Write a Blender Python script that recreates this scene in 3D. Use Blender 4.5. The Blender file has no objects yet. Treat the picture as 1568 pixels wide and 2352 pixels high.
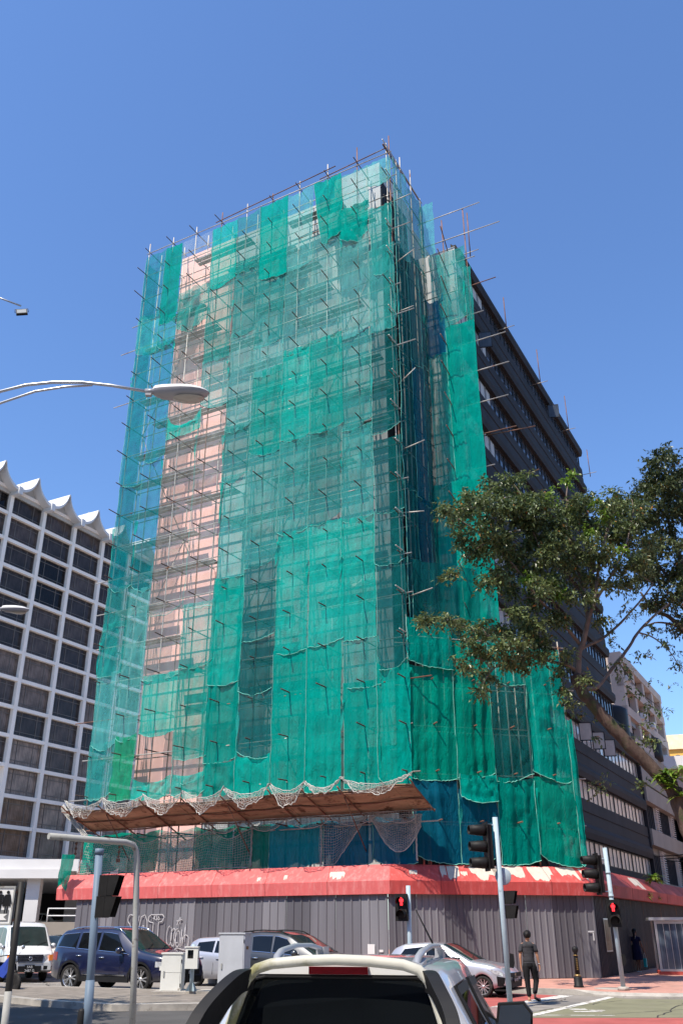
import bpy, math, random
import numpy as np
from mathutils import Vector, Matrix
R = math.radians
rnd = random.Random(7)
SCN = bpy.context.scene
COL = SCN.collection

# ------------------------------------------------------------------ camera
EYE = Vector((0.0, 0.0, 1.75))
FPX, PITCH, CX, CY = 2030.0, R(25.25), 768.0, 1176.0      # calibration in a 1568 x 2352 frame
cd = bpy.data.cameras.new('camera')
cam = bpy.data.objects.new('camera', cd)
COL.objects.link(cam)
cam.location = EYE
cam.rotation_euler = (R(90) + PITCH, 0, 0)
cd.sensor_fit = 'HORIZONTAL'
cd.sensor_width = 36.0
cd.lens = FPX / 1568.0 * 36.0
cd.shift_x = (784.0 - CX) / 1568.0
cd.clip_start = 0.1
cd.clip_end = 6000.0
SCN.camera = cam

# ------------------------------------------------------------------ sky, sun, exposure
SUN_AZ, SUN_ALT = 222.0, 57.0
w = bpy.data.worlds.new('World')
SCN.world = w
w.use_nodes = True
nt = w.node_tree
sky = nt.nodes.new('ShaderNodeTexSky')
sky.sky_type = 'NISHITA'
sky.sun_disc = False
sky.sun_elevation = R(SUN_ALT)
sky.sun_rotation = R(SUN_AZ)
sky.altitude = 0.0
sky.air_density = 1.25
sky.dust_density = 0.5
sky.ozone_density = 3.0
tint = nt.nodes.new('ShaderNodeMixRGB'); tint.blend_type = 'MULTIPLY'; tint.inputs[0].default_value = 1.0
tint.inputs[2].default_value = (0.88, 1.09, 1.41, 1)          # the deep tropical blue of the day
nt.links.new(sky.outputs[0], tint.inputs[1])
nt.links.new(tint.outputs[0], nt.nodes['Background'].inputs[0])
nt.nodes['Background'].inputs[1].default_value = 0.105
sd = bpy.data.lights.new('sun', 'SUN')
sd.energy = 4.9
sd.angle = R(0.5)
sd.color = (1.0, 0.91, 0.78)
sun = bpy.data.objects.new('sun', sd)
COL.objects.link(sun)
_d = Vector((math.sin(R(SUN_AZ)) * math.cos(R(SUN_ALT)), math.cos(R(SUN_AZ)) * math.cos(R(SUN_ALT)), math.sin(R(SUN_ALT))))
sun.rotation_euler = _d.to_track_quat('Z', 'Y').to_euler()
vs = SCN.view_settings
vs.view_transform = 'Standard'
vs.look = 'None'
vs.exposure = 0.55
vs.gamma = 1.0
vs.use_curve_mapping = False
SCN.cycles.transparent_max_bounces = 40
SCN.cycles.max_bounces = 8

# ------------------------------------------------------------------ geometry helpers
def ray(x, y):
    fw = Vector((0, math.cos(PITCH), math.sin(PITCH)))
    up = Vector((0, -math.sin(PITCH), math.cos(PITCH)))
    return (fw * FPX + Vector((1, 0, 0)) * (x - CX) - up * (y - CY)).normalized()
def at(x, y, Y):
    d = ray(x, y)
    return EYE + d * (Y / d.y)
def ground(x, y, z=0.0):
    d = ray(x, y)
    return EYE + d * ((z - EYE.z) / d.z)

SITE = Vector((2.8935, 34.8223, 0.0))
SROT = R(-28.75)
BROT = R(42.45)
UA = Vector((math.cos(SROT), math.sin(SROT), 0))
UC = Vector((-math.sin(SROT), math.cos(SROT), 0))
def S(a, c, z=0.0):
    return SITE + UA * a + UC * c + Vector((0, 0, z))

class MB:
    def __init__(s):
        s.v = []; s.f = []; s.mi = []; s.cur = 0; s.smooth = []
        s.sm = False
    def _f(s, f):
        s.f.append(f); s.mi.append(s.cur); s.smooth.append(s.sm)
    def poly(s, pts):
        n = len(s.v); s.v += [tuple(p) for p in pts]
        s._f(tuple(range(n, n + len(pts))))
    def box(s, c, size, rz=0.0, M=None):
        hx, hy, hz = [q / 2 for q in size]
        n = len(s.v)
        cr, sr = math.cos(rz), math.sin(rz)
        for dz in (-hz, hz):
            for dx, dy in ((-hx, -hy), (hx, -hy), (hx, hy), (-hx, hy)):
                p = Vector((dx, dy, dz))
                if M is not None:
                    p = M @ p
                p = Vector((p.x * cr - p.y * sr, p.x * sr + p.y * cr, p.z))
                s.v.append((c[0] + p.x, c[1] + p.y, c[2] + p.z))
        for f in ((0, 3, 2, 1), (4, 5, 6, 7), (0, 1, 5, 4), (1, 2, 6, 5), (2, 3, 7, 6), (3, 0, 4, 7)):
            s._f(tuple(n + i for i in f))
    def bb(s, x0, x1, y0, y1, z0, z1):
        s.box(((x0 + x1) / 2, (y0 + y1) / 2, (z0 + z1) / 2), (abs(x1 - x0), abs(y1 - y0), abs(z1 - z0)))
    def bar(s, p0, p1, w, h, up=(0, 0, 1)):
        p0, p1 = Vector(p0), Vector(p1)
        d = (p1 - p0); L = d.length; d.normalize()
        u = Vector(up); sd_ = d.cross(u)
        if sd_.length < 1e-4: sd_ = d.cross(Vector((1, 0, 0)))
        sd_.normalize(); u = sd_.cross(d)
        n = len(s.v)
        for p in (p0, p1):
            for a, b in ((-1, -1), (1, -1), (1, 1), (-1, 1)):
                s.v.append(tuple(p + sd_ * (a * w / 2) + u * (b * h / 2)))
        for f in ((0, 3, 2, 1), (4, 5, 6, 7), (0, 1, 5, 4), (1, 2, 6, 5), (2, 3, 7, 6), (3, 0, 4, 7)):
            s._f(tuple(n + i for i in f))
    def tube(s, pts, r, n=8, cap=True):
        pts = [Vector(p) for p in pts]
        rs = r if isinstance(r, (list, tuple)) else [r] * len(pts)
        base = len(s.v)
        prev = None
        for i, p in enumerate(pts):
            d = (pts[min(i + 1, len(pts) - 1)] - pts[max(i - 1, 0)])
            if d.length < 1e-9: d = Vector((0, 0, 1))
            d.normalize()
            if prev is None:
                a = d.cross(Vector((0, 0, 1)))
                if a.length < 0.05: a = d.cross(Vector((1, 0, 0)))
            else:
                a = prev - d * prev.dot(d)
                if a.length < 1e-4: a = d.cross(Vector((1, 0, 0)))
            a.normalize(); prev = a
            b = d.cross(a)
            for k in range(n):
                t = 2 * math.pi * k / n
                s.v.append(tuple(p + (a * math.cos(t) + b * math.sin(t)) * rs[i]))
        o = s.sm; s.sm = n > 4
        for i in range(len(pts) - 1):
            for k in range(n):
                k2 = (k + 1) % n
                s._f((base + i * n + k, base + i * n + k2, base + (i + 1) * n + k2, base + (i + 1) * n + k))
        s.sm = o
        if cap:
            s._f(tuple(base + k for k in reversed(range(n))))
            e = base + (len(pts) - 1) * n
            s._f(tuple(e + k for k in range(n)))
    def lathe(s, prof, c=(0, 0, 0), n=20, axis='z', caps=True):
        base = len(s.v); m = len(prof)
        for r, h in prof:
            for k in range(n):
                t = 2 * math.pi * k / n
                x, y = r * math.cos(t), r * math.sin(t)
                p = (x, y, h) if axis == 'z' else ((x, h, y) if axis == 'y' else (h, x, y))
                s.v.append((c[0] + p[0], c[1] + p[1], c[2] + p[2]))
        o = s.sm; s.sm = True
        for i in range(m - 1):
            for k in range(n):
                k2 = (k + 1) % n
                s._f((base + i * n + k, base + i * n + k2, base + (i + 1) * n + k2, base + (i + 1) * n + k))
        s.sm = o
        if caps and prof[0][0] > 1e-5: s._f(tuple(base + k for k in reversed(range(n))))
        if caps and prof[-1][0] > 1e-5: s._f(tuple(base + (m - 1) * n + k for k in range(n)))
    def prism(s, pts, d):
        """closed solid: polygon pts pushed along vector d"""
        d = Vector(d); n = len(pts); b = len(s.v)
        s.v += [tuple(Vector(p)) for p in pts] + [tuple(Vector(p) + d) for p in pts]
        s._f(tuple(range(b, b + n))); s._f(tuple(reversed(range(b + n, b + 2 * n))))
        for i in range(n):
            j = (i + 1) % n
            s._f((b + j, b + i, b + n + i, b + n + j))
    def grid(s, P):
        """P[i][j] points"""
        b = len(s.v); ni = len(P); nj = len(P[0])
        for row in P: s.v += [tuple(p) for p in row]
        o = s.sm; s.sm = True
        for i in range(ni - 1):
            for j in range(nj - 1):
                s._f((b + i * nj + j, b + i * nj + j + 1, b + (i + 1) * nj + j + 1, b + (i + 1) * nj + j))
        s.sm = o
    def mesh(s, name, mats):
        me = bpy.data.meshes.new(name)
        me.from_pydata(s.v, [], s.f)
        for m in (mats if isinstance(mats, (list, tuple)) else [mats]): me.materials.append(m)
        me.polygons.foreach_set('material_index', s.mi)
        me.polygons.foreach_set('use_smooth', s.smooth)
        me.update()
        return me
    def build(s, name, mats, parent=None, loc=None, rz=None):
        o = bpy.data.objects.new(name, s.mesh(name, mats))
        COL.objects.link(o)
        if parent is not None: o.parent = parent
        if loc is not None: o.location = loc
        if rz is not None: o.rotation_euler = (0, 0, rz)
        return o

def recalc(o):
    import bmesh
    bm = bmesh.new(); bm.from_mesh(o.data)
    bmesh.ops.recalc_face_normals(bm, faces=bm.faces)
    bm.to_mesh(o.data); bm.free()
    return o
def tag(o, label, cat, group=None, kind=None):
    o['label'] = label; o['category'] = cat
    if group: o['group'] = group
    if kind: o['kind'] = kind
    return o
def thing(name, label, cat, loc=(0, 0, 0), rz=0.0, group=None):
    o = bpy.data.objects.new(name, None)
    COL.objects.link(o)
    o.empty_display_size = 0.2
    o.location = loc; o.rotation_euler = (0, 0, rz)
    return tag(o, label, cat, group)
def struct(name, mb, m):
    o = mb.build(name, m); o['kind'] = 'structure'; return o
def dup(o, parent=None):
    c = o.copy(); COL.objects.link(c)
    if parent is not None: c.parent = parent
    for ch in o.children: dup(ch, c)
    return c
def textmesh(name, body, size, m, parent, M, extrude=0.004, align='CENTER'):
    cu = bpy.data.curves.new(name, 'FONT')
    cu.body = body; cu.size = size; cu.align_x = align; cu.align_y = 'CENTER'; cu.extrude = extrude
    t = bpy.data.objects.new(name, cu)
    COL.objects.link(t)
    bpy.context.view_layer.update()
    me = bpy.data.meshes.new_from_object(t.evaluated_get(bpy.context.evaluated_depsgraph_get()))
    bpy.data.objects.remove(t)
    me.materials.clear(); me.materials.append(m)
    o = bpy.data.objects.new(name, me)
    COL.objects.link(o); o.parent = parent; o.matrix_local = M
    return o

# ------------------------------------------------------------------ materials
def _nodes(name):
    m = bpy.data.materials.new(name); m.use_nodes = True
    n = m.node_tree.nodes; l = m.node_tree.links
    return m, n, l, n['Principled BSDF']
def _noise(n, l, scale, detail=5, vec=None, stretch=None, rough=0.6):
    tc = n.new('ShaderNodeTexCoord'); mp = n.new('ShaderNodeMapping')
    l.new(tc.outputs['Object'], mp.inputs[0])
    if stretch: mp.inputs['Scale'].default_value = stretch
    t = n.new('ShaderNodeTexNoise'); t.inputs['Scale'].default_value = scale; t.inputs['Detail'].default_value = detail
    t.inputs['Roughness'].default_value = rough
    l.new(mp.outputs[0], t.inputs['Vector'])
    return t
def _ramp(n, l, src, p0, p1, c0=(0, 0, 0, 1), c1=(1, 1, 1, 1)):
    r = n.new('ShaderNodeValToRGB')
    r.color_ramp.elements[0].position = p0; r.color_ramp.elements[1].position = p1
    r.color_ramp.elements[0].color = c0; r.color_ramp.elements[1].color = c1
    l.new(src, r.inputs[0]); return r
def mat(name, col, rough=0.6, metal=0.0, var=0.15, scale=2.0, bump=0.0, bscale=30.0, coat=0.0, spec=None,
        spots=None, spot_scale=6.0, spot_at=0.62, spot_w=0.03, stretch=None, spot_stretch=None):
    m, n, l, b = _nodes(name)
    t = _noise(n, l, scale, 6, stretch=stretch)
    lo = tuple(max(0, c * (1 - var)) for c in col) + (1,); hi = tuple(min(1, c * (1 + var)) for c in col) + (1,)
    r = _ramp(n, l, t.outputs['Fac'], 0.3, 0.7, lo, hi)
    out = r.outputs[0]
    if spots is not None:
        t2 = _noise(n, l, spot_scale, 8, stretch=spot_stretch, rough=0.65)
        r2 = _ramp(n, l, t2.outputs['Fac'], spot_at, spot_at + spot_w)
        mx = n.new('ShaderNodeMixRGB'); l.new(r2.outputs[0], mx.inputs[0]); l.new(out, mx.inputs[1])
        mx.inputs[2].default_value = tuple(spots) + (1,); out = mx.outputs[0]
    l.new(out, b.inputs['Base Color'])
    b.inputs['Roughness'].default_value = rough; b.inputs['Metallic'].default_value = metal
    if coat: b.inputs['Coat Weight'].default_value = coat; b.inputs['Coat Roughness'].default_value = 0.05
    b.inputs['Specular IOR Level'].default_value = spec if spec is not None else (0.5 if coat or metal > 0.3 else 0.18)
    if bump:
        t3 = _noise(n, l, bscale, 4)
        bp = n.new('ShaderNodeBump'); bp.inputs['Strength'].default_value = bump; bp.inputs['Distance'].default_value = 0.02
        l.new(t3.outputs['Fac'], bp.inputs['Height']); l.new(bp.outputs[0], b.inputs['Normal'])
    return m
def netmat(name, col, alpha, trans=0.45, var=0.12, fine=0.10):
    """woven debris netting: some light passes between the threads, some glows through them"""
    m, n, l, b = _nodes(name)
    n.remove(b)
    out = n['Material Output']
    t = _noise(n, l, 1.3, 5, stretch=(1.6, 1, 0.55))
    oi = n.new('ShaderNodeObjectInfo')
    mr = n.new('ShaderNodeMapRange'); l.new(t.outputs['Fac'], mr.inputs[0])
    mr.inputs['From Min'].default_value = 0.3; mr.inputs['From Max'].default_value = 0.7
    mr.inputs['To Min'].default_value = alpha - var; mr.inputs['To Max'].default_value = min(0.985, alpha + var)
    lo = tuple(c * 0.80 for c in col) + (1,); hi = tuple(min(1, c * 1.2) for c in col) + (1,)
    rc = _ramp(n, l, oi.outputs['Random'], 0.0, 1.0, lo, hi)
    t2 = _noise(n, l, 4.0, 6, stretch=(1.5, 1, 0.45)); t2.inputs['Distortion'].default_value = 1.6
    bp = n.new('ShaderNodeBump'); bp.inputs['Strength'].default_value = 0.9; bp.inputs['Distance'].default_value = 0.07
    l.new(t2.outputs['Fac'], bp.inputs['Height'])
    d = n.new('ShaderNodeBsdfDiffuse'); tr = n.new('ShaderNodeBsdfTranslucent'); tp = n.new('ShaderNodeBsdfTransparent')
    for q in (d, tr): l.new(rc.outputs[0], q.inputs['Color']); l.new(bp.outputs[0], q.inputs['Normal'])
    m1 = n.new('ShaderNodeMixShader'); m1.inputs[0].default_value = trans
    l.new(d.outputs[0], m1.inputs[1]); l.new(tr.outputs[0], m1.inputs[2])
    m2 = n.new('ShaderNodeMixShader'); l.new(mr.outputs[0], m2.inputs[0])
    l.new(tp.outputs[0], m2.inputs[1]); l.new(m1.outputs[0], m2.inputs[2])
    l.new(m2.outputs[0], out.inputs['Surface'])
    return m
def emis(name, col, s):
    m, n, l, b = _nodes(name)
    b.inputs['Base Color'].default_value = (*col, 1)
    b.inputs['Emission Color'].default_value = (*col, 1); b.inputs['Emission Strength'].default_value = s
    return m
def glassmat(name, col, rough=0.04, stripes=0.0, var=0.3, spec=0.45):
    m, n, l, b = _nodes(name)
    t = _noise(n, l, 0.9, 3)
    lo = tuple(c * (1 - var) for c in col) + (1,); hi = tuple(c * (1 + var) for c in col) + (1,)
    r = _ramp(n, l, t.outputs['Fac'], 0.35, 0.65, lo, hi); o = r.outputs[0]
    if stripes:
        t2 = _noise(n, l, 3.0, 3, stretch=(4, 4, 0.05))
        mx = n.new('ShaderNodeMixRGB'); mx.blend_type = 'MULTIPLY'; mx.inputs[0].default_value = stripes
        r2 = _ramp(n, l, t2.outputs['Fac'], 0.35, 0.65, (0.25, 0.25, 0.25, 1), (1.5, 1.5, 1.5, 1))
        l.new(o, mx.inputs[1]); l.new(r2.outputs[0], mx.inputs[2]); o = mx.outputs[0]
    l.new(o, b.inputs['Base Color']); b.inputs['Roughness'].default_value = rough
    b.inputs['Specular IOR Level'].default_value = spec
    return m

M = {}
M['asphalt'] = mat('asphalt', (0.235, 0.215, 0.195), 0.9, var=0.28, scale=0.35, bump=0.4, bscale=60, spots=(0.16, 0.148, 0.135), spot_scale=0.35, spot_at=0.56, spot_w=0.12)
M['paver'] = mat('red paver', (0.47, 0.245, 0.195), 0.85, var=0.18, scale=2.5, bump=0.4, bscale=8, spots=(0.36, 0.22, 0.18), spot_scale=0.8, spot_at=0.56, spot_w=0.1)
M['concrete'] = mat('grey concrete', (0.36, 0.335, 0.30), 0.9, var=0.25, scale=2, bump=0.3, spots=(0.20, 0.185, 0.165), spot_scale=2.5, spot_at=0.56, spot_w=0.1)
M['redroad'] = mat('red road paint', (0.36, 0.095, 0.085), 0.85, var=0.18, scale=1.2, bump=0.3, bscale=60, spots=(0.25, 0.10, 0.09), spot_scale=3, spot_at=0.62, spot_w=0.08)
M['greenroad'] = mat('green road paint', (0.19, 0.185, 0.12), 0.88, var=0.16, scale=1.0, bump=0.3, bscale=60, spots=(0.165, 0.15, 0.125), spot_scale=2, spot_at=0.58, spot_w=0.1)
M['roadwhite'] = mat('white road paint', (0.60, 0.585, 0.55), 0.8, var=0.1, scale=3, spots=(0.27, 0.24, 0.21), spot_scale=4, spot_at=0.52, spot_w=0.05)
M['greywall'] = mat('pale grey render', (0.42, 0.43, 0.435), 0.85, var=0.08, scale=0.7, bump=0.1, bscale=6, spots=(0.34, 0.35, 0.355), spot_scale=0.6, spot_at=0.58, spot_w=0.12, spot_stretch=(1, 1, 0.35))
M['pinkwall'] = mat('pink render', (0.80, 0.475, 0.43), 0.85, var=0.07, scale=0.6, bump=0.08, bscale=6, spots=(0.80, 0.56, 0.50), spot_scale=0.9, spot_at=0.62, spot_w=0.02)
M['charcoal'] = mat('charcoal render', (0.023, 0.022, 0.025), 0.75, var=0.25, scale=0.5, spots=(0.034, 0.033, 0.036), spot_scale=0.5, spot_at=0.55, spot_w=0.15, stretch=(1, 1, 0.5), spec=0.2)
M['darkmetal'] = mat('dark window metal', (0.03, 0.03, 0.034), 0.45, var=0.2, scale=3)
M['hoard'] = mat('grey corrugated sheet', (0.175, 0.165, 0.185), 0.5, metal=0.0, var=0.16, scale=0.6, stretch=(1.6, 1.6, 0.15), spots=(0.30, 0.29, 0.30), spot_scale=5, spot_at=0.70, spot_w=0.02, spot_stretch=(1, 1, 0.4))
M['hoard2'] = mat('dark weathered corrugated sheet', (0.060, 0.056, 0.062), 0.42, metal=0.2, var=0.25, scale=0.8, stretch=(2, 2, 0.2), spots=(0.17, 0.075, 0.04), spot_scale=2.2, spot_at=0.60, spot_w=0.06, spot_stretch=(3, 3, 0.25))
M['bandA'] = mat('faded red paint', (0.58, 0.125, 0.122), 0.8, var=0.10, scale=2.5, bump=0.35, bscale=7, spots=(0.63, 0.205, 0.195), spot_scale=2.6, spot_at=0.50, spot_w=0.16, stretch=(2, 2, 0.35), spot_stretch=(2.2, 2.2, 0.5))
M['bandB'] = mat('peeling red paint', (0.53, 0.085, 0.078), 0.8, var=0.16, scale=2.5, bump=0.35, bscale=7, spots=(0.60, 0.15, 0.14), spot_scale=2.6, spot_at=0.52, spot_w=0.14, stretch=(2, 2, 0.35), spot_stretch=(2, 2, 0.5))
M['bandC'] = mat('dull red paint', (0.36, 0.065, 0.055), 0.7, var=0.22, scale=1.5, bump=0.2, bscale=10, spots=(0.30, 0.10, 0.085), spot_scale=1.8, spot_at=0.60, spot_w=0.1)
M['plaster'] = mat('bare cream plaster', (0.56, 0.50, 0.43), 0.9, var=0.12, scale=4, bump=0.4, bscale=14)
M['pole'] = mat('weathered galvanised pipe', (0.40, 0.37, 0.33), 0.55, metal=0.35, var=0.35, scale=1.1, spots=(0.26, 0.12, 0.06), spot_scale=1.3, spot_at=0.58, spot_w=0.06)
M['rust'] = mat('rusty pipe', (0.19, 0.10, 0.07), 0.75, metal=0.2, var=0.4, scale=1.5, spots=(0.33, 0.28, 0.24), spot_scale=1.0, spot_at=0.62, spot_w=0.05)
M['darkpipe'] = mat('dark rusty pipe end', (0.080, 0.056, 0.048), 0.7, metal=0.2, var=0.4, scale=2)
M['plank'] = mat('perforated steel plank', (0.26, 0.26, 0.25), 0.6, metal=0.3, var=0.25, scale=2)
M['plywood'] = mat('weathered plywood', (0.30, 0.205, 0.135), 0.8, var=0.42, scale=1.2, stretch=(0.4, 2, 2), spots=(0.12, 0.065, 0.04), spot_scale=2.0, spot_at=0.55, spot_w=0.10, bump=0.15, bscale=20)
M['rope'] = mat('white rope', (0.42, 0.405, 0.37), 0.9, var=0.35, scale=3)
M['ropegrey'] = mat('grimy rope', (0.36, 0.35, 0.32), 0.9, var=0.3, scale=3)
M['hem'] = mat('pale mint hem cord', (0.14, 0.42, 0.35), 0.9, var=0.35, scale=2.0)
M['sheer'] = netmat('sheer teal net', (0.11, 0.49, 0.455), 0.49, 0.32)
M['sheerblue'] = netmat('sheer blue green net', (0.008, 0.27, 0.29), 0.56, 0.4)
M['clear'] = netmat('very thin net', (0.60, 0.70, 0.64), 0.15, 0.35, var=0.07)
M['greyish'] = netmat('sheer grey green net', (0.033, 0.315, 0.285), 0.58, 0.28)
M['mid'] = netmat('half opaque green net', (0.03, 0.42, 0.37), 0.58, 0.4)
M['mint'] = netmat('mint green net', (0.006, 0.45, 0.37), 0.72, 0.42)
M['dense'] = netmat('dense green net', (0.001, 0.36, 0.29), 0.90, 0.40, var=0.06)
M['deep'] = netmat('deep green net', (0.001, 0.255, 0.185), 0.90, 0.32, var=0.05)
M['yellowgreen'] = netmat('bright yellow green net', (0.012, 0.38, 0.20), 0.74, 0.45)
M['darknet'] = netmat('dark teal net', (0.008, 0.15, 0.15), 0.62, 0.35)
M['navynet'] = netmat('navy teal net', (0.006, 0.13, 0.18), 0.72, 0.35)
M['blue'] = netmat('blue net', (0.006, 0.155, 0.255), 0.88, 0.40, var=0.06)
M['teal'] = netmat('teal blue net', (0.003, 0.25, 0.30), 0.90, 0.40, var=0.05)
M['white'] = mat('white render', (0.62, 0.615, 0.61), 0.7, var=0.06, scale=0.5)
M['hotelwhite'] = mat('stained white render', (0.88, 0.80, 0.71), 0.75, var=0.06, scale=0.4, spots=(0.55, 0.50, 0.45), spot_scale=1.2, spot_at=0.63, spot_w=0.1, spot_stretch=(2, 2, 0.4))
M['soffit'] = mat('shade toned gable render', (0.47, 0.45, 0.41), 0.8, var=0.06)  # white gable infill toned down, its shade put into the colour
M['bronze'] = mat('bronze window frame', (0.15, 0.13, 0.115), 0.5, metal=0.3, var=0.15)
M['cream'] = mat('cream render', (0.44, 0.36, 0.31), 0.85, var=0.1, scale=0.5, spots=(0.34, 0.28, 0.245), spot_scale=1, spot_at=0.6, spot_w=0.1)
M['beige'] = mat('beige render', (0.28, 0.25, 0.215), 0.85, var=0.1, scale=0.5)
M['yellow'] = mat('yellow render', (0.75, 0.42, 0.10), 0.8, var=0.08)
M['tank'] = mat('black plastic tank', (0.02, 0.02, 0.023), 0.45, var=0.2)
M['g_hotel'] = [glassmat('brown curtain glass ' + s, c, 0.05, 0.8, 0.3, 0.2) for s, c in (('dark', (0.045, 0.036, 0.033)), ('mid', (0.085, 0.064, 0.055)), ('warm', (0.17, 0.125, 0.10)), ('tan', (0.26, 0.195, 0.155)), ('open', (0.010, 0.008, 0.008)))]
M['g_low'] = glassmat('beige toned pane', (0.50, 0.44, 0.38), 0.12, 0.0, 0.2, 0.3)  # lower flank panes carry one beige tone
M['g_high'] = glassmat('pane with blue grey blind', (0.050, 0.060, 0.078), 0.08, 0.3, 0.3, 0.25)
M['g_car'] = glassmat('dark car glass', (0.004, 0.005, 0.006), 0.02, 0.0, spec=0.42)
M['black'] = mat('matt black plastic', (0.013, 0.013, 0.014), 0.55, var=0.2, scale=5)
M['sigblack'] = mat('signal housing', (0.012, 0.0115, 0.0115), 0.55, var=0.4, scale=3, spots=(0.07, 0.06, 0.055), spot_scale=5, spot_at=0.62, spot_w=0.1)
M['paleblue'] = mat('pale blue painted steel', (0.35, 0.44, 0.49), 0.5, var=0.08, scale=2, spots=(0.24, 0.29, 0.32), spot_scale=6, spot_at=0.62, spot_w=0.06)
M['bluegrey'] = mat('blue grey painted steel', (0.135, 0.185, 0.25), 0.5, var=0.08, scale=2, spots=(0.09, 0.115, 0.15), spot_scale=4, spot_at=0.62, spot_w=0.1)
M['greysteel'] = mat('flaking grey painted steel', (0.32, 0.325, 0.31), 0.6, var=0.12, scale=2, spots=(0.17, 0.15, 0.13), spot_scale=5, spot_at=0.58, spot_w=0.06)
M['blackpaint'] = mat('flaking black paint', (0.022, 0.021, 0.020), 0.5, var=0.3, scale=3, spots=(0.42, 0.41, 0.38), spot_scale=3.0, spot_at=0.60, spot_w=0.03, spot_stretch=(1, 1, 0.5))
M['cabinet'] = mat('off white cabinet paint', (0.60, 0.605, 0.575), 0.5, var=0.06, scale=2, spots=(0.33, 0.29, 0.24), spot_scale=3, spot_at=0.66, spot_w=0.06)
M['cabgrey'] = mat('pale grey cabinet paint', (0.40, 0.42, 0.455), 0.5, var=0.08, scale=2)
M['alu'] = mat('aluminium', (0.62, 0.63, 0.64), 0.35, metal=0.8, var=0.1)
M['lampgrey'] = mat('lamp casting', (0.30, 0.30, 0.32), 0.4, metal=0.1, var=0.06)
M['lamplens'] = glassmat('lamp lens', (0.36, 0.35, 0.32), 0.08, 0.0, 0.2)
M['steelarm'] = mat('galvanised lamp arm', (0.40, 0.42, 0.45), 0.35, metal=0.6, var=0.2, scale=4)
M['redlit'] = emis('lit red figure', (1.0, 0.03, 0.04), 2.0)
M['skin'] = mat('skin', (0.46, 0.235, 0.145), 0.55, var=0.06)
M['skindark'] = mat('tanned skin', (0.26, 0.13, 0.085), 0.55, var=0.06)
M['hair'] = mat('black hair', (0.012, 0.010, 0.010), 0.5, var=0.4, scale=20)
M['tee'] = mat('charcoal jersey', (0.042, 0.042, 0.047), 0.9, var=0.3, scale=6, bump=0.6, bscale=9)
M['trouser'] = mat('black cotton', (0.012, 0.012, 0.013), 0.85, var=0.25, scale=6, bump=0.3, bscale=12)
M['dress'] = mat('navy cotton', (0.012, 0.014, 0.045), 0.9, var=0.2, scale=6)
M['sandal'] = mat('tan sandal', (0.42, 0.30, 0.22), 0.7, var=0.1)
M['tealbag'] = mat('teal bag', (0.01, 0.36, 0.38), 0.6, var=0.1)
M['bark'] = mat('bark', (0.085, 0.058, 0.046), 0.9, var=0.45, scale=3, bump=0.9, bscale=9, stretch=(2, 2, 0.5), spots=(0.06, 0.07, 0.03), spot_scale=1.2, spot_at=0.55, spot_w=0.1)
M['limb'] = mat('pale limb bark', (0.17, 0.125, 0.10), 0.85, var=0.35, scale=3, bump=0.5, bscale=12)
def leafmat(name, lo, hi, trans=0.3, rough=0.32):
    m, n, l, b = _nodes(name)
    t = _noise(n, l, 0.6, 6)
    g = n.new('ShaderNodeNewGeometry')
    mx = n.new('ShaderNodeMixRGB'); mx.inputs[0].default_value = 0.55
    l.new(t.outputs['Fac'], mx.inputs[1]); l.new(g.outputs['Random Per Island'], mx.inputs[2])
    r = _ramp(n, l, mx.outputs[0], 0.25, 0.85, (*lo, 1), (*hi, 1))
    l.new(r.outputs[0], b.inputs['Base Color']); b.inputs['Roughness'].default_value = rough
    tr = n.new('ShaderNodeBsdfTranslucent'); l.new(r.outputs[0], tr.inputs['Color'])
    ms = n.new('ShaderNodeMixShader'); ms.inputs[0].default_value = trans
    l.new(b.outputs[0], ms.inputs[1]); l.new(tr.outputs[0], ms.inputs[2])
    l.new(ms.outputs[0], n['Material Output'].inputs['Surface'])
    return m
M['leaf'] = leafmat('glossy leaf', (0.034, 0.056, 0.018), (0.225, 0.275, 0.10), 0.30, 0.36)
M['leafdark'] = leafmat('dark leaf', (0.018, 0.034, 0.011), (0.125, 0.150, 0.055), 0.25, 0.40)
M['leafbright'] = leafmat('young leaf', (0.10, 0.20, 0.02), (0.24, 0.34, 0.05), 0.35)

# ================================================================== ground, road, pavement
g = MB(); g.poly([(-900, -400, 0), (900, -400, 0), (900, 1500, 0), (-900, 1500, 0)])
struct('road', g, M['asphalt'])
def sheet(name, pts, z, m):
    b = MB(); b.poly([(p[0], p[1], z) for p in pts]); return struct(name, b, m)
def slab(name, pts, z, m):
    """flat solid from the road up to z with vertical kerb faces"""
    b = MB(); b.prism([(p[0], p[1], 0.002) for p in pts], (0, 0, z - 0.002)); o = struct(name, b, m); recalc(o); return o
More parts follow.
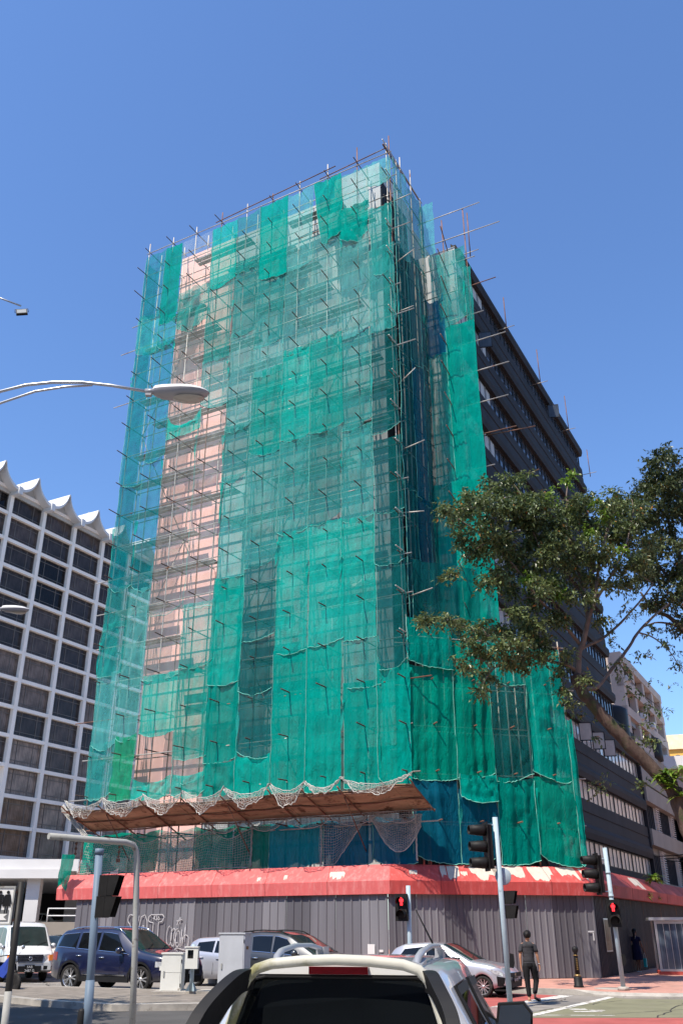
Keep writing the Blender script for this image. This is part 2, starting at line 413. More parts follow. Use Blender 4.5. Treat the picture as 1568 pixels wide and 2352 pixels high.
# red brick pavement in front of the hoarding, curving round the corner
kerb_line = [S(-22, -3.2), S(-4, -3.2), S(-1.0, -3.0), Vector((4.3, 31.0, 0)), Vector((5.5, 30.2, 0)), Vector((6.3, 29.75, 0)), Vector((7.0, 29.35, 0)),
             Vector((7.4, 28.6, 0)), Vector((8.0, 27.95, 0)), Vector((9.0, 27.7, 0)), Vector((12.0, 27.6, 0)), Vector((24, 27.6, 0))]
back = [Vector((60, 90, 0)), S(6.0, 95), S(-22, 95)]
inner = []
for i, p in enumerate(kerb_line):
    q0 = kerb_line[max(i - 1, 0)]; q1 = kerb_line[min(i + 1, len(kerb_line) - 1)]
    d = (q1 - q0).normalized(); inner.append(p + Vector((-d.y, d.x, 0)) * 0.16)
slab('pavement', inner + back, 0.125, M['paver'])
kb = MB()
for i in range(len(kerb_line) - 1):
    a0, a1, b1, b0 = kerb_line[i], kerb_line[i + 1], inner[i + 1], inner[i]
    drop = 0.135 if i < 7 else 0.05
    drop2 = 0.135 if i + 1 < 7 else 0.05
    n = len(kb.v)
    for p, z in ((a0, 0.002), (a1, 0.002), (b1, 0.002), (b0, 0.002), (a0, drop), (a1, drop2), (b1, max(drop2, 0.128)), (b0, max(drop, 0.128))):
        kb.v.append((p.x, p.y, z))
    for f in ((0, 1, 5, 4), (4, 5, 6, 7), (3, 7, 6, 2)): kb._f(tuple(n + k for k in f))
o = struct('kerb', kb, M['concrete'])
# paver joints: raised rows of brick courses are too fine to model; the course lines are thin grooves of darker mortar
jt = MB()
for k in range(16):
    y0 = 28.2 + k * 0.42
    jt.bb(8.6 + 0.02 * k, 26, y0, y0 + 0.018, 0.1262, 0.1266)
struct('pavement_joints', jt, M['concrete'])
# traffic island with a raised kerb on the left
isl = [Vector(p) for p in ((-30, 41.5, 0), (-10.4, 31.0, 0), (-8.6, 30.9, 0), (-2.0, 27.9, 0), (-1.2, 26.6, 0), (-2.2, 24.0, 0), (-5.2, 23.6, 0), (-7.2, 24.9, 0), (-9.6, 27.2, 0), (-30, 38.6, 0))]
slab('traffic_island', isl, 0.14, M['concrete'])
top = [(-29, 40.9), (-10.3, 30.8), (-8.6, 30.6), (-2.3, 27.7), (-1.6, 26.6), (-2.5, 24.4), (-5.1, 24.0), (-7.0, 25.2), (-9.4, 27.5), (-29, 38.7)]
sheet('island_paving', top, 0.145, mat('island paving', (0.205, 0.18, 0.155), 0.9, var=0.25, scale=3, bump=0.5, bscale=14))
# painted surfaces
sheet('near_lane', [(-40, 20), (-40, 37.2), (-9.55, 27.1), (-7.15, 24.8), (-5.2, 23.5), (-2.2, 23.9), (-0.5, 25.0), (0.6, 20)], 0.004, mat('shade darkened asphalt', (0.085, 0.082, 0.080), 0.9, var=0.2, scale=0.7, bump=0.4, bscale=60))  # asphalt colour darkened to deepen the shade over this lane
sheet('red_lane', [(0.8, 27.4), (4.1, 24.6), (5.2, 27.2), (6.7, 28.75), (5.2, 29.9), (3.0, 30.5)], 0.004, M['redroad'])
sheet('crossing_surface', [(4.1, 21.96), (4.35, 22.9), (7.7, 28.25), (8.0, 27.6), (9.2, 27.4), (26, 27.3), (26, 21.9)], 0.004, M['greenroad'])
sheet('red_lane_near', [(1.5, 21.9), (26, 21.85), (26, 14), (1.0, 14)], 0.004, M['redroad'])
def stripe(p0, p1, wd, z=0.008):
    p0, p1 = Vector((*p0, 0)), Vector((*p1, 0)); d = (p1 - p0).normalized(); s_ = Vector((-d.y, d.x, 0)) * wd / 2
    b = MB(); b.poly([tuple(q + Vector((0, 0, z))) for q in (p0 - s_, p1 - s_, p1 + s_, p0 + s_)]); return struct('road_marking', b, M['roadwhite'])
stripe((3.3, 23.6), (6.65, 28.85), 0.42)
stripe((4.3, 22.35), (7.8, 28.3), 0.22)
stripe((4.2, 22.55), (6.2, 22.45), 0.10)
stripe((5.6, 24.1), (6.0, 24.12), 0.28); stripe((5.55, 23.5), (6.2, 23.5), 0.25); stripe((6.0, 23.8), (6.35, 23.82), 0.2)
stripe((8.2, 23.2), (9.4, 23.2), 0.3); stripe((8.0, 22.4), (9.0, 22.5), 0.3)
stripe((-11.5, 35.6), (-8.9, 34.2), 0.12); stripe((-22, 41.2), (-14, 36.8), 0.12)
# cracks and old patches in the road
ck = random.Random(31); M['crack'] = mat('bitumen crack filler', (0.06, 0.056, 0.053), 0.8)
for x0, y0, x1, y1 in ((4.4, 23.2, 7.6, 26.9), (6.0, 22.6, 11.0, 25.8), (8.5, 26.6, 13.5, 24.9), (-12, 34.0, -6.0, 32.6), (5.0, 25.2, 6.4, 27.6), (-11, 37.5, -9.4, 33.0), (7.0, 22.0, 9.6, 27.0)):
    b = MB(); n = 14; P = []
    for k in range(n + 1):
        f = k / n; P.append(Vector((x0 + (x1 - x0) * f + ck.uniform(-.10, .10), y0 + (y1 - y0) * f + ck.uniform(-.10, .10), .0105)))
    for k in range(n):
        d = (P[k + 1] - P[k]).normalized(); s_ = Vector((-d.y, d.x, 0)) * ck.uniform(.008, .022); b.poly([P[k] - s_, P[k + 1] - s_, P[k + 1] + s_, P[k] + s_])
    struct('road_crack', b, M['crack'])
sheet('road_patch', [(5.1, 25.6), (6.0, 25.2), (6.5, 26.3), (5.7, 26.6)], 0.0055, mat('patched asphalt', (0.17, 0.16, 0.15), 0.9, var=0.2, scale=1.5, bump=0.4, bscale=50))
# manhole cover and concrete patch on the pavement
pm = MB(); pm.lathe([(0.001, 0), (0.55, 0), (0.55, 0.006), (0.0005, 0.006)], (8.3, 29.9, 0.1265), 24)
o = struct('manhole_cover', pm, M['concrete'])
pm = MB(); pm.bb(7.3, 8.0, 31.3, 32.2, 0.1267, 0.14); struct('pavement_plate', pm, M['paver'])

# ================================================================== tower being renovated
ZT = 39.6
tower = thing('office_tower', 'tall grey and pink office tower with charcoal windowed flank, wrapped in scaffold and green net', 'building', SITE, SROT)
def wallbox(name, a0, a1, c0, c1, z0, z1, m, par=tower):
    b = MB(); b.bb(a0, a1, c0, c1, z0, z1); return b.build(name, m, par)
wallbox('pink_wall', -14.9, -10.75, 1.40, 9.0, 3.6, ZT, M['pinkwall'])
wallbox('grey_wall', -10.75, -1.2, 1.43, 9.0, 3.6, ZT, M['greywall'])
wallbox('roof_block', -4.1, -1.23, 1.46, 6.0, ZT, 40.9, M['greywall'])
wallbox('stair_block', -6.3, -4.3, 3.4, 6.0, ZT, 41.2, M['charcoal'])
wallbox('dark_side_wall', -1.20, -1.16, 1.5, 4.9, 3.6, ZT - 0.03, M['charcoal'])
wallbox('wing_front_wall', -1.2, 1.64, 4.9, 9.0, 3.6, 36.25, M['greywall'])
wallbox('wing_parapet', 1.5, 1.70, 4.95, 31.0, 35.6, 36.4, M['charcoal'])
# chamfered lower block behind the corner scaffold
b = MB(); b.prism([(1.0, 2.6, 3.6), (3.6, 4.98, 3.6), (1.69, 5.6, 3.6), (-1.15, 4.85, 3.6), (-1.15, 1.6, 3.6), (0.0, 1.7, 3.6)], (0, 0, 8.2))
recalc(b.build('corner_block', M['charcoal'], tower))
# recessed window bay up the grey front: dark panes between slim piers
FH = 3.25
def window_set(name, n_mull, wd, ht, pane, frame_m, dep=0.05):
    """window whose pane lies in the plane x=0 facing +x, width along y; origin at its lower corner"""
    b = MB(); b.bb(-0.04, 0.0, 0, wd, 0, ht)
    o = b.build(name, pane)
    f = MB()
    t = 0.07
    f.bb(-0.03, dep, 0, wd, 0, t); f.bb(-0.03, dep, 0, wd, ht - t, ht)
    for k in range(n_mull + 1):
        y = k * wd / n_mull
        ww = t if 0 < k < n_mull else t * 1.6
        f.bb(-0.031, dep + 0.003, max(0, y - ww / 2), min(wd, y + ww / 2), t, ht - t)
    f.build('frame', frame_m, o)
    return o
# spandrel bands and ribbon windows on the charcoal flank (plane a = 1.7)
AF = 1.70
fl = MB(); fl.bb(-1.0, AF - 0.35, 9.0, 31.0, 3.6, 36.3)
fl.build('flank_wall', M['charcoal'], tower)
fl = MB(); fl.bb(-1.0, AF - 0.36, 31.0, 36.9, 3.6, 13.6)
fl.build('low_wing_wall', M['charcoal'], tower)
for k in range(10):
    zw = 5.0 + FH * k
    c1 = 36.9 if k < 3 else 31.0
    zt_ = zw + 1.15
    prof = [(-0.32, zt_), (0.17, zt_), (0.26, zt_ + 0.30), (0.26, zt_ + 0.55), (0.08, zt_ + 0.80), (0.08, zt_ + 1.32), (0.03, zt_ + 1.35), (0.03, zt_ + 1.42), (0.08, zt_ + 1.45), (0.08, zt_ + 2.1), (-0.32, zt_ + 2.1)]
    if k == 9: prof = [(x, min(z, 36.2)) for x, z in prof[:5]] + [(-0.32, zt_ + 1.22)]
    b = MB(); b.prism([(AF + x, 5.0, z) for x, z in prof], (0, c1 - 5.0, 0))
    recalc(b.build('spandrel', M['charcoal'], tower))
b = MB(); b.prism([(AF + x, 17.0, z) for x, z in ((-0.32, 4.2), (0.08, 4.2), (0.08, 5.0), (-0.32, 5.0))], (0, 19.9, 0)); recalc(b.build('spandrel', M['charcoal'], tower))
BAY = 3.25
pl = window_set('window', 3, BAY - 0.12, 1.15, M['g_low'], M['darkmetal'], 0.03)
ph = window_set('window', 4, BAY - 0.12, 1.15, M['g_high'], M['darkmetal'], 0.05)
usedl = usedh = False
for k in range(10):
    n = 10 if k < 3 else 8
    for j in range(n):
        c = 5.0 + BAY * j
        if k < 3 and c < 14: continue
        low = k < 3
        if low:
            o = pl if not usedl else dup(pl, tower); usedl = True
        else:
            o = ph if not usedh else dup(ph, tower); usedh = True
        o.parent = tower
        o.location = (AF - 0.10, c + 0.06, 5.0 + FH * k)
for c, k in ((20.3, 2), (23.4, 2), (26.2, 2), (7.6, 8), (22.2, 9)):     # open casements
    b = MB(); b.bb(-0.02, 0.02, 0, 0.75, 0.05, 1.10)
    o = b.build('open_casement', M['g_low'] if k < 3 else M['g_high'], tower)
    f = MB(); f.bb(-0.03, 0.03, 0, 0.05, 0.05, 1.1); f.bb(-0.03, 0.03, 0.70, 0.75, 0.05, 1.1); f.bb(-0.031, 0.031, 0.05, 0.70, 0.05, 0.10); f.bb(-0.031, 0.031, 0.05, 0.70, 1.05, 1.10)
    f.build('frame', M['darkmetal'], o)
    o.location = (AF + 0.02, c, 5.0 + FH * k); o.rotation_euler = (0, 0, R(-70))
wallbox('end_pier', AF - 0.3, AF + 0.18, 36.9, 37.2, 3.6, 13.9, M['charcoal'])
wallbox('shopfront_strip', AF - 0.34, AF - 0.05, 8.0, 36.9, 3.6, 4.2, M['darkmetal'])

# ---- red canopy band round the base, then the hoarding
band = thing('red_canopy_band', 'faded red concrete canopy band with peeling paint running above the grey hoarding', 'canopy', SITE, SROT)
ring = [(-16.4, -0.94), (-0.52, -0.94), (5.42, 4.46), (5.42, 64.0)]
def offset_poly(pts, d):
    out = []
    for i, p in enumerate(pts):
        p = Vector((*p, 0))
        ns = []
        if i > 0: e = (p - Vector((*pts[i - 1], 0))).normalized(); ns.append(Vector((e.y, -e.x, 0)))
        if i < len(pts) - 1: e = (Vector((*pts[i + 1], 0)) - p).normalized(); ns.append(Vector((e.y, -e.x, 0)))
        n = sum(ns, Vector()).normalized(); k = 1.0 / max(0.3, n.dot(ns[0]))
        out.append(p + n * d * k)
    return out
prof = [(-0.12, 2.86), (0.20, 2.86), (0.24, 3.30), (-0.30, 3.87), (-1.2, 3.87)]
rings = [offset_poly(ring, d) for d, z in prof]
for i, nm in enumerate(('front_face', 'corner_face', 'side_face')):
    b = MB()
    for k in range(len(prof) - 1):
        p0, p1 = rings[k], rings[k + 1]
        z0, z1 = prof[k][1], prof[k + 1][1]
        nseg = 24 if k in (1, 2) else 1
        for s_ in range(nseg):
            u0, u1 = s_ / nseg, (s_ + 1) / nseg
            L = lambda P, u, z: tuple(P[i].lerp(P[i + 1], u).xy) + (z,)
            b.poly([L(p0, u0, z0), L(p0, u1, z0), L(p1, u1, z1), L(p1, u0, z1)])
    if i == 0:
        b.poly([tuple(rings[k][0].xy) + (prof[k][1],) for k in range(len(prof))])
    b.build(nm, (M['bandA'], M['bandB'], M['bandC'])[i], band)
# hairline joints and rust drips on the band
jt2 = random.Random(9); b = MB()
for face, n in ((0, 6), (1, 4), (2, 9)):
    for k in range(1, n):
        u = k / n + jt2.uniform(-.02, .02)
        for (i0, i1) in ((1, 2), (2, 3)):
            q0 = rings[i0][face].lerp(rings[i0][face + 1], u); q1 = rings[i1][face].lerp(rings[i1][face + 1], u + jt2.uniform(-.002, .002))
            e = (rings[1][face + 1] - rings[1][face]).normalized(); nn = Vector((e.y, -e.x, 0)) * .004
            b.bar((q0.x + nn.x, q0.y + nn.y, prof[i0][1] + .004), (q1.x + nn.x, q1.y + nn.y, prof[i1][1] + .003), .012, .006)
b.build('expansion_joints', mat('dark joint', (0.16, 0.05, 0.045), 0.9), band)
# patches where the paint has come off to the cream plaster (thin, irregular, lying on the sloped face)
def patch(face, u0, u1, t0, t1, seed, m='plaster'):
    r_ = random.Random(seed)
    P0, P1 = rings[2], rings[3]
    def pt(u, t):
        q0 = P0[face].lerp(P0[face + 1], u); q1 = P1[face].lerp(P1[face + 1], u)
        q = q0.lerp(q1, t); e = (P0[face + 1] - P0[face]).normalized(); n = Vector((e.y, -e.x, 0)) * 0.72 + Vector((0, 0, 0.69))
        return Vector((q.x, q.y, 3.30 + (3.87 - 3.30) * t)) + n * 0.006
    n = 34; up_ = []; lo_ = []
    cs = [r_.random() for _ in range(9)]
    def sn(x):
        x = min(x, .9999) * 7; q = int(x); t = x - q; t = t * t * (3 - 2 * t); return cs[q] * (1 - t) + cs[q + 1] * t
    for k in range(n + 1):
        s_ = k / n; edge = max(0, 1 - min(s_, 1 - s_) / .06)
        lo_.append(pt(u0 + (u1 - u0) * s_, t0 + (t1 - t0) * min(.97, .50 * sn(s_) ** 1.5 + .07 * r_.random() + .6 * edge)))
        up_.append(pt(u0 + (u1 - u0) * s_, t1 - (t1 - t0) * (0.05 * r_.random() + .25 * edge * r_.random())))
    b = MB()
    for k in range(n):
        if r_.random() < 0.02: continue
        b.poly([lo_[k], lo_[k + 1], up_[k + 1], up_[k]])
    b.build('bare_plaster', M[m], band)
for a in ((1, 0.24, 0.335, -0.02, 0.97, 1), (1, 0.38, 0.55, 0.02, 0.98, 2), (1, 0.50, 0.66, 0.22, 0.98, 3), (1, 0.68, 0.80, 0.02, 0.98, 4), (1, 0.83, 0.925, 0.10, 0.98, 5),
          (1, 0.335, 0.37, 0.3, 0.6, 6), (1, 0.09, 0.13, 0.35, 0.65, 7), (1, 0.945, 0.96, 0.1, 0.9, 12), (0, 0.845, 0.885, 0.10, 0.62, 8), (0, 0.72, 0.73, 0.15, 0.5, 9), (0, 0.645, 0.655, 0.1, 0.4, 10),
          (2, 0.115, 0.15, 0.0, 0.9, 13)):
    patch(*a)
def hoarding(name, label, p0, p1, z0, z1, rib, m, group='grey hoarding runs'):
    """trapezoidal sheet: proud ribs standing off the flat pans; each run is one fence"""
    p0, p1 = Vector((*p0, 0)), Vector((*p1, 0))
    L = (p1 - p0).length; ang = math.atan2((p1 - p0).y, (p1 - p0).x)
    q = SITE + Matrix.Rotation(SROT, 3, 'Z') @ p0
    o = thing(name, label, 'hoarding', q, SROT + ang, group)
    r_ = random.Random(3); k = 0; x = 0.0
    mats_ = [m]
    while x < L - 0.05:                     # sheets of about 1.05 m, each lapped a little proud of or behind the next
        wd = min(1.05, L - x)
        b = MB(); off = 0.006 * (k % 2) + r_.random() * 0.004
        n = max(1, round(wd / rib)); s_ = wd / n; xs = []
        for i in range(n):
            a = x + i * s_
            xs += [(a, 0), (a + s_ * 0.72, 0), (a + s_ * 0.79, -0.035), (a + s_ * 0.93, -0.035), (a + s_ * 0.999, 0)]
        zz0 = z0 + r_.uniform(-0.02, 0.03)
        for i in range(len(xs) - 1):
            (xa, ya), (xb, yb) = xs[i], xs[i + 1]
            b.poly([(xa, ya - off, zz0), (xb, yb - off, zz0), (xb, yb - off, z1), (xa, ya - off, z1)])
        b.build('sheet', m[k % len(m)], o)
        x += wd; k += 1
    b = MB(); b.bb(0, L, 0.04, 0.10, z0 + 0.6, z0 + 0.66); b.bb(0, L, 0.04, 0.10, z1 - 0.5, z1 - 0.44)
    b.build('rail', M['rust'], o)
    return o
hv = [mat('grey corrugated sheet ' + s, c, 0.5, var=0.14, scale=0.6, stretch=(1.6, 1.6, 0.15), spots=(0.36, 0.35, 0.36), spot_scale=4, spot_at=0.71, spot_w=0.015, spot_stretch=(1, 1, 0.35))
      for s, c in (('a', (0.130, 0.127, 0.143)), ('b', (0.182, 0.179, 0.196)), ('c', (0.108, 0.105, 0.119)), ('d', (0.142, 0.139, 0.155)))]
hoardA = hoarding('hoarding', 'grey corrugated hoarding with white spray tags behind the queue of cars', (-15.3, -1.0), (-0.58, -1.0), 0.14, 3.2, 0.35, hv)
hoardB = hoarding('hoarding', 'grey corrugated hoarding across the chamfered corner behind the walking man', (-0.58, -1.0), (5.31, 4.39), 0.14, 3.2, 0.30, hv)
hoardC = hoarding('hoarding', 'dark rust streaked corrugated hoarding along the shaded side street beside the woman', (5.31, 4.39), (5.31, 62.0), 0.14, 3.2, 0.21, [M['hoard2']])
# graffiti on the front run (white line work a few millimetres proud of the sheet)
gm = mat('white spray paint', (0.46, 0.46, 0.47), 0.8, var=0.1)
def tagline(strokes, x0, z0, sc, r=0.022):
    b = MB()
    for st in strokes:
        pts = [(x0 + u * sc, -0.062, z0 + v * sc) for u, v in st]
        P = [Vector(p) for p in pts]
        for i in range(len(P) - 1): b.bar(P[i], P[i + 1], 0.03 if r is None else r * 1.25, 0.02, up=(0, 1, 0))
    return b
def arc(cx, cy, rx, ry, a0, a1, n=10): return [(cx + rx * math.cos(R(a0 + (a1 - a0) * k / n)), cy + ry * math.sin(R(a0 + (a1 - a0) * k / n))) for k in range(n + 1)]
bub = [arc(0.25, 1.05, 0.25, 0.3, 60, 260), [(0.2, 0.75), (0.42, 0.3), (0.4, -0.6), (0.62, -0.62), (0.75, 0.3), (1.0, 0.95), (0.98, 1.25), (0.75, 1.3), (0.6, 0.9), (0.45, 1.25), (0.25, 1.33)],
       [(0.95, -0.6), (1.0, 0.3), (1.2, 1.2), (1.5, 1.32), (1.75, 0.9), (1.85, -0.2), (1.9, -0.62), (1.62, -0.62), (1.58, -0.25), (1.25, -0.25), (1.2, -0.62), (0.95, -0.6)], arc(1.42, 0.45, 0.1, 0.2, 0, 360),
       [(2.0, 0.85), (1.85, 0.95), (1.85, 1.2), (2.05, 1.32), (3.05, 1.34), (3.2, 1.15), (3.05, 0.9), (2.75, 0.85), (2.78, -0.3), (2.7, -0.62), (2.35, -0.62), (2.28, -0.2), (2.3, 0.82), (2.0, 0.85)]]
scr = [arc(3.75, 0.1, 0.22, 0.6, 80, 420, 16), arc(4.1, 0.0, 0.2, 0.55, 20, 380, 16), arc(4.5, -0.1, 0.18, 0.5, -60, 300, 16), arc(4.5, 0.1, 0.35, 0.45, 100, 280), [(4.75, -0.6), (4.8, 0.5), (4.9, -0.5), (5.1, 0.8), (5.1, -0.3)], arc(5.15, -0.25, 0.28, 0.4, -90, 200, 14), [(4.35, 0.75), (4.6, 1.25), (4.62, 0.8)], [(4.3, 1.0), (4.75, 1.1)],
       [(4.0, -0.85), (4.5, -0.65), (5.3, -0.8)]]
def on_hoard(x, y):
    """front-hoarding coordinate of a point of the photo"""
    d = ray(x, y); p0 = S(-15.3, -1.0); t = (p0 - EYE).dot(UC) / d.dot(UC); q = EYE + d * t
    return (q - p0).dot(UA), q.z
gx, gz = on_hoard(293, 2150)
gx2, _ = on_hoard(437, 2150)
gs = (gx2 - gx) / 5.45
tagline(bub, gx, gz, gs).build('graffiti', gm, hoardA)
tagline(scr, gx, gz - 0.05, gs, 0.018).build('graffiti', gm, hoardA)
Mx = Matrix.Translation((gx + 2.52 * gs, -0.06, gz + 1.1 * gs)) @ Matrix.Rotation(R(90), 4, 'X')
textmesh('graffiti', '436', 0.42 * gs, gm, hoardA, Mx, 0.003)
nb = MB(); nb.bb(13.9, 14.18, -0.05, -0.045, 0.75, 1.25); nb.bb(14.35, 14.5, -0.05, -0.045, 1.0, 1.08); nb.build('torn_notice', M['white'], hoardA)
nb = MB(); nb.bb(7.62, 7.86, -0.05, -0.045, 1.62, 1.67); nb.bb(7.80, 7.85, -0.05, -0.045, 1.35, 1.6); nb.build('torn_notice', M['white'], hoardB)
# poster on the shaded run
po = MB(); po.bb(1.0, 1.9, -0.075, -0.045, 1.0, 2.05)
pf = po.build('poster', mat('faded poster print', (0.16, 0.12, 0.07), 0.3, var=0.5, scale=3, spots=(0.10, 0.03, 0.02), spot_scale=4, spot_at=0.55, spot_w=0.05), hoardC)
po = MB(); po.bb(0.96, 1.94, -0.08, -0.076, 0.95, 1.0); po.bb(0.96, 1.94, -0.08, -0.076, 2.05, 2.1); po.bb(0.96, 1.0, -0.08, -0.076, 1.0, 2.05); po.bb(1.9, 1.94, -0.08, -0.076, 1.0, 2.05)
po.build('frame', M['alu'], pf)

# ================================================================== hotel on the left
HA = -62.03
hotel = thing('hotel_building', 'white gridded hotel with dark bronze windows and upswept pagoda roof edges', 'building', S(HA, 25.1, 0), SROT)
H0, HF, HB = 8.4, 3.02, 5.06
NB, NF = 9, 13
w_ = MB()
w_.bb(-8, -0.55, 0, NB * HB, 0, 47.3)
for j in range(NB + 1):
    w_.bb(-0.55, 0.10, j * HB - 0.24, j * HB + 0.24, 7.0, 47.2)
for k in range(NF + 1):
    z = H0 + HF * k
    for j in range(NB): w_.bb(-0.54, 0.03, j * HB + 0.24, (j + 1) * HB - 0.24, z - 0.30, z + 0.08)
w_.bb(-0.6, 0.16, 0, NB * HB, 6.2, 7.6)
w_.build('wall', M['hotelwhite'], hotel)
def hotel_window(mi):
    wd, ht = HB - 0.48, HF - 0.38
    b = MB(); b.bb(-0.04, 0, 0, wd, 0, ht); o = b.build('window', M['g_hotel'][mi], hotel)
    f = MB(); t = 0.09
    for y in (0.0, wd * 0.25, wd * 0.74, wd - t): f.bb(-0.02, 0.05, y, y + t, 0, ht)
    for z in (0.0, ht * 0.17, ht * 0.80, ht - t): f.bb(-0.021, 0.045, 0, wd, z, z + t * 0.8)
    f.build('frame', M['bronze'], o)
    return o
hp = [hotel_window(i) for i in range(5)]; hu = [False] * 5
for k in range(NF):
    for j in range(NB):
        if j == 0 and k < 10: continue
        if j == 1 and k < 3: continue
        if j >= 8 and k > 6: continue
        mi = rnd.choice((0, 0, 0, 1, 1, 4)) if k > 6 else (rnd.choice((0, 1, 1, 2, 2)) if k > 3 else rnd.choice((1, 2, 2, 3, 3)))
        o = hp[mi] if not hu[mi] else dup(hp[mi], hotel); hu[mi] = True
        o.location = (-0.40, j * HB + 0.24, H0 + HF * k + 0.08)
for j in range(NB):
    c0 = j * HB
    def top(u):
        t = max(0.0, min(1.0, (1 - abs(2 * u - 1)) * 1.04)) * 0.99
        return 47.15 + 3.0 * (1 - math.sqrt(1 - t * t))
    us = [i / 44 for i in range(45)]
    pts = [(0, c0 + HB * u, top(u)) for u in us]
    outer = [(0, c0 + HB * u, top(u) + 0.36 - 0.12 * max(0, 1 - abs(2 * u - 1)) ** 4) for u in reversed(us)]
    b = MB(); b.prism([(-6, *p[1:]) for p in pts] + [(-6, *p[1:]) for p in outer], (7.1, 0, 0))
    sh = recalc(b.build('roof_gable', M['white'], hotel))
    b = MB(); b.prism([(-0.3, c0 + HB * u, top(u) - 0.02) for u in us] + [(-0.3, c0 + HB, 46.9), (-0.3, c0, 46.9)], (0.2, 0, 0)); recalc(b.build('tympanum', M['soffit'], sh))
    b = MB(); b.bb(-0.3, 1.3, c0 - 0.28, c0 + 0.28, 46.7, 47.6); b.build('bracket', M['white'], sh)
    b = MB(); b.bb(-1.6, -1.0, c0 - 0.35, c0 + 0.35, 47.3, 48.7); b.build('roof_upstand', M['white'], sh)
mst = MB(); mst.tube([(-3, 20, 47), (-3, 20, 51.5)], 0.12, 6); mst.tube([(-3, 19.5, 50.6), (-3, 20.5, 50.6)], 0.05, 5); mst.tube([(-3, 19.6, 49.8), (-3, 20.4, 49.8)], 0.05, 5); mst.build('antenna_mast', M['greysteel'], hotel)
# porte-cochere in front of the hotel, at about 60 m
pc = thing('entrance_canopy', 'white concrete entrance canopy with curved eave and columns in front of the hotel', 'canopy', (-17.6, 60.0, 0), SROT + R(28))
b = MB(); b.bb(-22, 0.6, 0, 27.5, 4.62, 5.05); b.bb(-22, 1.3, 0.4, 27.5, 5.05, 5.75); b.bb(-16, 0.6, -0.1, 0.0, 4.60, 5.12)
b.build('slab', M['white'], pc)
b = MB(); us = [i / 14 for i in range(15)]
cv = [(1.3 + 3.4 * u, 0.3, 4.95 + 0.95 * max(0, 1 - abs(2 * u - 1)) ** 2.2) for u in us]
b.prism(cv + [(p[0], p[1], p[2] + 0.22) for p in reversed(cv)], (0, 9, 0)); b.prism([(1.3, 0.9, 4.75), (4.7, 0.9, 4.75)] + [(p[0], 0.9, p[2]) for p in reversed(cv)], (0, 0.15, 0))
recalc(b.build('curved_eave', M['white'], pc))
for x, y in ((-1.4, 0.8), (3.1, 3.5), (-7.5, 0.8), (-1.4, 9.5), (-7.5, 9.5)):
    b = MB(); b.bb(x - 0.42, x + 0.42, y - 0.3, y + 0.3, 1.2, 4.63); b.build('column', M['white'], pc)
b = MB(); b.bb(-24, 9, 27.5, 27.8, 1.2, 7.0); b.build('back_wall', M['tank'], pc)
b = MB(); b.bb(-20, 9.0, -1.2, -0.95, 0.0, 2.1); b.bb(-20, 9.0, -0.95, 28, 0.0, 1.25); b.build('terrace', M['beige'], pc)
rail = thing('terrace_railing', 'white tubular railing on the hotel terrace edge', 'railing', pc.location, pc.rotation_euler.z)
b = MB()
for z in (2.45, 2.85): b.tube([(0.2, -1.0, z), (6.5, -1.0, z)], 0.04, 6)
b.build('rail', M['white'], rail)
for x in (0.2, 2.3, 4.4, 6.5):
    b = MB(); b.tube([(x, -1.0, 2.1), (x, -1.0, 2.85)], 0.04, 6); b.build('post', M['white'], rail)

# ================================================================== cream buildings on the right
cr = thing('cream_annex', 'low cream annex with ribbon windows and white louvres next to the charcoal tower', 'building', S(1.7, 37.25, 0), SROT)
b = MB(); b.bb(-9, -0.02, 0, 40, 0.1, 4.2); b.bb(-9, -0.02, 0, 40, 11.6, 14.3); b.bb(-9, -0.30, 0, 40, 4.2, 11.6)
for z in (7.2, 10.2): b.bb(-0.3, 0.30, 0, 40, z - 0.1, z + 1.0)
b.bb(-0.3, 0.12, 0, 40, 4.2, 4.7)
b.build('wall', M['beige'], cr)
cw = None
for z in (4.75, 8.25):
    for j in range(6):
        c = 0.5 + j * 6.4
        if cw is None: cw = window_set('window', 6, 3.9, 1.9, M['g_high'], M['darkmetal'], 0.06); cw.parent = cr; o = cw
        else: o = dup(cw, cr)
        o.location = (-0.25, c, z)
        l_ = MB(); l_.bb(-0.28, -0.20, c + 4.2, c + 5.6, z - 0.1, z + 2.3)
        for q in range(14): l_.bar((-0.10, c + 4.2, z + 0.05 + q * 0.165), (-0.10, c + 5.6, z + 0.05 + q * 0.165), 0.16, 0.05, up=(0.5, 0, 1))
        l_.build('louvre', M['white'], cr)
ct = thing('cream_block', 'tall cream block with three rows of dark windows behind the tree', 'building', S(1.45, 37.4, 0), SROT)
b = MB(); b.bb(-12, -0.5, 0, 16.0, 14.0, 21.3)
for j in range(5): b.bb(-0.5, 0.0, j * 4.0 - 0.45 + 0.45, j * 4.0 + 0.8, 14.3, 20.6)
for z in (14.2, 16.4, 18.6, 20.6): b.bb(-0.5, 0.06, 0, 16.8, z, z + 0.7)
b.build('wall', M['cream'], ct)
cw = None
for z in (14.9, 17.1, 19.3):
    for j in range(4):
        if cw is None: cw = window_set('window', 3, 2.0, 1.25, M['g_hotel'][1], M['darkmetal'], 0.05); cw.parent = ct; o = cw
        else: o = dup(cw, ct)
        o.location = (-0.44, j * 4.0 + 1.5, z)
for j, z in ((0, 19.2), (1, 17.0), (2, 17.0), (3, 14.9)):
    b = MB(); b.bb(0.0, 0.35, j * 4 + 1.0, j * 4 + 1.7, z, z + 0.45); b.build('air_conditioner', M['white'], ct)
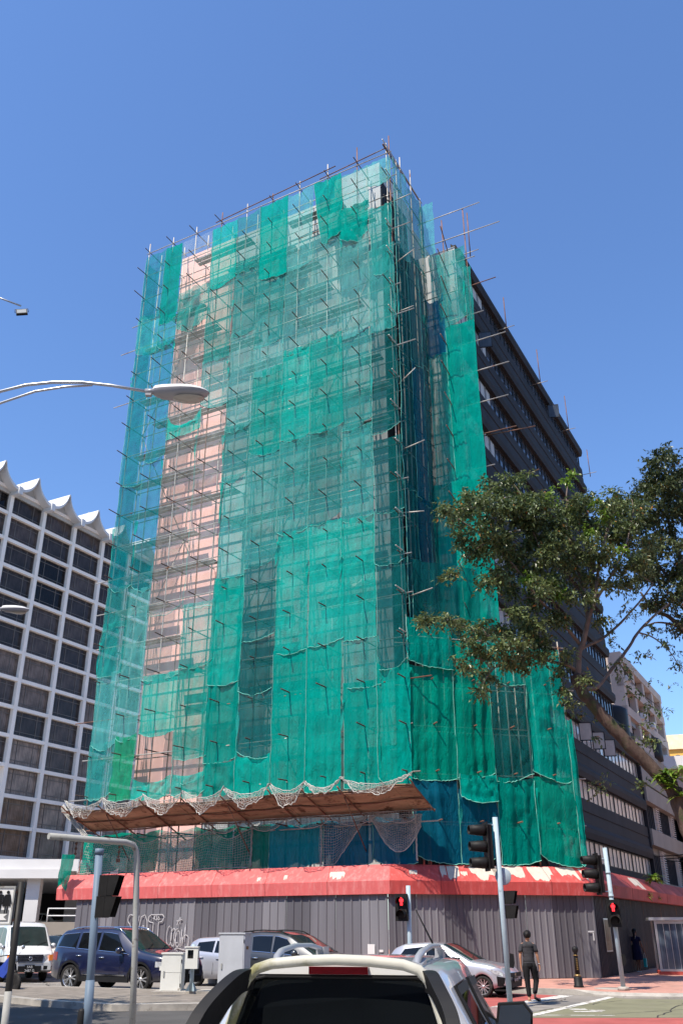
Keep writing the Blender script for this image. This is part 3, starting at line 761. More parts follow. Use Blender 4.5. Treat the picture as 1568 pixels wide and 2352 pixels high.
def tank(loc, r, h, label):
    t = thing('water_tank', label, 'water tank', loc, 0, 'rooftop water tanks')
    b = MB(); b.lathe([(r, 0), (r * 1.02, h * 0.25), (r, h * 0.5), (r * 1.02, h * 0.75), (r, h * 0.92), (r * 0.7, h), (0.001, h * 1.03)], (0, 0, 0), 24); b.build('body', M['tank'], t)
    b = MB(); b.lathe([(r * 0.25, h * 1.0), (r * 0.25, h * 1.07), (0.001, h * 1.08)], (0, 0, 0), 16); b.build('lid', M['tank'], t)
tank(S(1.0, 33.6, 13.6), 1.1, 2.6, 'black rooftop water tank on the low end of the charcoal tower')
tank(S(1.2, 46.8, 14.3), 0.85, 1.9, 'smaller black water tank on the cream annex roof edge')
b2 = thing('rooftop_hut', 'grey flat roofed hut on the cream annex roof', 'building', S(0.9, 38.2, 14.3), SROT)
b = MB(); b.bb(-3, 0, 0, 3.4, 0, 1.7); b.build('wall', M['greywall'], b2); b = MB(); b.bb(-3.3, 0.3, -0.3, 3.7, 1.7, 2.15); b.build('roof', mat('blue grey flat roof', (0.22, 0.25, 0.28), 0.7), b2)
q = at(1514, 1737, 78)
b3 = thing('white_house', 'pale flat roofed building with a white slab roof beyond the annex', 'building', (q.x, q.y, 0), R(-17))
b = MB(); b.bb(0.9, 12, 0.6, 9, 0.1, q.z - 1.1); b.build('wall', M['cream'], b3); b = MB(); b.bb(0, 13, 0, 10, q.z - 1.1, q.z - 0.05); b.build('roof', M['white'], b3)
q = at(1531, 1690, 112)
b4 = thing('yellow_building', 'yellow building with arched openings far behind at the right edge', 'building', (q.x, q.y, 0), R(-18))
zt_ = q.z
b = MB(); b.bb(0, 14, 0, 10, 0.1, zt_ - 1.75); b.build('wall', M['yellow'], b4); b = MB(); b.bb(-0.3, 14, -0.3, 10, zt_ - 1.75, zt_); b.build('parapet', mat('pale yellow render', (0.80, 0.68, 0.45), 0.8), b4)
for j in range(6):
    b = MB(); x = 0.4 + j * 1.5
    b.prism([(x, -0.05, zt_ - 4.2), (x + 1.0, -0.05, zt_ - 4.2)] + [(x + 0.5 + 0.5 * math.cos(t), -0.05, zt_ - 2.9 + 0.5 * math.sin(t)) for t in [math.pi * k / 8 for k in range(9)]], (0, 0.2, 0)); recalc(b.build('arch_opening', M['bronze'], b4))

# ================================================================== the other side of the street, behind the viewpoint
def block(label, x0, x1, y0, y1, h, m, rz=0.0):
    """plain street block with storeys of windows; it closes the street behind the camera and is what the glass and paint mirror"""
    t = thing('street_building', label, 'building', ((x0 + x1) / 2, (y0 + y1) / 2, 0), rz, 'buildings behind the viewpoint')
    W_, D_ = x1 - x0, y1 - y0
    b = MB(); b.bb(-W_ / 2, W_ / 2, -D_ / 2, D_ / 2, 0, h); b.build('wall', m, t)
    b = MB(); b.bb(-W_ / 2 - .3, W_ / 2 + .3, -D_ / 2 - .3, D_ / 2 + .3, h, h + .8); b.build('roof', M['greywall'], t)
    k = 0
    for z in np.arange(4.2, h - 2, 3.3):
        b = MB(); b.bb(-W_ / 2 + 1, W_ / 2 - 1, D_ / 2, D_ / 2 + .02, z, z + 1.5); b.bb(-W_ / 2 - .02, -W_ / 2, -D_ / 2 + 1, D_ / 2 - 1, z, z + 1.5); b.bb(W_ / 2, W_ / 2 + .02, -D_ / 2 + 1, D_ / 2 - 1, z, z + 1.5); b.build('window_band', M['g_hotel'][0], t)
block('long shophouse block directly behind the viewpoint', -45, 2, -34, -22, 19, M['beige'])
block('taller block behind the viewpoint to the right', 8, 50, -36, -20, 26, M['cream'])
block('street block off to the right of the near lane', 27, 45, -12, 30, 17, M['greywall'])
block('street block off to the left of the near lane', -62, -40, -16, 22, 16, M['beige'])

# ================================================================== scaffold
scaf = thing('scaffold', 'tall pipe scaffold of standards, ledgers and putlogs wrapped round the tower', 'scaffold', SITE, SROT)
LZ = [5.36 + 1.8 * k for k in range(20)]           # lift heights 5.36 ... 39.56
AX = [-16.35 + 1.806 * i for i in range(10)]
PR = 0.03
def sp(name, pts, r=PR, m='pole', par=scaf, n=6):
    b = MB(); b.tube(pts, r, n); return b.build(name, M[m], par)
jr = random.Random(11)
J = lambda s_: jr.uniform(-s_, s_)
for i, a in enumerate(AX):                              # outer and inner standards of the front
    top = 39.7 + jr.uniform(0.3, 1.1) + (0.2 if i > 4 else 0)
    sp('standard', [(a + J(.03), 0, 3.9), (a + J(.05), J(.03), 15), (a + J(.05), J(.03), 27), (a + J(.03), 0, top)], PR, 'rust' if i in (3, 5, 8) else 'pole')
    sp('standard', [(a + .06 + J(.04), 1.05, 3.9), (a + .06 + J(.04), 1.05, 22), (a + .06, 1.05, 39.6 + jr.uniform(0, .8))], PR)
for k, z in enumerate(LZ):
    x0 = -16.5 - (jr.random() < 0.5) * jr.uniform(0.3, 1.3); x1 = 0.1 + jr.choice((0.1, 0.35, 0.8, 1.0))
    sp('ledger', [(x0, -0.05, z + J(.05)), (-8, -0.05, z + J(.05)), (x1, -0.05, z + J(.05))], 0.027, 'rust' if k in (17, 3, 9) else 'pole')
    sp('ledger', [(-16.4, 1.1, z + .04 + J(.05)), (0.15, 1.1, z + .04 + J(.05))], 0.027)
put = []
for k, z in enumerate(LZ):
    for i, a in enumerate(AX):
        if jr.random() < 0.06: continue
        put.append(((a + .06 + J(.05), -jr.uniform(0.45, 0.95), z + .06 + J(.06)), (a + .06 + J(.05), 1.32, z + .07 + J(.05))))
order = sorted(range(len(put)), key=lambda q: put[q][0][2])
for q in order[:99]: sp('putlog', put[q], 0.027, 'darkpipe')
b = MB()
for q in order[99:]: b.tube(put[q], 0.027, 6)
o = b.build('upper_putlogs', M['darkpipe'], scaf); o['kind'] = 'stuff'
# diagonal braces, walkway planks
for a0, z0, a1, z1 in ((-16.3, 12.6, -12.7, 19.8), (-12.7, 19.8, -16.3, 27), (-16.3, 27, -12.7, 34.2), (-5.5, 7.2, -9.1, 14.4), (-9.1, 14.4, -5.5, 21.6), (-1.9, 7.2, -5.5, 14.4), (-5.5, 25.2, -1.9, 32.4)):
    sp('brace', [(a0, 1.0, z0), (a1, 1.0, z1)], 0.025)
for k, a0, a1 in ((2, -16.2, -14.2), (4, -12.4, -10.6), (7, -16.0, -10.2), (8, -16.2, -11.5), (9, -12.3, -9.2), (9, -16.2, -13), (10, -16.1, -11.6), (10, -7.2, -3.6), (11, -16.1, -8.0), (11, -8, -4), (12, -15.0, -9.2), (12, -5, -1.0), (13, -16.1, -12.6), (14, -12.6, -8.2), (15, -14.4, -11.0), (15, -8.4, -3.8), (16, -7, -4.5), (6, -9.6, -6.4), (5, -8.8, -6.0), (3, -9, -7), (17, -10.5, -6), (16, -14.5, -12), (17, -4, -1.2), (14, -6, -2), (13, -9, -5), (9, -7, -2.5), (8, -9.5, -5.5), (7, -6, -1.5), (6, -16, -13), (10, -2.9, -.6), (6, -5, -1), (5, -15.5, -12), (4, -8.2, -5), (12, -10.4, -6), (15, -16.2, -14.6), (11, -3.5, -0.5), (18, -13, -9), (18, -6.5, -3)):
    b = MB(); b.bb(a0, a1, 0.28, 0.54, LZ[k] + .09, LZ[k] + .13); b.bb(a0, a1, 0.60, 0.86, LZ[k] + .092, LZ[k] + .128)
    b.build('walkway_plank', M['plank'], scaf)
# guard rail that stands above the nets
sp('guard_rail', [(-11.3, -0.07, 39.75), (-3.2, -0.07, 40.2)], 0.03, 'rust'); sp('guard_rail', [(-4.2, -0.07, 39.7), (-0.1, -0.07, 39.95)], 0.03, 'rust'); sp('guard_rail', [(-0.1, -0.4, 39.95), (-0.1, 4.3, 40.0)], 0.03, 'rust')
# return along the side of the tower (a = 0), its step to the wing, and the chamfered corner
for c in (0.0, 1.4, 2.8, 4.1):
    sp('standard', [(0.05 + J(.03), c + (0.08 if c == 0 else 0), 3.9), (0.05 + J(.05), c, 20), (0.05, c, 40.0 + jr.uniform(0.2, 0.9) - (0.5 if c > 3 else 0))], PR, 'rust' if c == 0 else 'pole')
for a in (1.35, 2.6):
    sp('standard', [(a, 3.95, 11), (a + J(.05), 3.95, 25), (a + J(.04), 3.95, 38.0 + jr.uniform(-.5, .8))], PR, 'rust')
for k in range(4, 20):
    z = LZ[k]
    sp('ledger', [(0.08, -0.5 - jr.random() * .5, z + .1 + J(.05)), (0.08, 4.3, z + .1 + J(.05))], 0.027)
    if k <= 18: sp('ledger', [(-0.1, 3.9, z + J(.06)), (2.7 + jr.uniform(0.3, 1.9), 3.9, z + J(.06))], 0.027, 'rust' if k % 5 == 0 else 'pole')
for k in range(4, 18):
    z = LZ[k]
    sp('outrigger', [(1.35 + J(.2), 2.95 + J(.3), z + .4), (1.35, 4.6, z - .2)], 0.027, 'rust')
    if k % 2: sp('outrigger', [(0.0, 0.2, z + J(.3)), (0.9 + jr.random() * .5, 0.15, z + .1 + J(.3))], 0.027, 'pole')
bx = lambda t, d=0.0: (t * math.cos(BROT) - d * math.sin(BROT) * -1 * -1, t * math.sin(BROT) + d * math.cos(BROT))
for t, zt_ in ((0.05, 13.5), (1.0, 12.6), (1.9, 12.9), (2.7, 12.5), (3.45, 12.7), (4.25, 12.3), (5.05, 12.6), (5.85, 12.4), (6.75, 12.8)):
    x, y = bx(t); sp('standard', [(x, y, 3.9), (x + J(.03), y + J(.03), zt_)], PR)
    x, y = bx(t, 0.9)
    if t > 0.5: sp('standard', [(x, y, 3.9), (x, y, zt_ - .3)], PR)
for k in range(0, 5):
    z = LZ[k]
    for d in (0.0, 0.9):
        x0, y0 = bx(-0.2, d); x1, y1 = bx(7.0 + jr.uniform(0, .4), d); sp('ledger', [(x0, y0, z + J(.04)), (x1, y1, z + J(.04))], 0.027)
    for t in (1.0, 2.7, 4.25, 5.85):
        x0, y0 = bx(t, -jr.uniform(.3, .55)); x1, y1 = bx(t, 1.2); sp('putlog', [(x0, y0, z + .06), (x1, y1, z + .06)], 0.027, 'rust') if k and t in (2.7, 5.85) else sp('transom', [(x0, y0, z + .06), (x1, y1, z + .06)], 0.027, 'rust')
# slender mast poles standing up along the charcoal flank roof
for c, h, z0 in ((5.6, 3.2, 35.8), (11.5, 2.6, 34.5), (18.5, 3.0, 34.6), (25.5, 3.2, 34.6), (31.2, 2.4, 33.6)):
    x = 2.3; sp('standard', [(x, c, z0), (x, c, z0 + h)], 0.03, 'rust'); sp('transom', [(1.5, c, z0 + .3), (x + .5, c, z0 + .3)], 0.025)
for c, z0 in ((6.2, 24.6), (6.0, 21.2), (6.3, 19.6)):
    sp('outrigger', [(1.9, c, z0), (4.6, c + .4, z0 + (0.9 if z0 < 22 and z0 > 20 else 0.05))], 0.027, 'rust')

# ================================================================== net sheets
NETS = {'sheer': 'sheer pale teal', 'sheerblue': 'sheer blue green', 'clear': 'very thin see through', 'greyish': 'sheer grey green', 'mid': 'half opaque green', 'mint': 'mint green', 'dense': 'dense bright green',
        'deep': 'dense deep green', 'yellowgreen': 'bright yellow green', 'darknet': 'dark teal', 'blue': 'deep blue', 'teal': 'teal blue', 'navynet': 'navy teal'}
ORD = ['first', 'second', 'third', 'fourth', 'fifth', 'sixth', 'seventh', 'eighth', 'ninth', 'tenth', 'eleventh', 'twelfth']
def smooth_noise(r_, n):
    c = [r_.uniform(-1, 1) for _ in range(n + 4)]
    def f(x):
        x = max(0, min(0.9999, x)) * n; i = int(x); t = x - i; t = t * t * (3 - 2 * t)
        return c[i] * (1 - t) + c[i + 1] * t
    return f
def net(style, w0, w1, z0, z1, loc, rz, label, group, seed, bunch=0.0, sag=0.08, topsag=0.05, fold=0.048, skew=0.0, hem=True, narrow=0.0, name='net_sheet'):
    """a hung sheet: local x along the wall, -y outward, z up from its lower edge"""
    r_ = random.Random(seed)
    W_, H_ = w1 - w0, z1 - z0
    nx = max(8, int(W_ / 0.075)); nz = max(10, int(H_ / 0.17))
    au = r_.choice((-.05, .35, 1.05)); ph = r_.uniform(0, 6.28); ph2 = r_.uniform(0, 6.28); kf = r_.uniform(2.0, 4.0)
    e0 = smooth_noise(r_, 6); e1 = smooth_noise(r_, 6); fb = smooth_noise(r_, 5); ft = smooth_noise(r_, 5); fy = smooth_noise(r_, 4); fo1 = smooth_noise(r_, 9); fo2 = smooth_noise(r_, 19); fo3 = smooth_noise(r_, max(4, int(H_ * 2.2)))
    ties = [(r_.choice((0.0, 1.0, .5)), r_.random(), r_.uniform(.6, 1.3), r_.uniform(0, 6.28), r_.uniform(.02, .05)) for _ in range(max(2, int(H_ / 1.6)))]
    lift_c = r_.choice((0, 0, .35, -.35, .2)) * min(1.0, H_ / 3)
    P = []
    for i in range(nz + 1):
        v = i / nz; row = []
        for j in range(nx + 1):
            u = j / nx
            pin = 4 * u * (1 - u)
            z = H_ * v
            z += (1 - v) ** 3 * (-sag * pin + 0.035 * fb(u)) + v ** 3 * (-topsag * pin + 0.03 * ft(u))
            x = W_ * u + (1 - u) * 0.03 * e0(v) + u * 0.03 * e1(v) + skew * (1 - v)
            if narrow: x = W_ / 2 + (x - W_ / 2) * (1 - narrow * (1 - v) ** 1.5)
            lift = abs(math.sin(math.pi * (z0 + z - 5.36) / 1.8))
            y = -0.10 - 0.09 * pin * lift * (0.6 + 0.5 * fy(v))
            uu = .08 + .84 * u + .05 * math.sin(1.7 * v * H_ / 2 + ph2)
            y -= fold * (1.5 * fo1(uu) + .7 * fo2(uu) * (1 - .5 * v)) * (0.35 + 0.65 * pin) + .02 * fo3(v) * pin
            for tu, tv, rad, tph, amp in ties:            # creases fanning out from the ties
                dx_, dz_ = (u - tu) * W_, (v - tv) * H_; d_ = math.hypot(dx_, dz_)
                if d_ < rad * 2.2: y -= amp * math.cos(9 * math.atan2(dz_, dx_) + tph) * math.exp(-d_ / rad) * min(1, d_ * 4)
            if lift_c: z += (1 - v) ** 4 * abs(lift_c) * (u if lift_c > 0 else 1 - u) ** 2
            if bunch:
                th = math.atan2((u - au) * W_, (1.12 - v) * H_ + .25)
                y -= bunch * (0.08 + 0.12 * math.sin(13 * th + ph) + 0.07 * math.sin(29 * th + 2.5 * v + ph2)) * (0.25 + 0.75 * pin) * (.35 + .65 * (1 - v))
                z -= bunch * 0.22 * pin * math.sin(3.1 * v)
            row.append((x, y, z))
        P.append(row)
    b = MB(); b.grid(P)
    o = b.build(name, M[style], None, loc, rz)
    tag(o, label, 'net', group)
    if hem:
        b = MB()
        b.tube([(p[0] + r_.uniform(-.014, .014), p[1] - .015, p[2]) for p in [row[0] for row in P][::2]], 0.014, 4)
        b.tube([(p[0], p[1] - .012, p[2] + r_.uniform(-.02, .02)) for p in P[0]], 0.014, 4)
        b.build('hem_cord', M['hem'], o)
        if r_.random() < .38 and H_ > 2.0:            # a torn strip trailing from the seam
            L_ = r_.uniform(.8, min(2.6, H_ * .8)); zt0 = r_.uniform(.5, 1) * H_; w2 = r_.uniform(.06, .13); rows = []
            for k in range(15):
                f = k / 14; tw = 5 * f + ph; cx_ = .05 * math.sin(3 * f + ph2); hw = w2 * (1 - .75 * f)
                rows.append([(cx_ + hw * math.cos(tw) * q, -.16 - hw * .6 * math.sin(tw) * q, zt0 - L_ * f) for q in (-1, -.3, .3, 1)])
            b = MB(); b.grid(rows); b.build('torn_strip', M['mint' if style not in ('blue', 'darknet') else 'mid'], o)
    return o
SEAM = [-16.45, -14.90, -13.60, -11.42, -9.66, -8.02, -6.25, -4.55, -2.85, -1.20, 0.20]
# front face, by column from the left: (style, z bottom, z top, options)
FRONT = [
    [('sheerblue', 34.2, 39.2, {}), ('mid', 31.7, 34.6, dict(bunch=.5)), ('sheerblue', 23.2, 31.9, {}), ('sheerblue', 17.4, 23.4, dict(sag=.35)), ('greyish', 15.3, 17.5, {}), ('mid', 12.9, 15.6, dict(bunch=.6)), ('sheer', 9.6, 13.1, dict(sag=.3)), ('greyish', 7.2, 9.8, {})],
    [('dense', 33.5, 39.2, {}), ('mid', 32.0, 33.9, dict(bunch=.9, sag=.4)), ('sheerblue', 24.4, 32.2, {}), ('sheerblue', 17.0, 24.6, {}), ('sheer', 9.8, 17.2, dict(sag=.3)), ('yellowgreen', 7.0, 9.9, {})],
    [('clear', 34.8, 39.2, {}), ('mid', 32.8, 35.3, dict(bunch=1.0, sag=.5)), ('clear', 25.8, 33.2, {}), ('mint', 25.4, 26.9, dict(topsag=1.0)), ('clear', 15.6, 25.6, {}), ('clear', 12.4, 15.8, {}), ('mint', 9.9, 12.6, dict(sag=.25)), ('mint', 7.0, 7.9, dict(topsag=.25))],
    [('mint', 34.6, 39.2, {}), ('mid', 29.6, 35.0, {}), ('sheer', 26.7, 29.8, dict(sag=.3)), ('clear', 15.5, 26.8, {}), ('mid', 12.7, 15.8, {}), ('mint', 8.6, 12.9, dict(sag=.15)), ('clear', 7.6, 8.7, {}), ('mint', 7.0, 7.9, {})],
    [('greyish', 35.7, 39.3, dict(sag=.3)), ('mid', 35.2, 36.0, dict(bunch=.5, sag=.3)), ('greyish', 30.8, 35.6, {}), ('sheer', 24.9, 31.0, dict(sag=.35)), ('greyish', 22.0, 25.2, dict(sag=.35)), ('greyish', 16.7, 22.2, {}), ('dense', 11.7, 16.8, {}), ('dense', 8.2, 11.7, dict(fold=.05)), ('dense', 6.8, 8.3, dict(bunch=.4))],
    [('dense', 33.8, 39.4, dict(fold=.06)), ('greyish', 29.4, 34.2, {}), ('sheer', 27.6, 29.6, {}), ('mint', 22.9, 28.0, dict(bunch=.25)), ('greyish', 17.0, 23.2, {}), ('darknet', 13.4, 17.2, dict(sag=.1)), ('darknet', 11.2, 13.5, dict(sag=.3)), ('darknet', 8.3, 11.4, {}), ('dense', 6.7, 8.4, dict(fold=.06))],
    [('sheer', 34.0, 39.4, dict(sag=.2)), ('sheer', 28.4, 34.2, {}), ('mint', 23.4, 28.7, dict(fold=.05)), ('greyish', 18.4, 23.4, {}), ('mint', 12.7, 18.5, dict(fold=.05)), ('dense', 6.8, 12.8, {})],
    [('dense', 34.9, 39.4, dict(bunch=.8, skew=.35, narrow=.3)), ('sheer', 28.6, 35.6, {}), ('mint', 23.3, 28.8, dict(bunch=.15)), ('greyish', 18.4, 23.3, {}), ('mint', 12.7, 18.5, {}), ('dense', 6.7, 12.8, {})],
    [('sheer', 36.2, 39.2, {}), ('dense', 34.6, 36.7, dict(bunch=1.0, sag=.5)), ('sheer', 28.2, 35.2, {}), ('greyish', 23.0, 28.4, dict(bunch=.2)), ('greyish', 18.3, 23.1, dict(sag=.2)), ('mint', 12.75, 18.4, {}), ('mid', 10.7, 12.8, {}), ('dense', 6.75, 10.95, dict(fold=.05))],
    [('sheer', 37.6, 39.2, dict(sag=.3)), ('mid', 31.5, 36.0, dict(narrow=.35, bunch=.3)), ('greyish', 28.0, 33.2, {}), ('darknet', 22.3, 28.1, {}), ('darknet', 18.3, 22.0, {}), ('darknet', 15.9, 18.4, dict(sag=.2)), ('darknet', 11.3, 16.0, {}), ('dense', 6.7, 11.6, dict(fold=.10, topsag=.35, bunch=.15))],
]
ns = 100
rr0 = random.Random(77)
for i, colm in enumerate(FRONT):
    for j, (st, z0, z1, kw) in enumerate(colm):
        ns += 1
        where = 'at the very top of' if j == 0 else ('lowest in' if j == len(colm) - 1 else ORD[j] + ' from the top in')
        lab = '%s net sheet, %s the %s column from left' % (NETS[st], where, ORD[i]) if i < 9 else '%s net sheet, %s the column at the tower corner' % (NETS[st], where)
        o0, o1 = (rr0.uniform(-.10, .03), rr0.uniform(-.03, .10)) if st in ('dense', 'mint', 'mid') else (0.0, 0.0)
        kw.setdefault('skew', rr0.uniform(-.07, .07)); kw.setdefault('topsag', rr0.uniform(.03, .16)); kw.setdefault('sag', rr0.uniform(.05, .22)); kw.setdefault('bunch', rr0.choice((0, 0, .08, .16, .22)))
        net(st, SEAM[i] + .01 + o0, SEAM[i + 1] - .01 + o1, z0, z1, S(SEAM[i] + .01 + o0, -0.02 - .004 * (j % 2) - .03 * (i % 2), z0), SROT, lab, 'net sheets on the front of the scaffold', ns, **kw)
# sheets below the catch platform
LOW = [('deep', -16.2, -14.0), ('deep', -14.0, -11.9), ('mid', -11.9, -9.9), ('deep', -9.9, -8.0), ('deep', -8.0, -6.25), ('teal', -6.25, -3.75), ('blue', -3.75, -1.6), ('blue', -1.6, 0.25)]
for i, (st, a0, a1) in enumerate(LOW):
    ns += 1
    net(st, a0, a1, 3.90, 5.62, S(a0, 0.03, 3.90), SROT, '%s net sheet hung below the timber platform, %s from the left end' % (NETS[st], ORD[i]), 'net sheets under the platform', ns, fold=.03, topsag=.12, hem=(i > 4))
tn = net('deep', 0, 0.8, 3.15, 4.7, S(-16.1, -1.32, 3.15), SROT, 'torn green net scrap hanging over the left end of the red band', 'net scraps', 777, bunch=.9, narrow=.35, skew=-.2, sag=-.3, hem=False, name='net_scrap')
# left return (end of the front scaffold)
ns += 1; net('sheerblue', 0, 1.15, 20, 39.1, S(-16.45, 1.15, 20), SROT - R(90), 'sheer blue green net on the upper left end return', 'net sheets on the end return', ns)
ns += 1; net('sheerblue', 0, 1.15, 7, 20, S(-16.45, 1.15, 7), SROT - R(90), 'sheer blue green net on the lower left end return', 'net sheets on the end return', ns)
# shaded return beside the tower
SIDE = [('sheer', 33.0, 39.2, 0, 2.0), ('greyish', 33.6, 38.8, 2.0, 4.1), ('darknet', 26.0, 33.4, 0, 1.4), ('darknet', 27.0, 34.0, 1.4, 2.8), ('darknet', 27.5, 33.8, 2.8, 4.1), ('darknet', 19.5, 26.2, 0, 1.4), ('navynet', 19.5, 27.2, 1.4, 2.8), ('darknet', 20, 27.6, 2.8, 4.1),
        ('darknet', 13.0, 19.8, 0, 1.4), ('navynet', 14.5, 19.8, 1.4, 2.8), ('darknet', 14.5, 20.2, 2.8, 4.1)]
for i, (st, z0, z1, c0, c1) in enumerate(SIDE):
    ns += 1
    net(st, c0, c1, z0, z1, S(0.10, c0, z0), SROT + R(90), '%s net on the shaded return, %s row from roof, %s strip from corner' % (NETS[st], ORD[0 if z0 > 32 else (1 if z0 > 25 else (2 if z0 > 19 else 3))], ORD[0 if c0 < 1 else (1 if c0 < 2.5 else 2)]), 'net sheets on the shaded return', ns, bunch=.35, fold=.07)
# sheets in front of the wing
WING = [('sheer', 35.2, 38.9, 0.1, 0.95, {}), ('greyish', 30.2, 35.0, 0.6, 2.55, dict(sag=.2)), ('blue', 28.4, 32.4, 0.15, 1.2, dict(narrow=-.1, topsag=.6, fold=.07)), ('mid', 29.7, 33.5, 2.45, 2.85, dict(bunch=.7)), ('dense', 20.6, 30.0, 1.25, 2.8, dict(bunch=.45, fold=.08)), ('mint', 20.8, 28.5, 0.3, 1.4, dict(fold=.06)),
        ('dense', 12.6, 20.9, 1.3, 2.85, dict(bunch=.35, fold=.07, sag=.3)), ('dense', 12.8, 21.0, 0.1, 1.5, dict(fold=.06, bunch=.2))]
for i, (st, z0, z1, a0, a1, kw) in enumerate(WING):
    ns += 1
    net(st, a0, a1, z0, z1, S(a0, 3.85 - .02 * i, z0), SROT, '%s net sheet, %s down the narrow stack between shaded return and flank' % (NETS[st], ORD[i]), 'net sheets beside the flank', ns, **kw)
# the drape that runs from the tower corner down to the chamfer
ns += 1; net('darknet', 0, 3.2, 11.6, 16.0, S(0.15, 0.35, 11.6), SROT + R(48), 'dark teal drape spreading below the shaded return at the corner', 'net drapes at the corner', ns, bunch=.6, fold=.1)
# chamfered lower corner
CH = [('dense', 0.0, 1.9, 11.25, 13.3, dict(bunch=.15, sag=.05)), ('deep', 0.0, 1.9, 6.95, 11.35, {}), ('deep', 1.9, 3.45, 7.0, 12.5, {}), ('dense', 1.9, 3.45, 6.15, 7.15, dict(bunch=.4)), ('darknet', 3.45, 5.05, 6.95, 10.9, {}), ('mint', 3.45, 5.05, 10.8, 12.6, {}), ('dense', 3.45, 5.05, 3.92, 7.1, dict(fold=.03)),
      ('dense', 5.05, 6.7, 7.0, 12.4, dict(bunch=.2)), ('deep', 5.05, 6.75, 3.92, 7.2, dict(bunch=.35)), ('blue', 0.0, 1.85, 3.92, 6.9, {}), ('blue', 1.85, 3.42, 3.92, 6.6, {}), ('dense', 6.7, 6.98, 3.95, 9.5, dict(bunch=.5))]
for i, (st, t0, t1, z0, z1, kw) in enumerate(CH):
    ns += 1
    od = .14 if z0 in (6.15, 11.25) else .02 * (i % 3)
    x, y = t0 * math.cos(BROT) + od * math.sin(BROT), t0 * math.sin(BROT) - od * math.cos(BROT)
    lv = 'lower' if z0 < 4.5 else ('upper' if z1 > 12 else 'middle')
    net(st, t0, t1, z0, z1, S(x, y, z0), SROT + BROT, '%s net sheet, %s one of the %s strip on the chamfered corner' % (NETS[st], lv, ORD[0 if t0 < 1 else (1 if t0 < 3 else (2 if t0 < 5 else (3 if t0 < 6 else 4)))]), 'net sheets on the chamfered corner', ns, **kw)

# ================================================================== timber catch platform with white rope nets
plat = thing('catch_platform', 'sloping rusty pipe and plywood catch platform with white rope net edge', 'platform', SITE, SROT)
def pd(a, s_, dz=0.0):               # s_ 0 inner edge, 1 outer edge
    sag_ = 0.055 * math.sin(a * 1.1 + .6) + 0.035 * math.sin(a * 2.7 + 1.0)
    return (a, -0.25 - 1.75 * s_ + .03 * math.sin(a * 1.9), 5.72 + 0.62 * s_ + dz + sag_ * (.4 + .6 * s_))
x = -15.7; k = 0
while x < 0.9:
    wd = min(1.22, 0.95 - x)
    b = MB(); dz = 0.012 * (k % 2) + jr.uniform(0, .02)
    b.prism([pd(x, 0, dz), pd(x + wd - .008, 0, dz), pd(x + wd - .008, 1, dz), pd(x, 1, dz)], (0, 0, 0.03))
    recalc(b.build('plywood_board', M['plywood'], plat)); x += wd; k += 1
TIPS = [-15.53, -13.40, -11.20, -9.10, -7.10, -4.93, -3.40, -1.89, 1.02]
for a in TIPS:
    b = MB(); b.tube(([(a, 0.9, 5.25)] if a < .5 else []) + [pd(a, 0, -.06), pd(a, 1.0, -.05), pd(a, 1.22, 0.02)], 0.03, 6); b.build('raker', M['rust'], plat)
for s_ in (0.03, 0.5, 0.97):
    b = MB(); xe = 1.08 if s_ < .4 else 0.98; b.tube([pd(-15.9 + (xe + 15.9) * k_ / 30, s_, -.04) for k_ in range(31)], 0.03, 6); b.build('bearer', M['rust'], plat)
for a in TIPS[1:-1]:
    b = MB(); b.tube([(a, 0.0, 4.3), pd(a, 0.9, -.1)], 0.022, 5); b.build('prop', M['rust'], plat) if a in (-13.40, -7.10, -1.89) else None
def rope_net(name, label, P, m='rope', r=0.008, group='rope nets', edge=True):
    """P[i][j] node grid -> square mesh knotted net of thin cords"""
    b = MB()
    for row in P: b.tube(row, r, 3, cap=False)
    for j in range(len(P[0])): b.tube([row[j] for row in P], r, 3, cap=False)
    if edge: b.tube(P[-1], r * 2.4, 4); b.tube(P[0], r * 2.0, 4)
    o = b.build(name, M[m], None, SITE, SROT)
    return tag(o, label, 'rope net', group)
rr = random.Random(5)
hang = [rr.random() for _ in range(12)]
for i in range(len(TIPS) - 1):
    a0, a1 = TIPS[i], TIPS[i + 1]; n = max(10, int((a1 - a0) / .085)); mrows = 7
    P = []
    for q in range(mrows + 1):
        s_ = q / mrows; row = []
        for j in range(n + 1):
            u = j / n; pin = 4 * u * (1 - u)
            a = a0 + (a1 - a0) * u
            inner_ = Vector((a, -2.12 - 0.03 * math.sin(9 * u), 6.80 - 0.30 * pin))
            outer_ = Vector((a, -2.22, 6.78 - (0.45 + 0.45 * hang[i]) * pin ** (0.7 + .5 * hang[-i]) + .06 * math.sin(17 * u + i) + 0.05 * rr.uniform(-1, 1)))
            row.append(inner_.lerp(outer_, s_) + Vector((rr.uniform(-.02, .02), rr.uniform(-.05, .05) * s_, rr.uniform(-.02, .02))))
        P.append(row)
    rope_net('rope_net', 'white scalloped rope net on the platform edge, %s bay from the left' % ORD[i], P, group='scalloped rope nets on the platform edge')
def sheetnet(a0, a1, ztop, zbot, c, cell, topf, botf, leftf=None, rightf=None):
    n = max(4, int((a1 - a0) / cell)); m_ = max(4, int((ztop - zbot) / cell)); P = []
    for q in range(m_ + 1):
        v = q / m_; row = []
        for j in range(n + 1):
            u = j / n
            zt_ = topf(u); zb_ = botf(u)
            l_, r2 = (leftf(v) if leftf else 0), (rightf(v) if rightf else 0)
            a = a0 + l_ + (a1 - a0 + r2 - l_) * u
            row.append((a + rr.uniform(-.012, .012), c - 0.06 * math.sin(5 * u * (a1 - a0) / 2 + 3 * v) - .05 * v, zt_ + (zb_ - zt_) * v + rr.uniform(-.012, .012)))
        P.append(row)
    return P
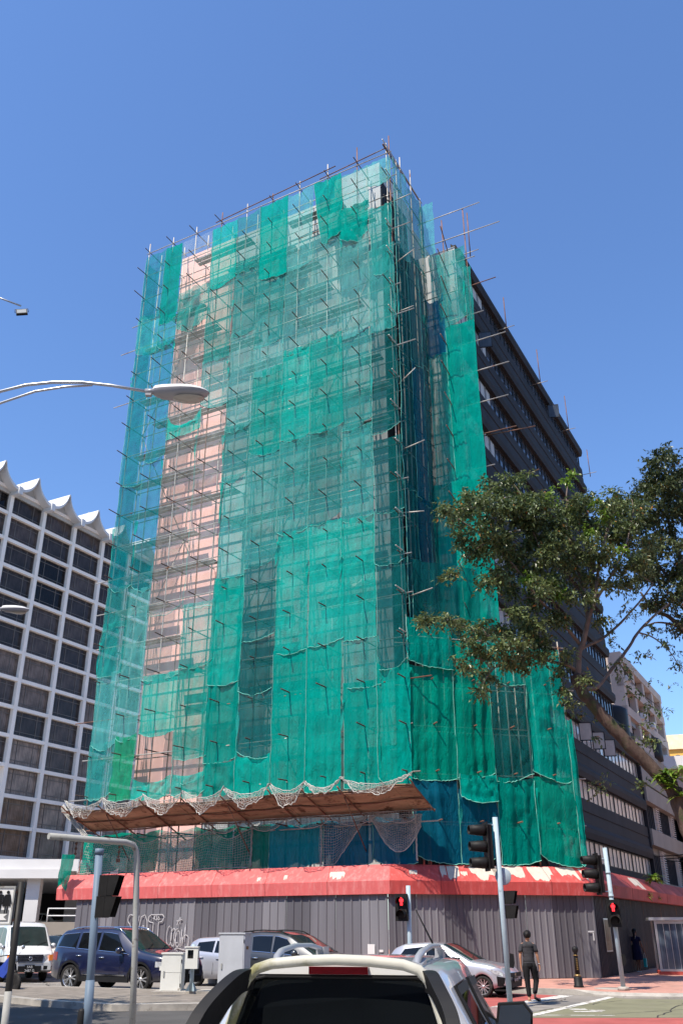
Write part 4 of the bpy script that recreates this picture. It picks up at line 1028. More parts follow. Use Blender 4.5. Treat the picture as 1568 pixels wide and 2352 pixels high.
P = sheetnet(-15.9, -7.0, 5.5, 3.95, -0.32, 0.115, lambda u: 5.42 - 0.35 * abs(math.sin(u * 12.5)) ** 1.5, lambda u: 3.93 + .05 * math.sin(9 * u), leftf=lambda v: 0.5 * (1 - v) - .2)
rope_net('rope_net', 'long white rope net covering the left two thirds under the platform', P, 'rope', .007)
P = sheetnet(-3.75, -1.75, 5.6, 3.95, -0.30, 0.10, lambda u: 5.62 - .1 * math.sin(3.14 * u), lambda u: 3.95 + 1.35 * max(0, u - .32) / .68, rightf=lambda v: -0.15 * v)
rope_net('rope_net', 'triangular white rope net hanging between two blue sheets', P, 'rope', .007)
P = sheetnet(-1.6, 0.55, 5.6, 4.0, -0.36, 0.075, lambda u: 5.62 - .05 * u, lambda u: 5.45 - 1.15 * (1 - abs(2 * u - 1.15) ** 2.0) if abs(2 * u - 1.15) < 1 else 5.4)
rope_net('rope_net', 'swagged white rope net drooping at the corner under the platform', P, 'rope', .009)
P = sheetnet(-16.2, -14.6, 6.7, 5.2, -1.6, 0.08, lambda u: 6.75 - 1.35 * u, lambda u: 6.45 - 1.25 * u)
rope_net('rope_net', 'bunched rope net running down from the left tip of the platform', P, 'rope', .010)
P = sheetnet(-9.2, 0.4, 5.75, 5.1, -0.5, 0.10, lambda u: 5.72, lambda u: 5.70 - 0.42 * abs(math.sin(u * 15)) ** .7)
rope_net('rope_net', 'grimy grey net looped close under the boards', P, 'ropegrey', .007)
for a, z0 in ((-7.0, 5.6), (-3.75, 5.6), (0.25, 5.6)):
    b = MB(); b.tube([(a + rr.uniform(-.02, .02), -.22, z0 - .09 * k) for k in range(19)], 0.035, 5)
    tag(b.build('hanging_rope', M['rope'] if a > -5 else M['ropegrey'], None, SITE, SROT), {-7.0: 'rope hanging at the right edge of the long rope net', -3.75: 'grey rope hanging beside the teal blue sheet', 0.25: 'white rope hanging under the right end of the platform'}[a], 'rope', 'hanging ropes')

# ================================================================== vehicles
def wheel(par, x, y, r, wd, side, spokes=5, rimm=None, rimr=0.68):
    """side +1 left, -1 right; axle along y; the outer face looks towards +side"""
    wb = MB()
    t = wd / 2
    wb.lathe([(r * 0.70, -t * side), (r * 0.93, -t * side), (r, -t * .7 * side), (r, t * .7 * side), (r * 0.95, t * .98 * side), (r * 0.72, t * side), (r * 0.66, t * .75 * side)], (0, 0, 0), 28, 'y', False)
    tyre = wb.build('wheel', M['tyre'], par, (x, y, r))
    b = MB(); f = t * 0.72 * side
    b.lathe([(r * 0.715, t * .99 * side), (r * .655, f), (r * .60, -t * .2 * side)], (0, 0, 0), 28, 'y', False)
    b.lathe([(0.001, f + .012 * side), (r * .15, f + .012 * side), (r * .17, f - .02 * side)], (0, 0, 0), 14, 'y')
    for k in range(spokes):
        an = 2 * math.pi * k / spokes
        for da in ((-.12, .12) if spokes < 7 else (0,)):
            a2 = an + da
            p0 = (r * .12 * math.cos(a2), f - .012 * side, r * .12 * math.sin(a2)); p1 = (r * .68 * math.cos(a2 * 1 + da * .9), f, r * .68 * math.sin(a2 + da * .9))
            b.bar(p0, p1, r * .09, .03, up=(0, 1, 0))
    b.build('rim', rimm or M['rim'], tyre)
    b = MB(); b.lathe([(0.001, -t * .3 * side), (r * .62, -t * .3 * side), (r * .62, -t * .35 * side)], (0, 0, 0), 20, 'y'); b.build('brake_disc', M['black'], tyre)
    return tyre
M['tyre'] = mat('tyre rubber', (0.022, 0.021, 0.021), 0.75, var=0.3, scale=4, spots=(0.06, 0.055, 0.05), spot_scale=5, spot_at=0.58, spot_w=0.1)
M['rim'] = mat('alloy rim', (0.62, 0.62, 0.63), 0.3, metal=0.85, var=0.1)
M['chrome'] = mat('chrome trim', (0.75, 0.75, 0.76), 0.15, metal=1.0, var=0.05)
M['redlamp'] = mat('red lamp lens', (0.22, 0.006, 0.010), 0.12, var=0.3, scale=6, coat=0.5)
M['headlamp'] = mat('headlamp lens', (0.62, 0.64, 0.66), 0.08, metal=0.4, var=0.35, scale=14, coat=0.6)
M['amber'] = mat('amber lens', (0.75, 0.22, 0.03), 0.15, var=0.2, coat=0.5)
M['plate'] = mat('black number plate', (0.012, 0.012, 0.012), 0.4)
M['platetext'] = mat('white plate lettering', (0.6, 0.6, 0.6), 0.5, var=0.05)
def paint(name, col, metal=0.25, rough=0.32, coat=1.0): return mat(name, col, rough, metal=metal, var=0.04, scale=1.0, coat=coat)
M['p_navy'] = paint('navy car paint', (0.003, 0.005, 0.030), 0.0)
M['p_silver'] = paint('silver car paint', (0.42, 0.43, 0.475), 0.4)
M['p_white'] = paint('white car paint', (0.60, 0.60, 0.59), 0.0)
M['p_grey'] = paint('graphite car paint', (0.050, 0.052, 0.056), 0.5)
M['p_pearl'] = paint('cream white car paint', (0.52, 0.48, 0.41), 0.0)

def sm(xs, ys, x):
    """monotone-ish smooth interpolation through control points"""
    return float(np.interp(x, xs, ys))
def car(name, label, cat, loc, heading, spec, paint_m, group=None, cut=True):
    t = thing(name, label, cat, loc, R(90 - heading), group)
    L, W_, = spec['L'], spec['W']
    x0, x1 = -spec['rear'], L - spec['rear']            # origin at the rear axle, ground level; x forward
    wb_, wr_, sill = spec['wb'], spec['wr'], spec['sill']
    arch = wr_ * 1.13
    ax = (0.0, wb_)
    tx, tz = zip(*spec['top']); bxx, bz = zip(*spec['belt'])
    fine = np.linspace(x0, x1, 400)
    topv = np.interp(fine, tx, tz); ker = np.ones(13) / 13
    pad = np.pad(topv, 6, mode='edge'); topv = np.convolve(pad, ker, 'valid')
    def TOP(x): return float(np.interp(x, fine, topv))
    def BELT(x): return min(sm(bxx, bz, x), TOP(x) - 0.03)
    def HW(x):
        e = spec.get('endr', 0.75); k = spec.get('endk', 0.22)
        d = max(0.0, (x0 + e - x) / e, (x - (x1 - e)) / e)
        return W_ / 2 * (1 - k * d ** 2.6)
    def Z0(x):
        z = sill + 0.10 * max(0, (x0 + .5 - x) / .5, (x - (x1 - .5)) / .5)
        if cut:
            for a in ax:
                d = abs(x - a)
                if d < arch: z = max(z, wr_ * 0.98 + math.sqrt(max(0, arch * arch - d * d)))
        return z
    tum = spec.get('tumble', 0.34)
    def ringp(x):
        zt_, zb, z0, hw = TOP(x), BELT(x), Z0(x), HW(x)
        z0 = min(z0, zb - 0.10)
        zm = max(z0 + .04, sill + (zb - sill) * 0.55)
        zr = max(zb + 0.006, zt_ - 0.075)
        wr = hw * 0.955 - (zr - zb) * tum
        flare = 0.018 if any(abs(x - a) < arch + .12 for a in ax) else 0.0
        return [(0, z0 + .02), (hw * .80, z0), (hw * .975 + flare, z0 + .012), (hw * 1.0 + flare, max(z0 + .02, zm - .12)), (hw * 0.995, max(z0 + .03, zm + .06)), (hw * .988, max(z0 + .05, zb - .05)), (hw * .955, zb), (wr, zr), (wr * .93, zt_ - .028), (wr * .6, zt_ - .006), (0, zt_)]
    xs = set(np.linspace(x0, x1, int(L / 0.07)).tolist())
    for a in ax:
        for q in np.linspace(-arch * 1.001, arch * 1.001, 27): xs.add(a + float(q))
        xs.add(a - arch * 1.02); xs.add(a + arch * 1.02)
    xs = sorted(x for x in xs if x0 <= x <= x1)
    b = MB(); b.sm = True
    prev = None
    for x in xs:
        r_ = ringp(x)
        full = [(x, -y, z) for y, z in r_] + [(x, y, z) for y, z in reversed(r_[1:-1])]
        n = len(b.v); b.v += full; N = len(full)
        if prev is not None:
            for k in range(N):
                k2 = (k + 1) % N
                b._f((prev + k, prev + k2, n + k2, n + k))
        else: first_ = n
        prev = n
    b.sm = False
    b._f(tuple(first_ + k for k in range(N))); b._f(tuple(prev + k for k in reversed(range(N))))
    body = recalc(b.build('body', paint_m, t))
    if spec.get('auto', True):
        for p in body.data.polygons: pass
    # dark under-tray and wheel houses
    b = MB(); b.bb(x0 + .3, x1 - .3, -W_ / 2 * .78, W_ / 2 * .78, sill + .02, min(0.75, wr_ * 2.1)); b.build('underbody', M['black'], t)
    for a in ax:
        for s_ in (1, -1):
            wheel(t, a, s_ * (W_ / 2 - spec.get('tw', .215) / 2 - .015), wr_, spec.get('tw', .215), s_, spec.get('spokes', 5))
    if spec.get('cladding'):
        b = MB()
        for a in ax:
            for s_ in (1, -1):
                P = []
                for rr_ in (arch * 1.0, arch * 1.14):
                    P.append([(a + rr_ * math.cos(R(g_)), s_ * (HW(a + rr_ * math.cos(R(g_))) * 1.0 + .026), wr_ * .98 + rr_ * math.sin(R(g_))) for g_ in range(-12, 193, 8)])
                b.grid(P)
        for s_ in (1, -1):
            b.bb(arch, wb_ - arch, s_ * (W_ / 2 - .03), s_ * (W_ / 2 + .016), sill - .02, sill + .13)
        b.build('arch_cladding', M['black'], t)
        for s_ in (1, -1):
            b = MB(); b.bb(arch + .12, wb_ - arch - .15, s_ * (W_ / 2), s_ * (W_ / 2 + .024), sill + .15, sill + .19); b.build('sill_trim', M['chrome'], t)
    # side glass: quads lying a few mm outside the tumblehome
    def side_pt(x, f, s_, out=0.006):
        r_ = ringp(x); (y0, z0), (y1, z1) = r_[6], r_[7]
        return (x, s_ * (y0 + (y1 - y0) * f + out), z0 + (z1 - z0) * f)
    for s_ in (1, -1):
        for poly in spec['glass']:
            n_ = 6; top_e = [poly[0], poly[3]]; bot_e = [poly[1], poly[2]]
            P = []
            for q in range(n_ + 1):
                f = q / n_; row = []
                for j in range(9):
                    g_ = j / 8
                    xa = poly[0][0] + (poly[3][0] - poly[0][0]) * g_; fa = poly[0][1] + (poly[3][1] - poly[0][1]) * g_
                    xb = poly[1][0] + (poly[2][0] - poly[1][0]) * g_; fb_ = poly[1][1] + (poly[2][1] - poly[1][1]) * g_
                    row.append(side_pt(xa + (xb - xa) * f, fa + (fb_ - fa) * f, s_))
                P.append(row)
            b = MB(); b.grid(P); wn = b.build('side_window', M['g_car'], t)
            if spec.get('chrome'):
                b = MB(); b.tube([Vector(p) + Vector((0, s_ * .004, 0)) for p in P[-1]], .012, 4); b.build('trim', M['chrome'], wn)
                b = MB(); b.tube([Vector(p) + Vector((0, s_ * .004, 0)) for p in P[0]], .010, 4); b.build('trim', M['chrome'], wn)
    def top_pt(x, u, out=0.008):
        r_ = ringp(x); ys = [p[0] for p in r_[7:]][::-1]; zs = [p[1] for p in r_[7:]][::-1]
        y = abs(u) * ys[-1]
        return (x - (out * 1.0 if False else 0), u * ys[-1], float(np.interp(y, ys, zs)) + out)
    for nm, (xa, xb, ua, ub) in (('windscreen', spec['ws']), ('rear_window', spec['rw'])):
        P = [[top_pt(xa + (xb - xa) * i / 10, (ua + (ub - ua) * i / 10) * (j / 6 - 1)) for j in range(13)] for i in range(11)]
        b = MB(); b.grid(P); wn = b.build(nm, M['g_car'] if nm != 'windscreen' else M['g_ws'], t)
        if nm == 'windscreen':
            b = MB(); lo = P[-1]; b.tube([Vector(lo[3]) + Vector((0.02, 0, .02)), Vector(P[-3][6]) + Vector((0, 0, .015))], .008, 4); b.tube([Vector(lo[8]) + Vector((0.02, 0, .02)), Vector(P[-3][11]) + Vector((0, 0, .015))], .008, 4); b.build('wiper', M['black'], wn)
    # door shut lines, handles, mirrors
    for s_ in (1, -1):
        b = MB()
        for xd in spec['doors']:
            b.tube([(xd, s_ * (HW(xd) * 1.0 + .001), sill + .14), (xd + .02, s_ * (HW(xd) * .995 + .001), sill + (BELT(xd) - sill) * .6), (xd, s_ * (HW(xd) * .956 + .001), BELT(xd))], .006, 4)
        b.build('door_seam', M['black'], t)
        for xd in spec.get('handles', ()):
            zz = BELT(xd) - .13
            b = MB(); b.tube([(xd - .11, s_ * (HW(xd) * .985 + .02), zz), (xd, s_ * (HW(xd) * .985 + .035), zz + .005), (xd + .11, s_ * (HW(xd) * .985 + .02), zz)], .016, 6); b.build('door_handle', M[spec.get('hm', 'chrome')] if spec.get('hm') != 'paint' else paint_m, t)
        xm = spec['mirror']
        b = MB(); zz = BELT(xm) + .10
        b.lathe([(0.001, -.10), (.075, -.085), (.10, 0), (.085, .07), (0.001, .08)], (xm, s_ * (W_ / 2 + .10), zz), 12, 'y'); b.bar((xm, s_ * W_ / 2 * .93, zz - .05), (xm, s_ * (W_ / 2 + .05), zz - .03), .05, .05)
        b.build('mirror', paint_m, t)
    if spec.get('rails'):
        for s_ in (1, -1):
            pts = []
            for k in range(9):
                x = spec['rails'][0] + (spec['rails'][1] - spec['rails'][0]) * k / 8; r_ = ringp(x)
                pts.append((x, s_ * (r_[8][0] * .97), r_[8][1] + (.05 if 0 < k < 8 else .0)))
            b = MB(); b.tube(pts, .02, 6); b.build('roof_rail', M[spec.get('railm', 'chrome')], t)
    if spec.get('fin'):
        b = MB(); xf = spec['fin']; zf = TOP(xf); b.prism([(xf, -.02, zf - .01), (xf + .18, -.015, zf - .01), (xf + .02, -.01, zf + .09), (xf - .03, -.01, zf + .09)], (0, .04, 0)); recalc(b.build('antenna_fin', paint_m, t))
    t['_x'] = 0
    del t['_x']
    return t, dict(x0=x0, x1=x1, HW=HW, TOP=TOP, BELT=BELT, ring=ringp)
M['g_ws'] = glassmat('windscreen glass', (0.02, 0.03, 0.03), 0.03, 0.0, spec=0.3)
def plate(t, x, y, z, txt, face, wd=0.5, ht=0.13, size=None, rows=1, tilt=0.0):
    """face: +1 front (looks to +x), -1 rear"""
    rz = R(90) if face > 0 else R(-90)
    Mx = Matrix.Translation((x, y, z)) @ Matrix.Rotation(rz + tilt, 4, 'Z') @ Matrix.Rotation(R(90), 4, 'X')
    b = MB(); b.bb(-wd / 2, wd / 2, -ht / 2, ht / 2, -.012, 0.0); o = b.build('number_plate', M['plate'], t); o.matrix_local = Mx
    tx = textmesh('plate_lettering', txt, size or ht * .95, M['platetext'], o, Matrix.Translation((0, 0, .002)), .002)
    return o
def lamp_patch(t, name, pts, m, d=(0.03, 0, 0)):
    b = MB(); b.prism(pts, d); return recalc(b.build(name, m, t))
def shell_patch(t, name, info, x0, x1, f0, f1, s_, m, out=.008, part='side'):
    """patch that follows the flank between heights f0..f1 of the body side (0 sill .. 1 belt)"""
    P = []
    for i in range(7):
        x = x0 + (x1 - x0) * i / 6; r_ = info['ring'](x); ys = [p[0] for p in r_[2:7]]; zs = [p[1] for p in r_[2:7]]
        row = []
        for j in range(6):
            z = zs[0] + (zs[-1] - zs[0]) * (f0 + (f1 - f0) * j / 5)
            row.append((x, s_ * (float(np.interp(z, zs, ys)) + out), z))
        P.append(row)
    b = MB(); b.grid(P); return b.build(name, m, t)

HEAD_A = 118.75
# ---- navy SUV
q = ground(155, 2277)
suv = dict(L=4.83, W=1.90, rear=0.98, wb=2.80, wr=0.375, sill=0.30, tw=.245, spokes=5, cladding=True, chrome=True, rails=(-0.35, 1.9), fin=-.55, tumble=.30,
           top=[(-0.98, 0.90), (-0.92, 1.20), (-0.80, 1.55), (-0.55, 1.72), (0.3, 1.77), (1.3, 1.765), (1.75, 1.71), (2.65, 1.17), (2.9, 1.12), (3.5, 1.03), (3.72, 0.93), (3.85, 0.72)],
           belt=[(-0.98, 1.15), (0, 1.13), (1.5, 1.06), (2.6, 1.02), (3.85, 0.9)],
           glass=[((-0.55, .88), (-0.72, .18), (0.10, .10), (0.12, .90)), ((0.22, .90), (0.20, .10), (0.98, .08), (0.98, .92)), ((1.07, .92), (1.07, .08), (2.22, .06), (1.66, .90))],
           ws=(1.72, 2.62, .93, .97), rw=(-0.58, -0.86, .88, .9), doors=(0.15, 1.03, 2.0), handles=(0.32, 1.25), mirror=2.02)
sv, inf = car('parked_suv', 'navy blue SUV with roof rails and chrome trim, mostly behind the blue grey pole', 'car', (q.x + .46, q.y + .78, 0), HEAD_A, suv, M['p_navy'], 'cars queuing along the hoarding')
for s_ in (1, -1):
    shell_patch(sv, 'headlight', inf, 3.35, 3.74, .62, .86, s_, M['headlamp']); shell_patch(sv, 'taillight', inf, -.95, -.62, .62, .92, s_, M['redlamp'])
b = MB(); b.bb(3.83, 3.875, -.55, .55, .50, .78); b.build('grille', M['black'], sv)
b = MB(); b.bb(3.80, 3.87, -.70, .70, .28, .45); b.build('bumper_insert', M['black'], sv)
pl_ = plate(sv, 3.90, 0, .55, '       8877', 1, .5, .13)
# ---- silver hatchback behind the big cabinet
hatch = dict(L=3.9, W=1.70, rear=.62, wb=2.45, wr=0.295, sill=0.22, tw=.185, spokes=8, tumble=.34,
             top=[(-.62, .80), (-.55, 1.08), (-.38, 1.36), (-.1, 1.47), (.7, 1.505), (1.3, 1.46), (2.1, 1.0), (2.6, .93), (3.1, .80), (3.28, .62)],
             belt=[(-.62, 1.0), (0, 1.0), (1.6, .93), (3.28, .8)],
             glass=[((-.02, .80), (-.12, .18), (.62, .10), (.64, .88)), ((.72, .88), (.70, .10), (1.75, .06), (1.28, .86))],
             ws=(1.28, 2.08, .92, .97), rw=(-.12, -.46, .86, .9), doors=(.68, 1.6), handles=(.18, .92), mirror=1.62, hm='paint')
hc, inf = car('parked_hatchback', 'small silver hatchback half hidden behind the tall pale grey cabinet', 'car', tuple(S(-6.55, -4.55)), HEAD_A, hatch, M['p_silver'], 'cars queuing along the hoarding')
q = ground(461, 2266); hc.location = (q.x + .2, q.y + .75, 0)
for s_ in (1, -1): shell_patch(hc, 'taillight', inf, -.6, -.42, .6, .98, s_, M['redlamp']); shell_patch(hc, 'headlight', inf, 2.85, 3.2, .6, .85, s_, M['headlamp'])
# ---- graphite crossover whose roof shows behind the white pickup
cx_ = dict(L=4.5, W=1.83, rear=.9, wb=2.65, wr=0.35, sill=0.28, tw=.22, spokes=5, cladding=True, chrome=True, rails=(-.3, 1.5), railm='black', fin=-.25, tumble=.34,
           top=[(-.9, .9), (-.82, 1.2), (-.62, 1.42), (-.2, 1.62), (.5, 1.685), (1.2, 1.66), (1.6, 1.57), (2.5, 1.10), (3.0, 1.03), (3.4, .92), (3.6, .70)],
           belt=[(-.9, 1.16), (0, 1.10), (1.5, 1.02), (3.6, .85)],
           glass=[((-.25, .70), (-.62, .14), (.30, .08), (.22, .86)), ((.30, .87), (.36, .08), (1.02, .08), (1.0, .90)), ((1.08, .90), (1.08, .08), (2.15, .06), (1.52, .88))],
           ws=(1.58, 2.46, .93, .97), rw=(-.2, -.72, .86, .9), doors=(.33, 1.05, 1.95), handles=(.5, 1.25), mirror=1.95)
dc, inf = car('parked_crossover', 'graphite crossover with dark roof seen above the white pickup', 'car', (-2.4, 30.9, 0), HEAD_A, cx_, M['p_grey'], 'cars queuing along the hoarding')
# ---- silver sedan at the kerb on the right
q = ground(1115, 2296)
sed = dict(L=4.0, W=1.70, rear=.72, wb=2.55, wr=0.295, sill=0.22, tw=.185, spokes=6, tumble=.36,
           top=[(-.72, .80), (-.66, 1.05), (-.45, 1.32), (-.1, 1.45), (.7, 1.495), (1.25, 1.45), (2.2, .985), (2.7, .92), (3.1, .80), (3.28, .62)],
           belt=[(-.72, 1.0), (0, .98), (1.6, .92), (3.28, .78)],
           glass=[((-.05, .78), (-.25, .18), (.60, .10), (.62, .88)), ((.70, .88), (.70, .10), (1.85, .06), (1.25, .86))],
           ws=(1.24, 2.16, .93, .97), rw=(-.15, -.52, .86, .9), doors=(.66, 1.72), handles=(.1, .92), mirror=1.68, hm='paint')
sc_, inf = car('parked_hatchback', 'silver hatchback stopped beside the pale blue signal pole and walking man', 'car', (q.x - 2.55 * UA.x - .05 + UC.x * 1.25, q.y - 2.55 * UA.y + UC.y * 1.25, 0), HEAD_A, sed, M['p_silver'], 'cars queuing along the hoarding')
sc_.scale = (.93, .93, .93)
for s_ in (1, -1):
    shell_patch(sc_, 'headlight', inf, 2.72, 3.16, .66, .86, s_, M['headlamp'])
    b = MB(); b.prism([(3.0, s_ * .80, .32), (3.27, s_ * .62, .30), (3.30, s_ * .60, .52), (3.0, s_ * .83, .58)], (.02, s_ * .02, 0)); recalc(b.build('fog_lamp_surround', M['black'], sc_))
b = MB(); b.bb(3.255, 3.31, -.56, .56, .27, .46); b.bb(3.26, 3.30, -.60, .60, .55, .66); b.build('grille', M['black'], sc_)
b = MB(); b.lathe([(.055, 0), (.045, .012), (.055, .016)], (3.30, 0, .60), 16, 'x'); b.build('badge', M['chrome'], sc_)
b = MB(); b.bb(2.9, 3.34, -.8, .8, .19, .23); b.build('front_lip', M['black'], sc_)
plate(sc_, 3.335, 0, .47, 'SJA 8757', 1, .40, .15, .10)
# ---- white van coming round
q = ground(80, 2256)
van = dict(L=4.70, W=1.70, rear=.95, wb=2.55, wr=0.33, sill=0.30, tw=.2, spokes=6, tumble=.16, endk=.13, endr=.55,
           top=[(-.95, 1.2), (-.88, 1.80), (-.5, 1.96), (1.5, 1.99), (2.2, 1.95), (2.55, 1.80), (3.28, 1.14), (3.55, 1.02), (3.70, .86), (3.75, .55)],
           belt=[(-.95, 1.12), (2.4, 1.10), (3.75, .95)],
           glass=[((-.6, .85), (-.6, .10), (.35, .10), (.35, .85)), ((.45, .85), (.45, .10), (1.55, .10), (1.55, .85)), ((1.65, .85), (1.65, .08), (2.95, .05), (2.42, .84))],
           ws=(2.52, 3.24, .95, .98), rw=(-.86, -.93, .8, .8), doors=(1.6, 2.75), handles=(1.8,), mirror=2.72, hm='black')
vn, inf = car('white_van', 'white van with chrome slatted grille facing the camera behind the black pole', 'van', (-13.2, 40.2, 0), 152, van, M['p_white'], None)
vh = R(152); fwv = Vector((math.sin(vh), math.cos(vh), 0)); vn.location = Vector((q.x, q.y, 0)) - fwv * 2.55 - Vector((math.cos(vh), -math.sin(vh), 0)) * .35 + Vector((-.86, 0, 0))
for s_ in (1, -1):
    b = MB(); b.prism([(3.70, s_ * .46, .66), (3.62, s_ * .80, .68), (3.50, s_ * .83, .93), (3.66, s_ * .46, .90)], (.05, s_ * .01, 0)); h_ = recalc(b.build('headlight', M['headlamp'], vn))
    b = MB(); b.prism([(3.69, s_ * .64, .70), (3.66, s_ * .78, .71), (3.60, s_ * .80, .90), (3.67, s_ * .64, .89)], (.06, s_ * .012, 0)); recalc(b.build('indicator', M['amber'], h_))
    b = MB(); b.prism([(3.72, s_ * .48, .42), (3.68, s_ * .76, .43), (3.68, s_ * .78, .53), (3.72, s_ * .48, .54)], (.05, 0, 0)); recalc(b.build('fog_lamp_surround', M['black'], vn))
b = MB(); b.bb(3.66, 3.745, -.44, .44, .62, .90); gr_ = b.build('grille', M['black'], vn)
b = MB()
for k in range(6): b.bb(3.74, 3.77, -.43, .43, .635 + k * .047, .655 + k * .047)
b.build('slats', M['chrome'], gr_)
b = MB(); b.lathe([(.065, .0), (.065, .02), (.05, .02), (.05, .0)], (3.765, 0, .77), 20, 'x'); b.bb(3.77, 3.785, -.075, .075, .755, .785); b.build('badge', M['chrome'], vn)
b = MB(); b.bb(3.70, 3.77, -.40, .40, .38, .54); b.build('bumper_insert', M['black'], vn)
pl_ = plate(vn, 3.79, .0, .45, 'SAB\n2487 G', 1, .34, .25, .115)
# ---- two white cars behind the van and one on the terrace
wh = dict(hatch); 
q = at(128, 2170, 43.5)
w1, inf = car('parked_hatchback', 'cream white hatchback between the van and the navy SUV', 'car', (q.x - 1.0, q.y, 0), HEAD_A, hatch, M['p_pearl'])
w2, inf = car('parked_hatchback', 'white car facing away behind the cream hatchback near the hoarding end', 'car', (at(141, 2160, 48.5).x, 48.5, 0), 10, hatch, M['p_white'])
q = at(92, 2098, 82)
w3, inf = car('parked_suv', 'white SUV parked up on the shaded hotel terrace', 'car', (q.x, q.y, 1.255), HEAD_A, cx_, M['p_white'])

# ---- the white pickup right in front, seen from behind
pk = thing('white_pickup', 'white double cab pickup with dirty roll bar filling the foreground', 'pickup', (0.035, 6.0, -.055), R(-12.0))
# cab: stations along y (forward), cross-sections in x,z
ST = [(0.0, .88, .57, 1.09, 1.575), (0.05, .92, .615, 1.09, 1.60), (0.25, .925, .63, 1.09, 1.622), (0.9, .93, .65, 1.08, 1.64), (1.55, .93, .645, 1.06, 1.63), (1.9, .93, .61, 1.05, 1.61), (2.62, .92, .57, 1.04, 1.10)]
def cab_ring(y):
    ys = [s_[0] for s_ in ST]
    hb, hr, zb, zt_ = [float(np.interp(y, ys, [s_[i] for s_ in ST])) for i in (1, 2, 3, 4)]
    zr = max(zb + .02, zt_ - .085)
    return [(hb, .45), (hb + .02, .75), (hb, zb - .04), (hb - .03, zb), (hr + (hb - .03 - hr) * .5 - .01, (zb + zr) / 2), (hr, zr), (hr * .93, zt_ - .035), (hr * .6, zt_ - .008), (0, zt_)]
ys_ = [0, .02, .05, .1, .18, .25, .4, .6, .9, 1.2, 1.4, 1.55, 1.7, 1.8, 1.9, 2.1, 2.4, 2.62]
b = MB(); b.sm = True; prev = None
for y in ys_:
    r_ = cab_ring(y); full = [(x, y, z) for x, z in r_] + [(-x, y, z) for x, z in reversed(r_[:-1])]
    n = len(b.v); b.v += full; N = len(full)
    if prev is not None:
        for k in range(N - 1): b._f((prev + k, n + k, n + k + 1, prev + k + 1))
    else: f0_ = n
    prev = n
b.sm = False; b._f(tuple(f0_ + k for k in range(N)))
M['p_truck'] = paint('silver white truck paint', (0.50, 0.51, 0.54), 0.15)
cab_ = recalc(b.build('cab', M['p_truck'], pk))
# bonnet, doors' lower body, bed
b = MB(); b.prism([(-.92, 2.6, .45), (.92, 2.6, .45), (.92, 2.6, 1.06), (.80, 2.6, 1.12), (-.80, 2.6, 1.12), (-.92, 2.6, 1.06)], (0, 1.35, 0)); recalc(b.build('bonnet', M['p_white'], pk))
b = MB()
for s_ in (1, -1): b.bb(s_ * .80, s_ * .93, -1.55, -.03, .5, 1.06)
b.bb(-.93, .93, -1.60, -1.55, .5, 1.05); b.bb(-.8, .8, -1.55, -.03, .5, .58)
b.build('bed', M['p_white'], pk)
for y in (-.85, 2.95):
    for s_ in (1, -1):
        o = wheel(pk, 0, 0, .38, .26, s_, 6); o.location = (s_ * .80, y, .38); o.rotation_euler = (0, 0, R(-90) if True else 0)
# rear window in the back of the cab
b = MB()
wp = [(.53, 1.525), (.46, 1.542), (-.46, 1.542), (-.53, 1.525), (-.73, 1.13), (-.69, 1.09), (.69, 1.09), (.73, 1.13)]
gy = lambda z: -.012 - (1.545 - z) * .26
b.prism([(x, gy(z), z) for x, z in wp], (0, .15, 0)); rwn = recalc(b.build('rear_window', M['g_car'], pk))
b = MB(); seal = [(x, gy(z) - .002, z) for x, z in wp]; b.tube(seal + [seal[0]], .012, 5); b.build('window_seal', M['black'], pk)
# roof lip and high brake lamp
b = MB(); b.prism([(-.54, .02, 1.555), (.54, .02, 1.555), (.54, .02, 1.58), (.46, .02, 1.612), (0, .02, 1.628), (-.46, .02, 1.612), (-.54, .02, 1.58)], (0, -.05, 0)); recalc(b.build('roof_lip', M['p_white'], pk))
b = MB(); b.bb(-.18, .18, -.066, -.02, 1.557, 1.598); b.build('brake_light', M['redlamp'], pk)
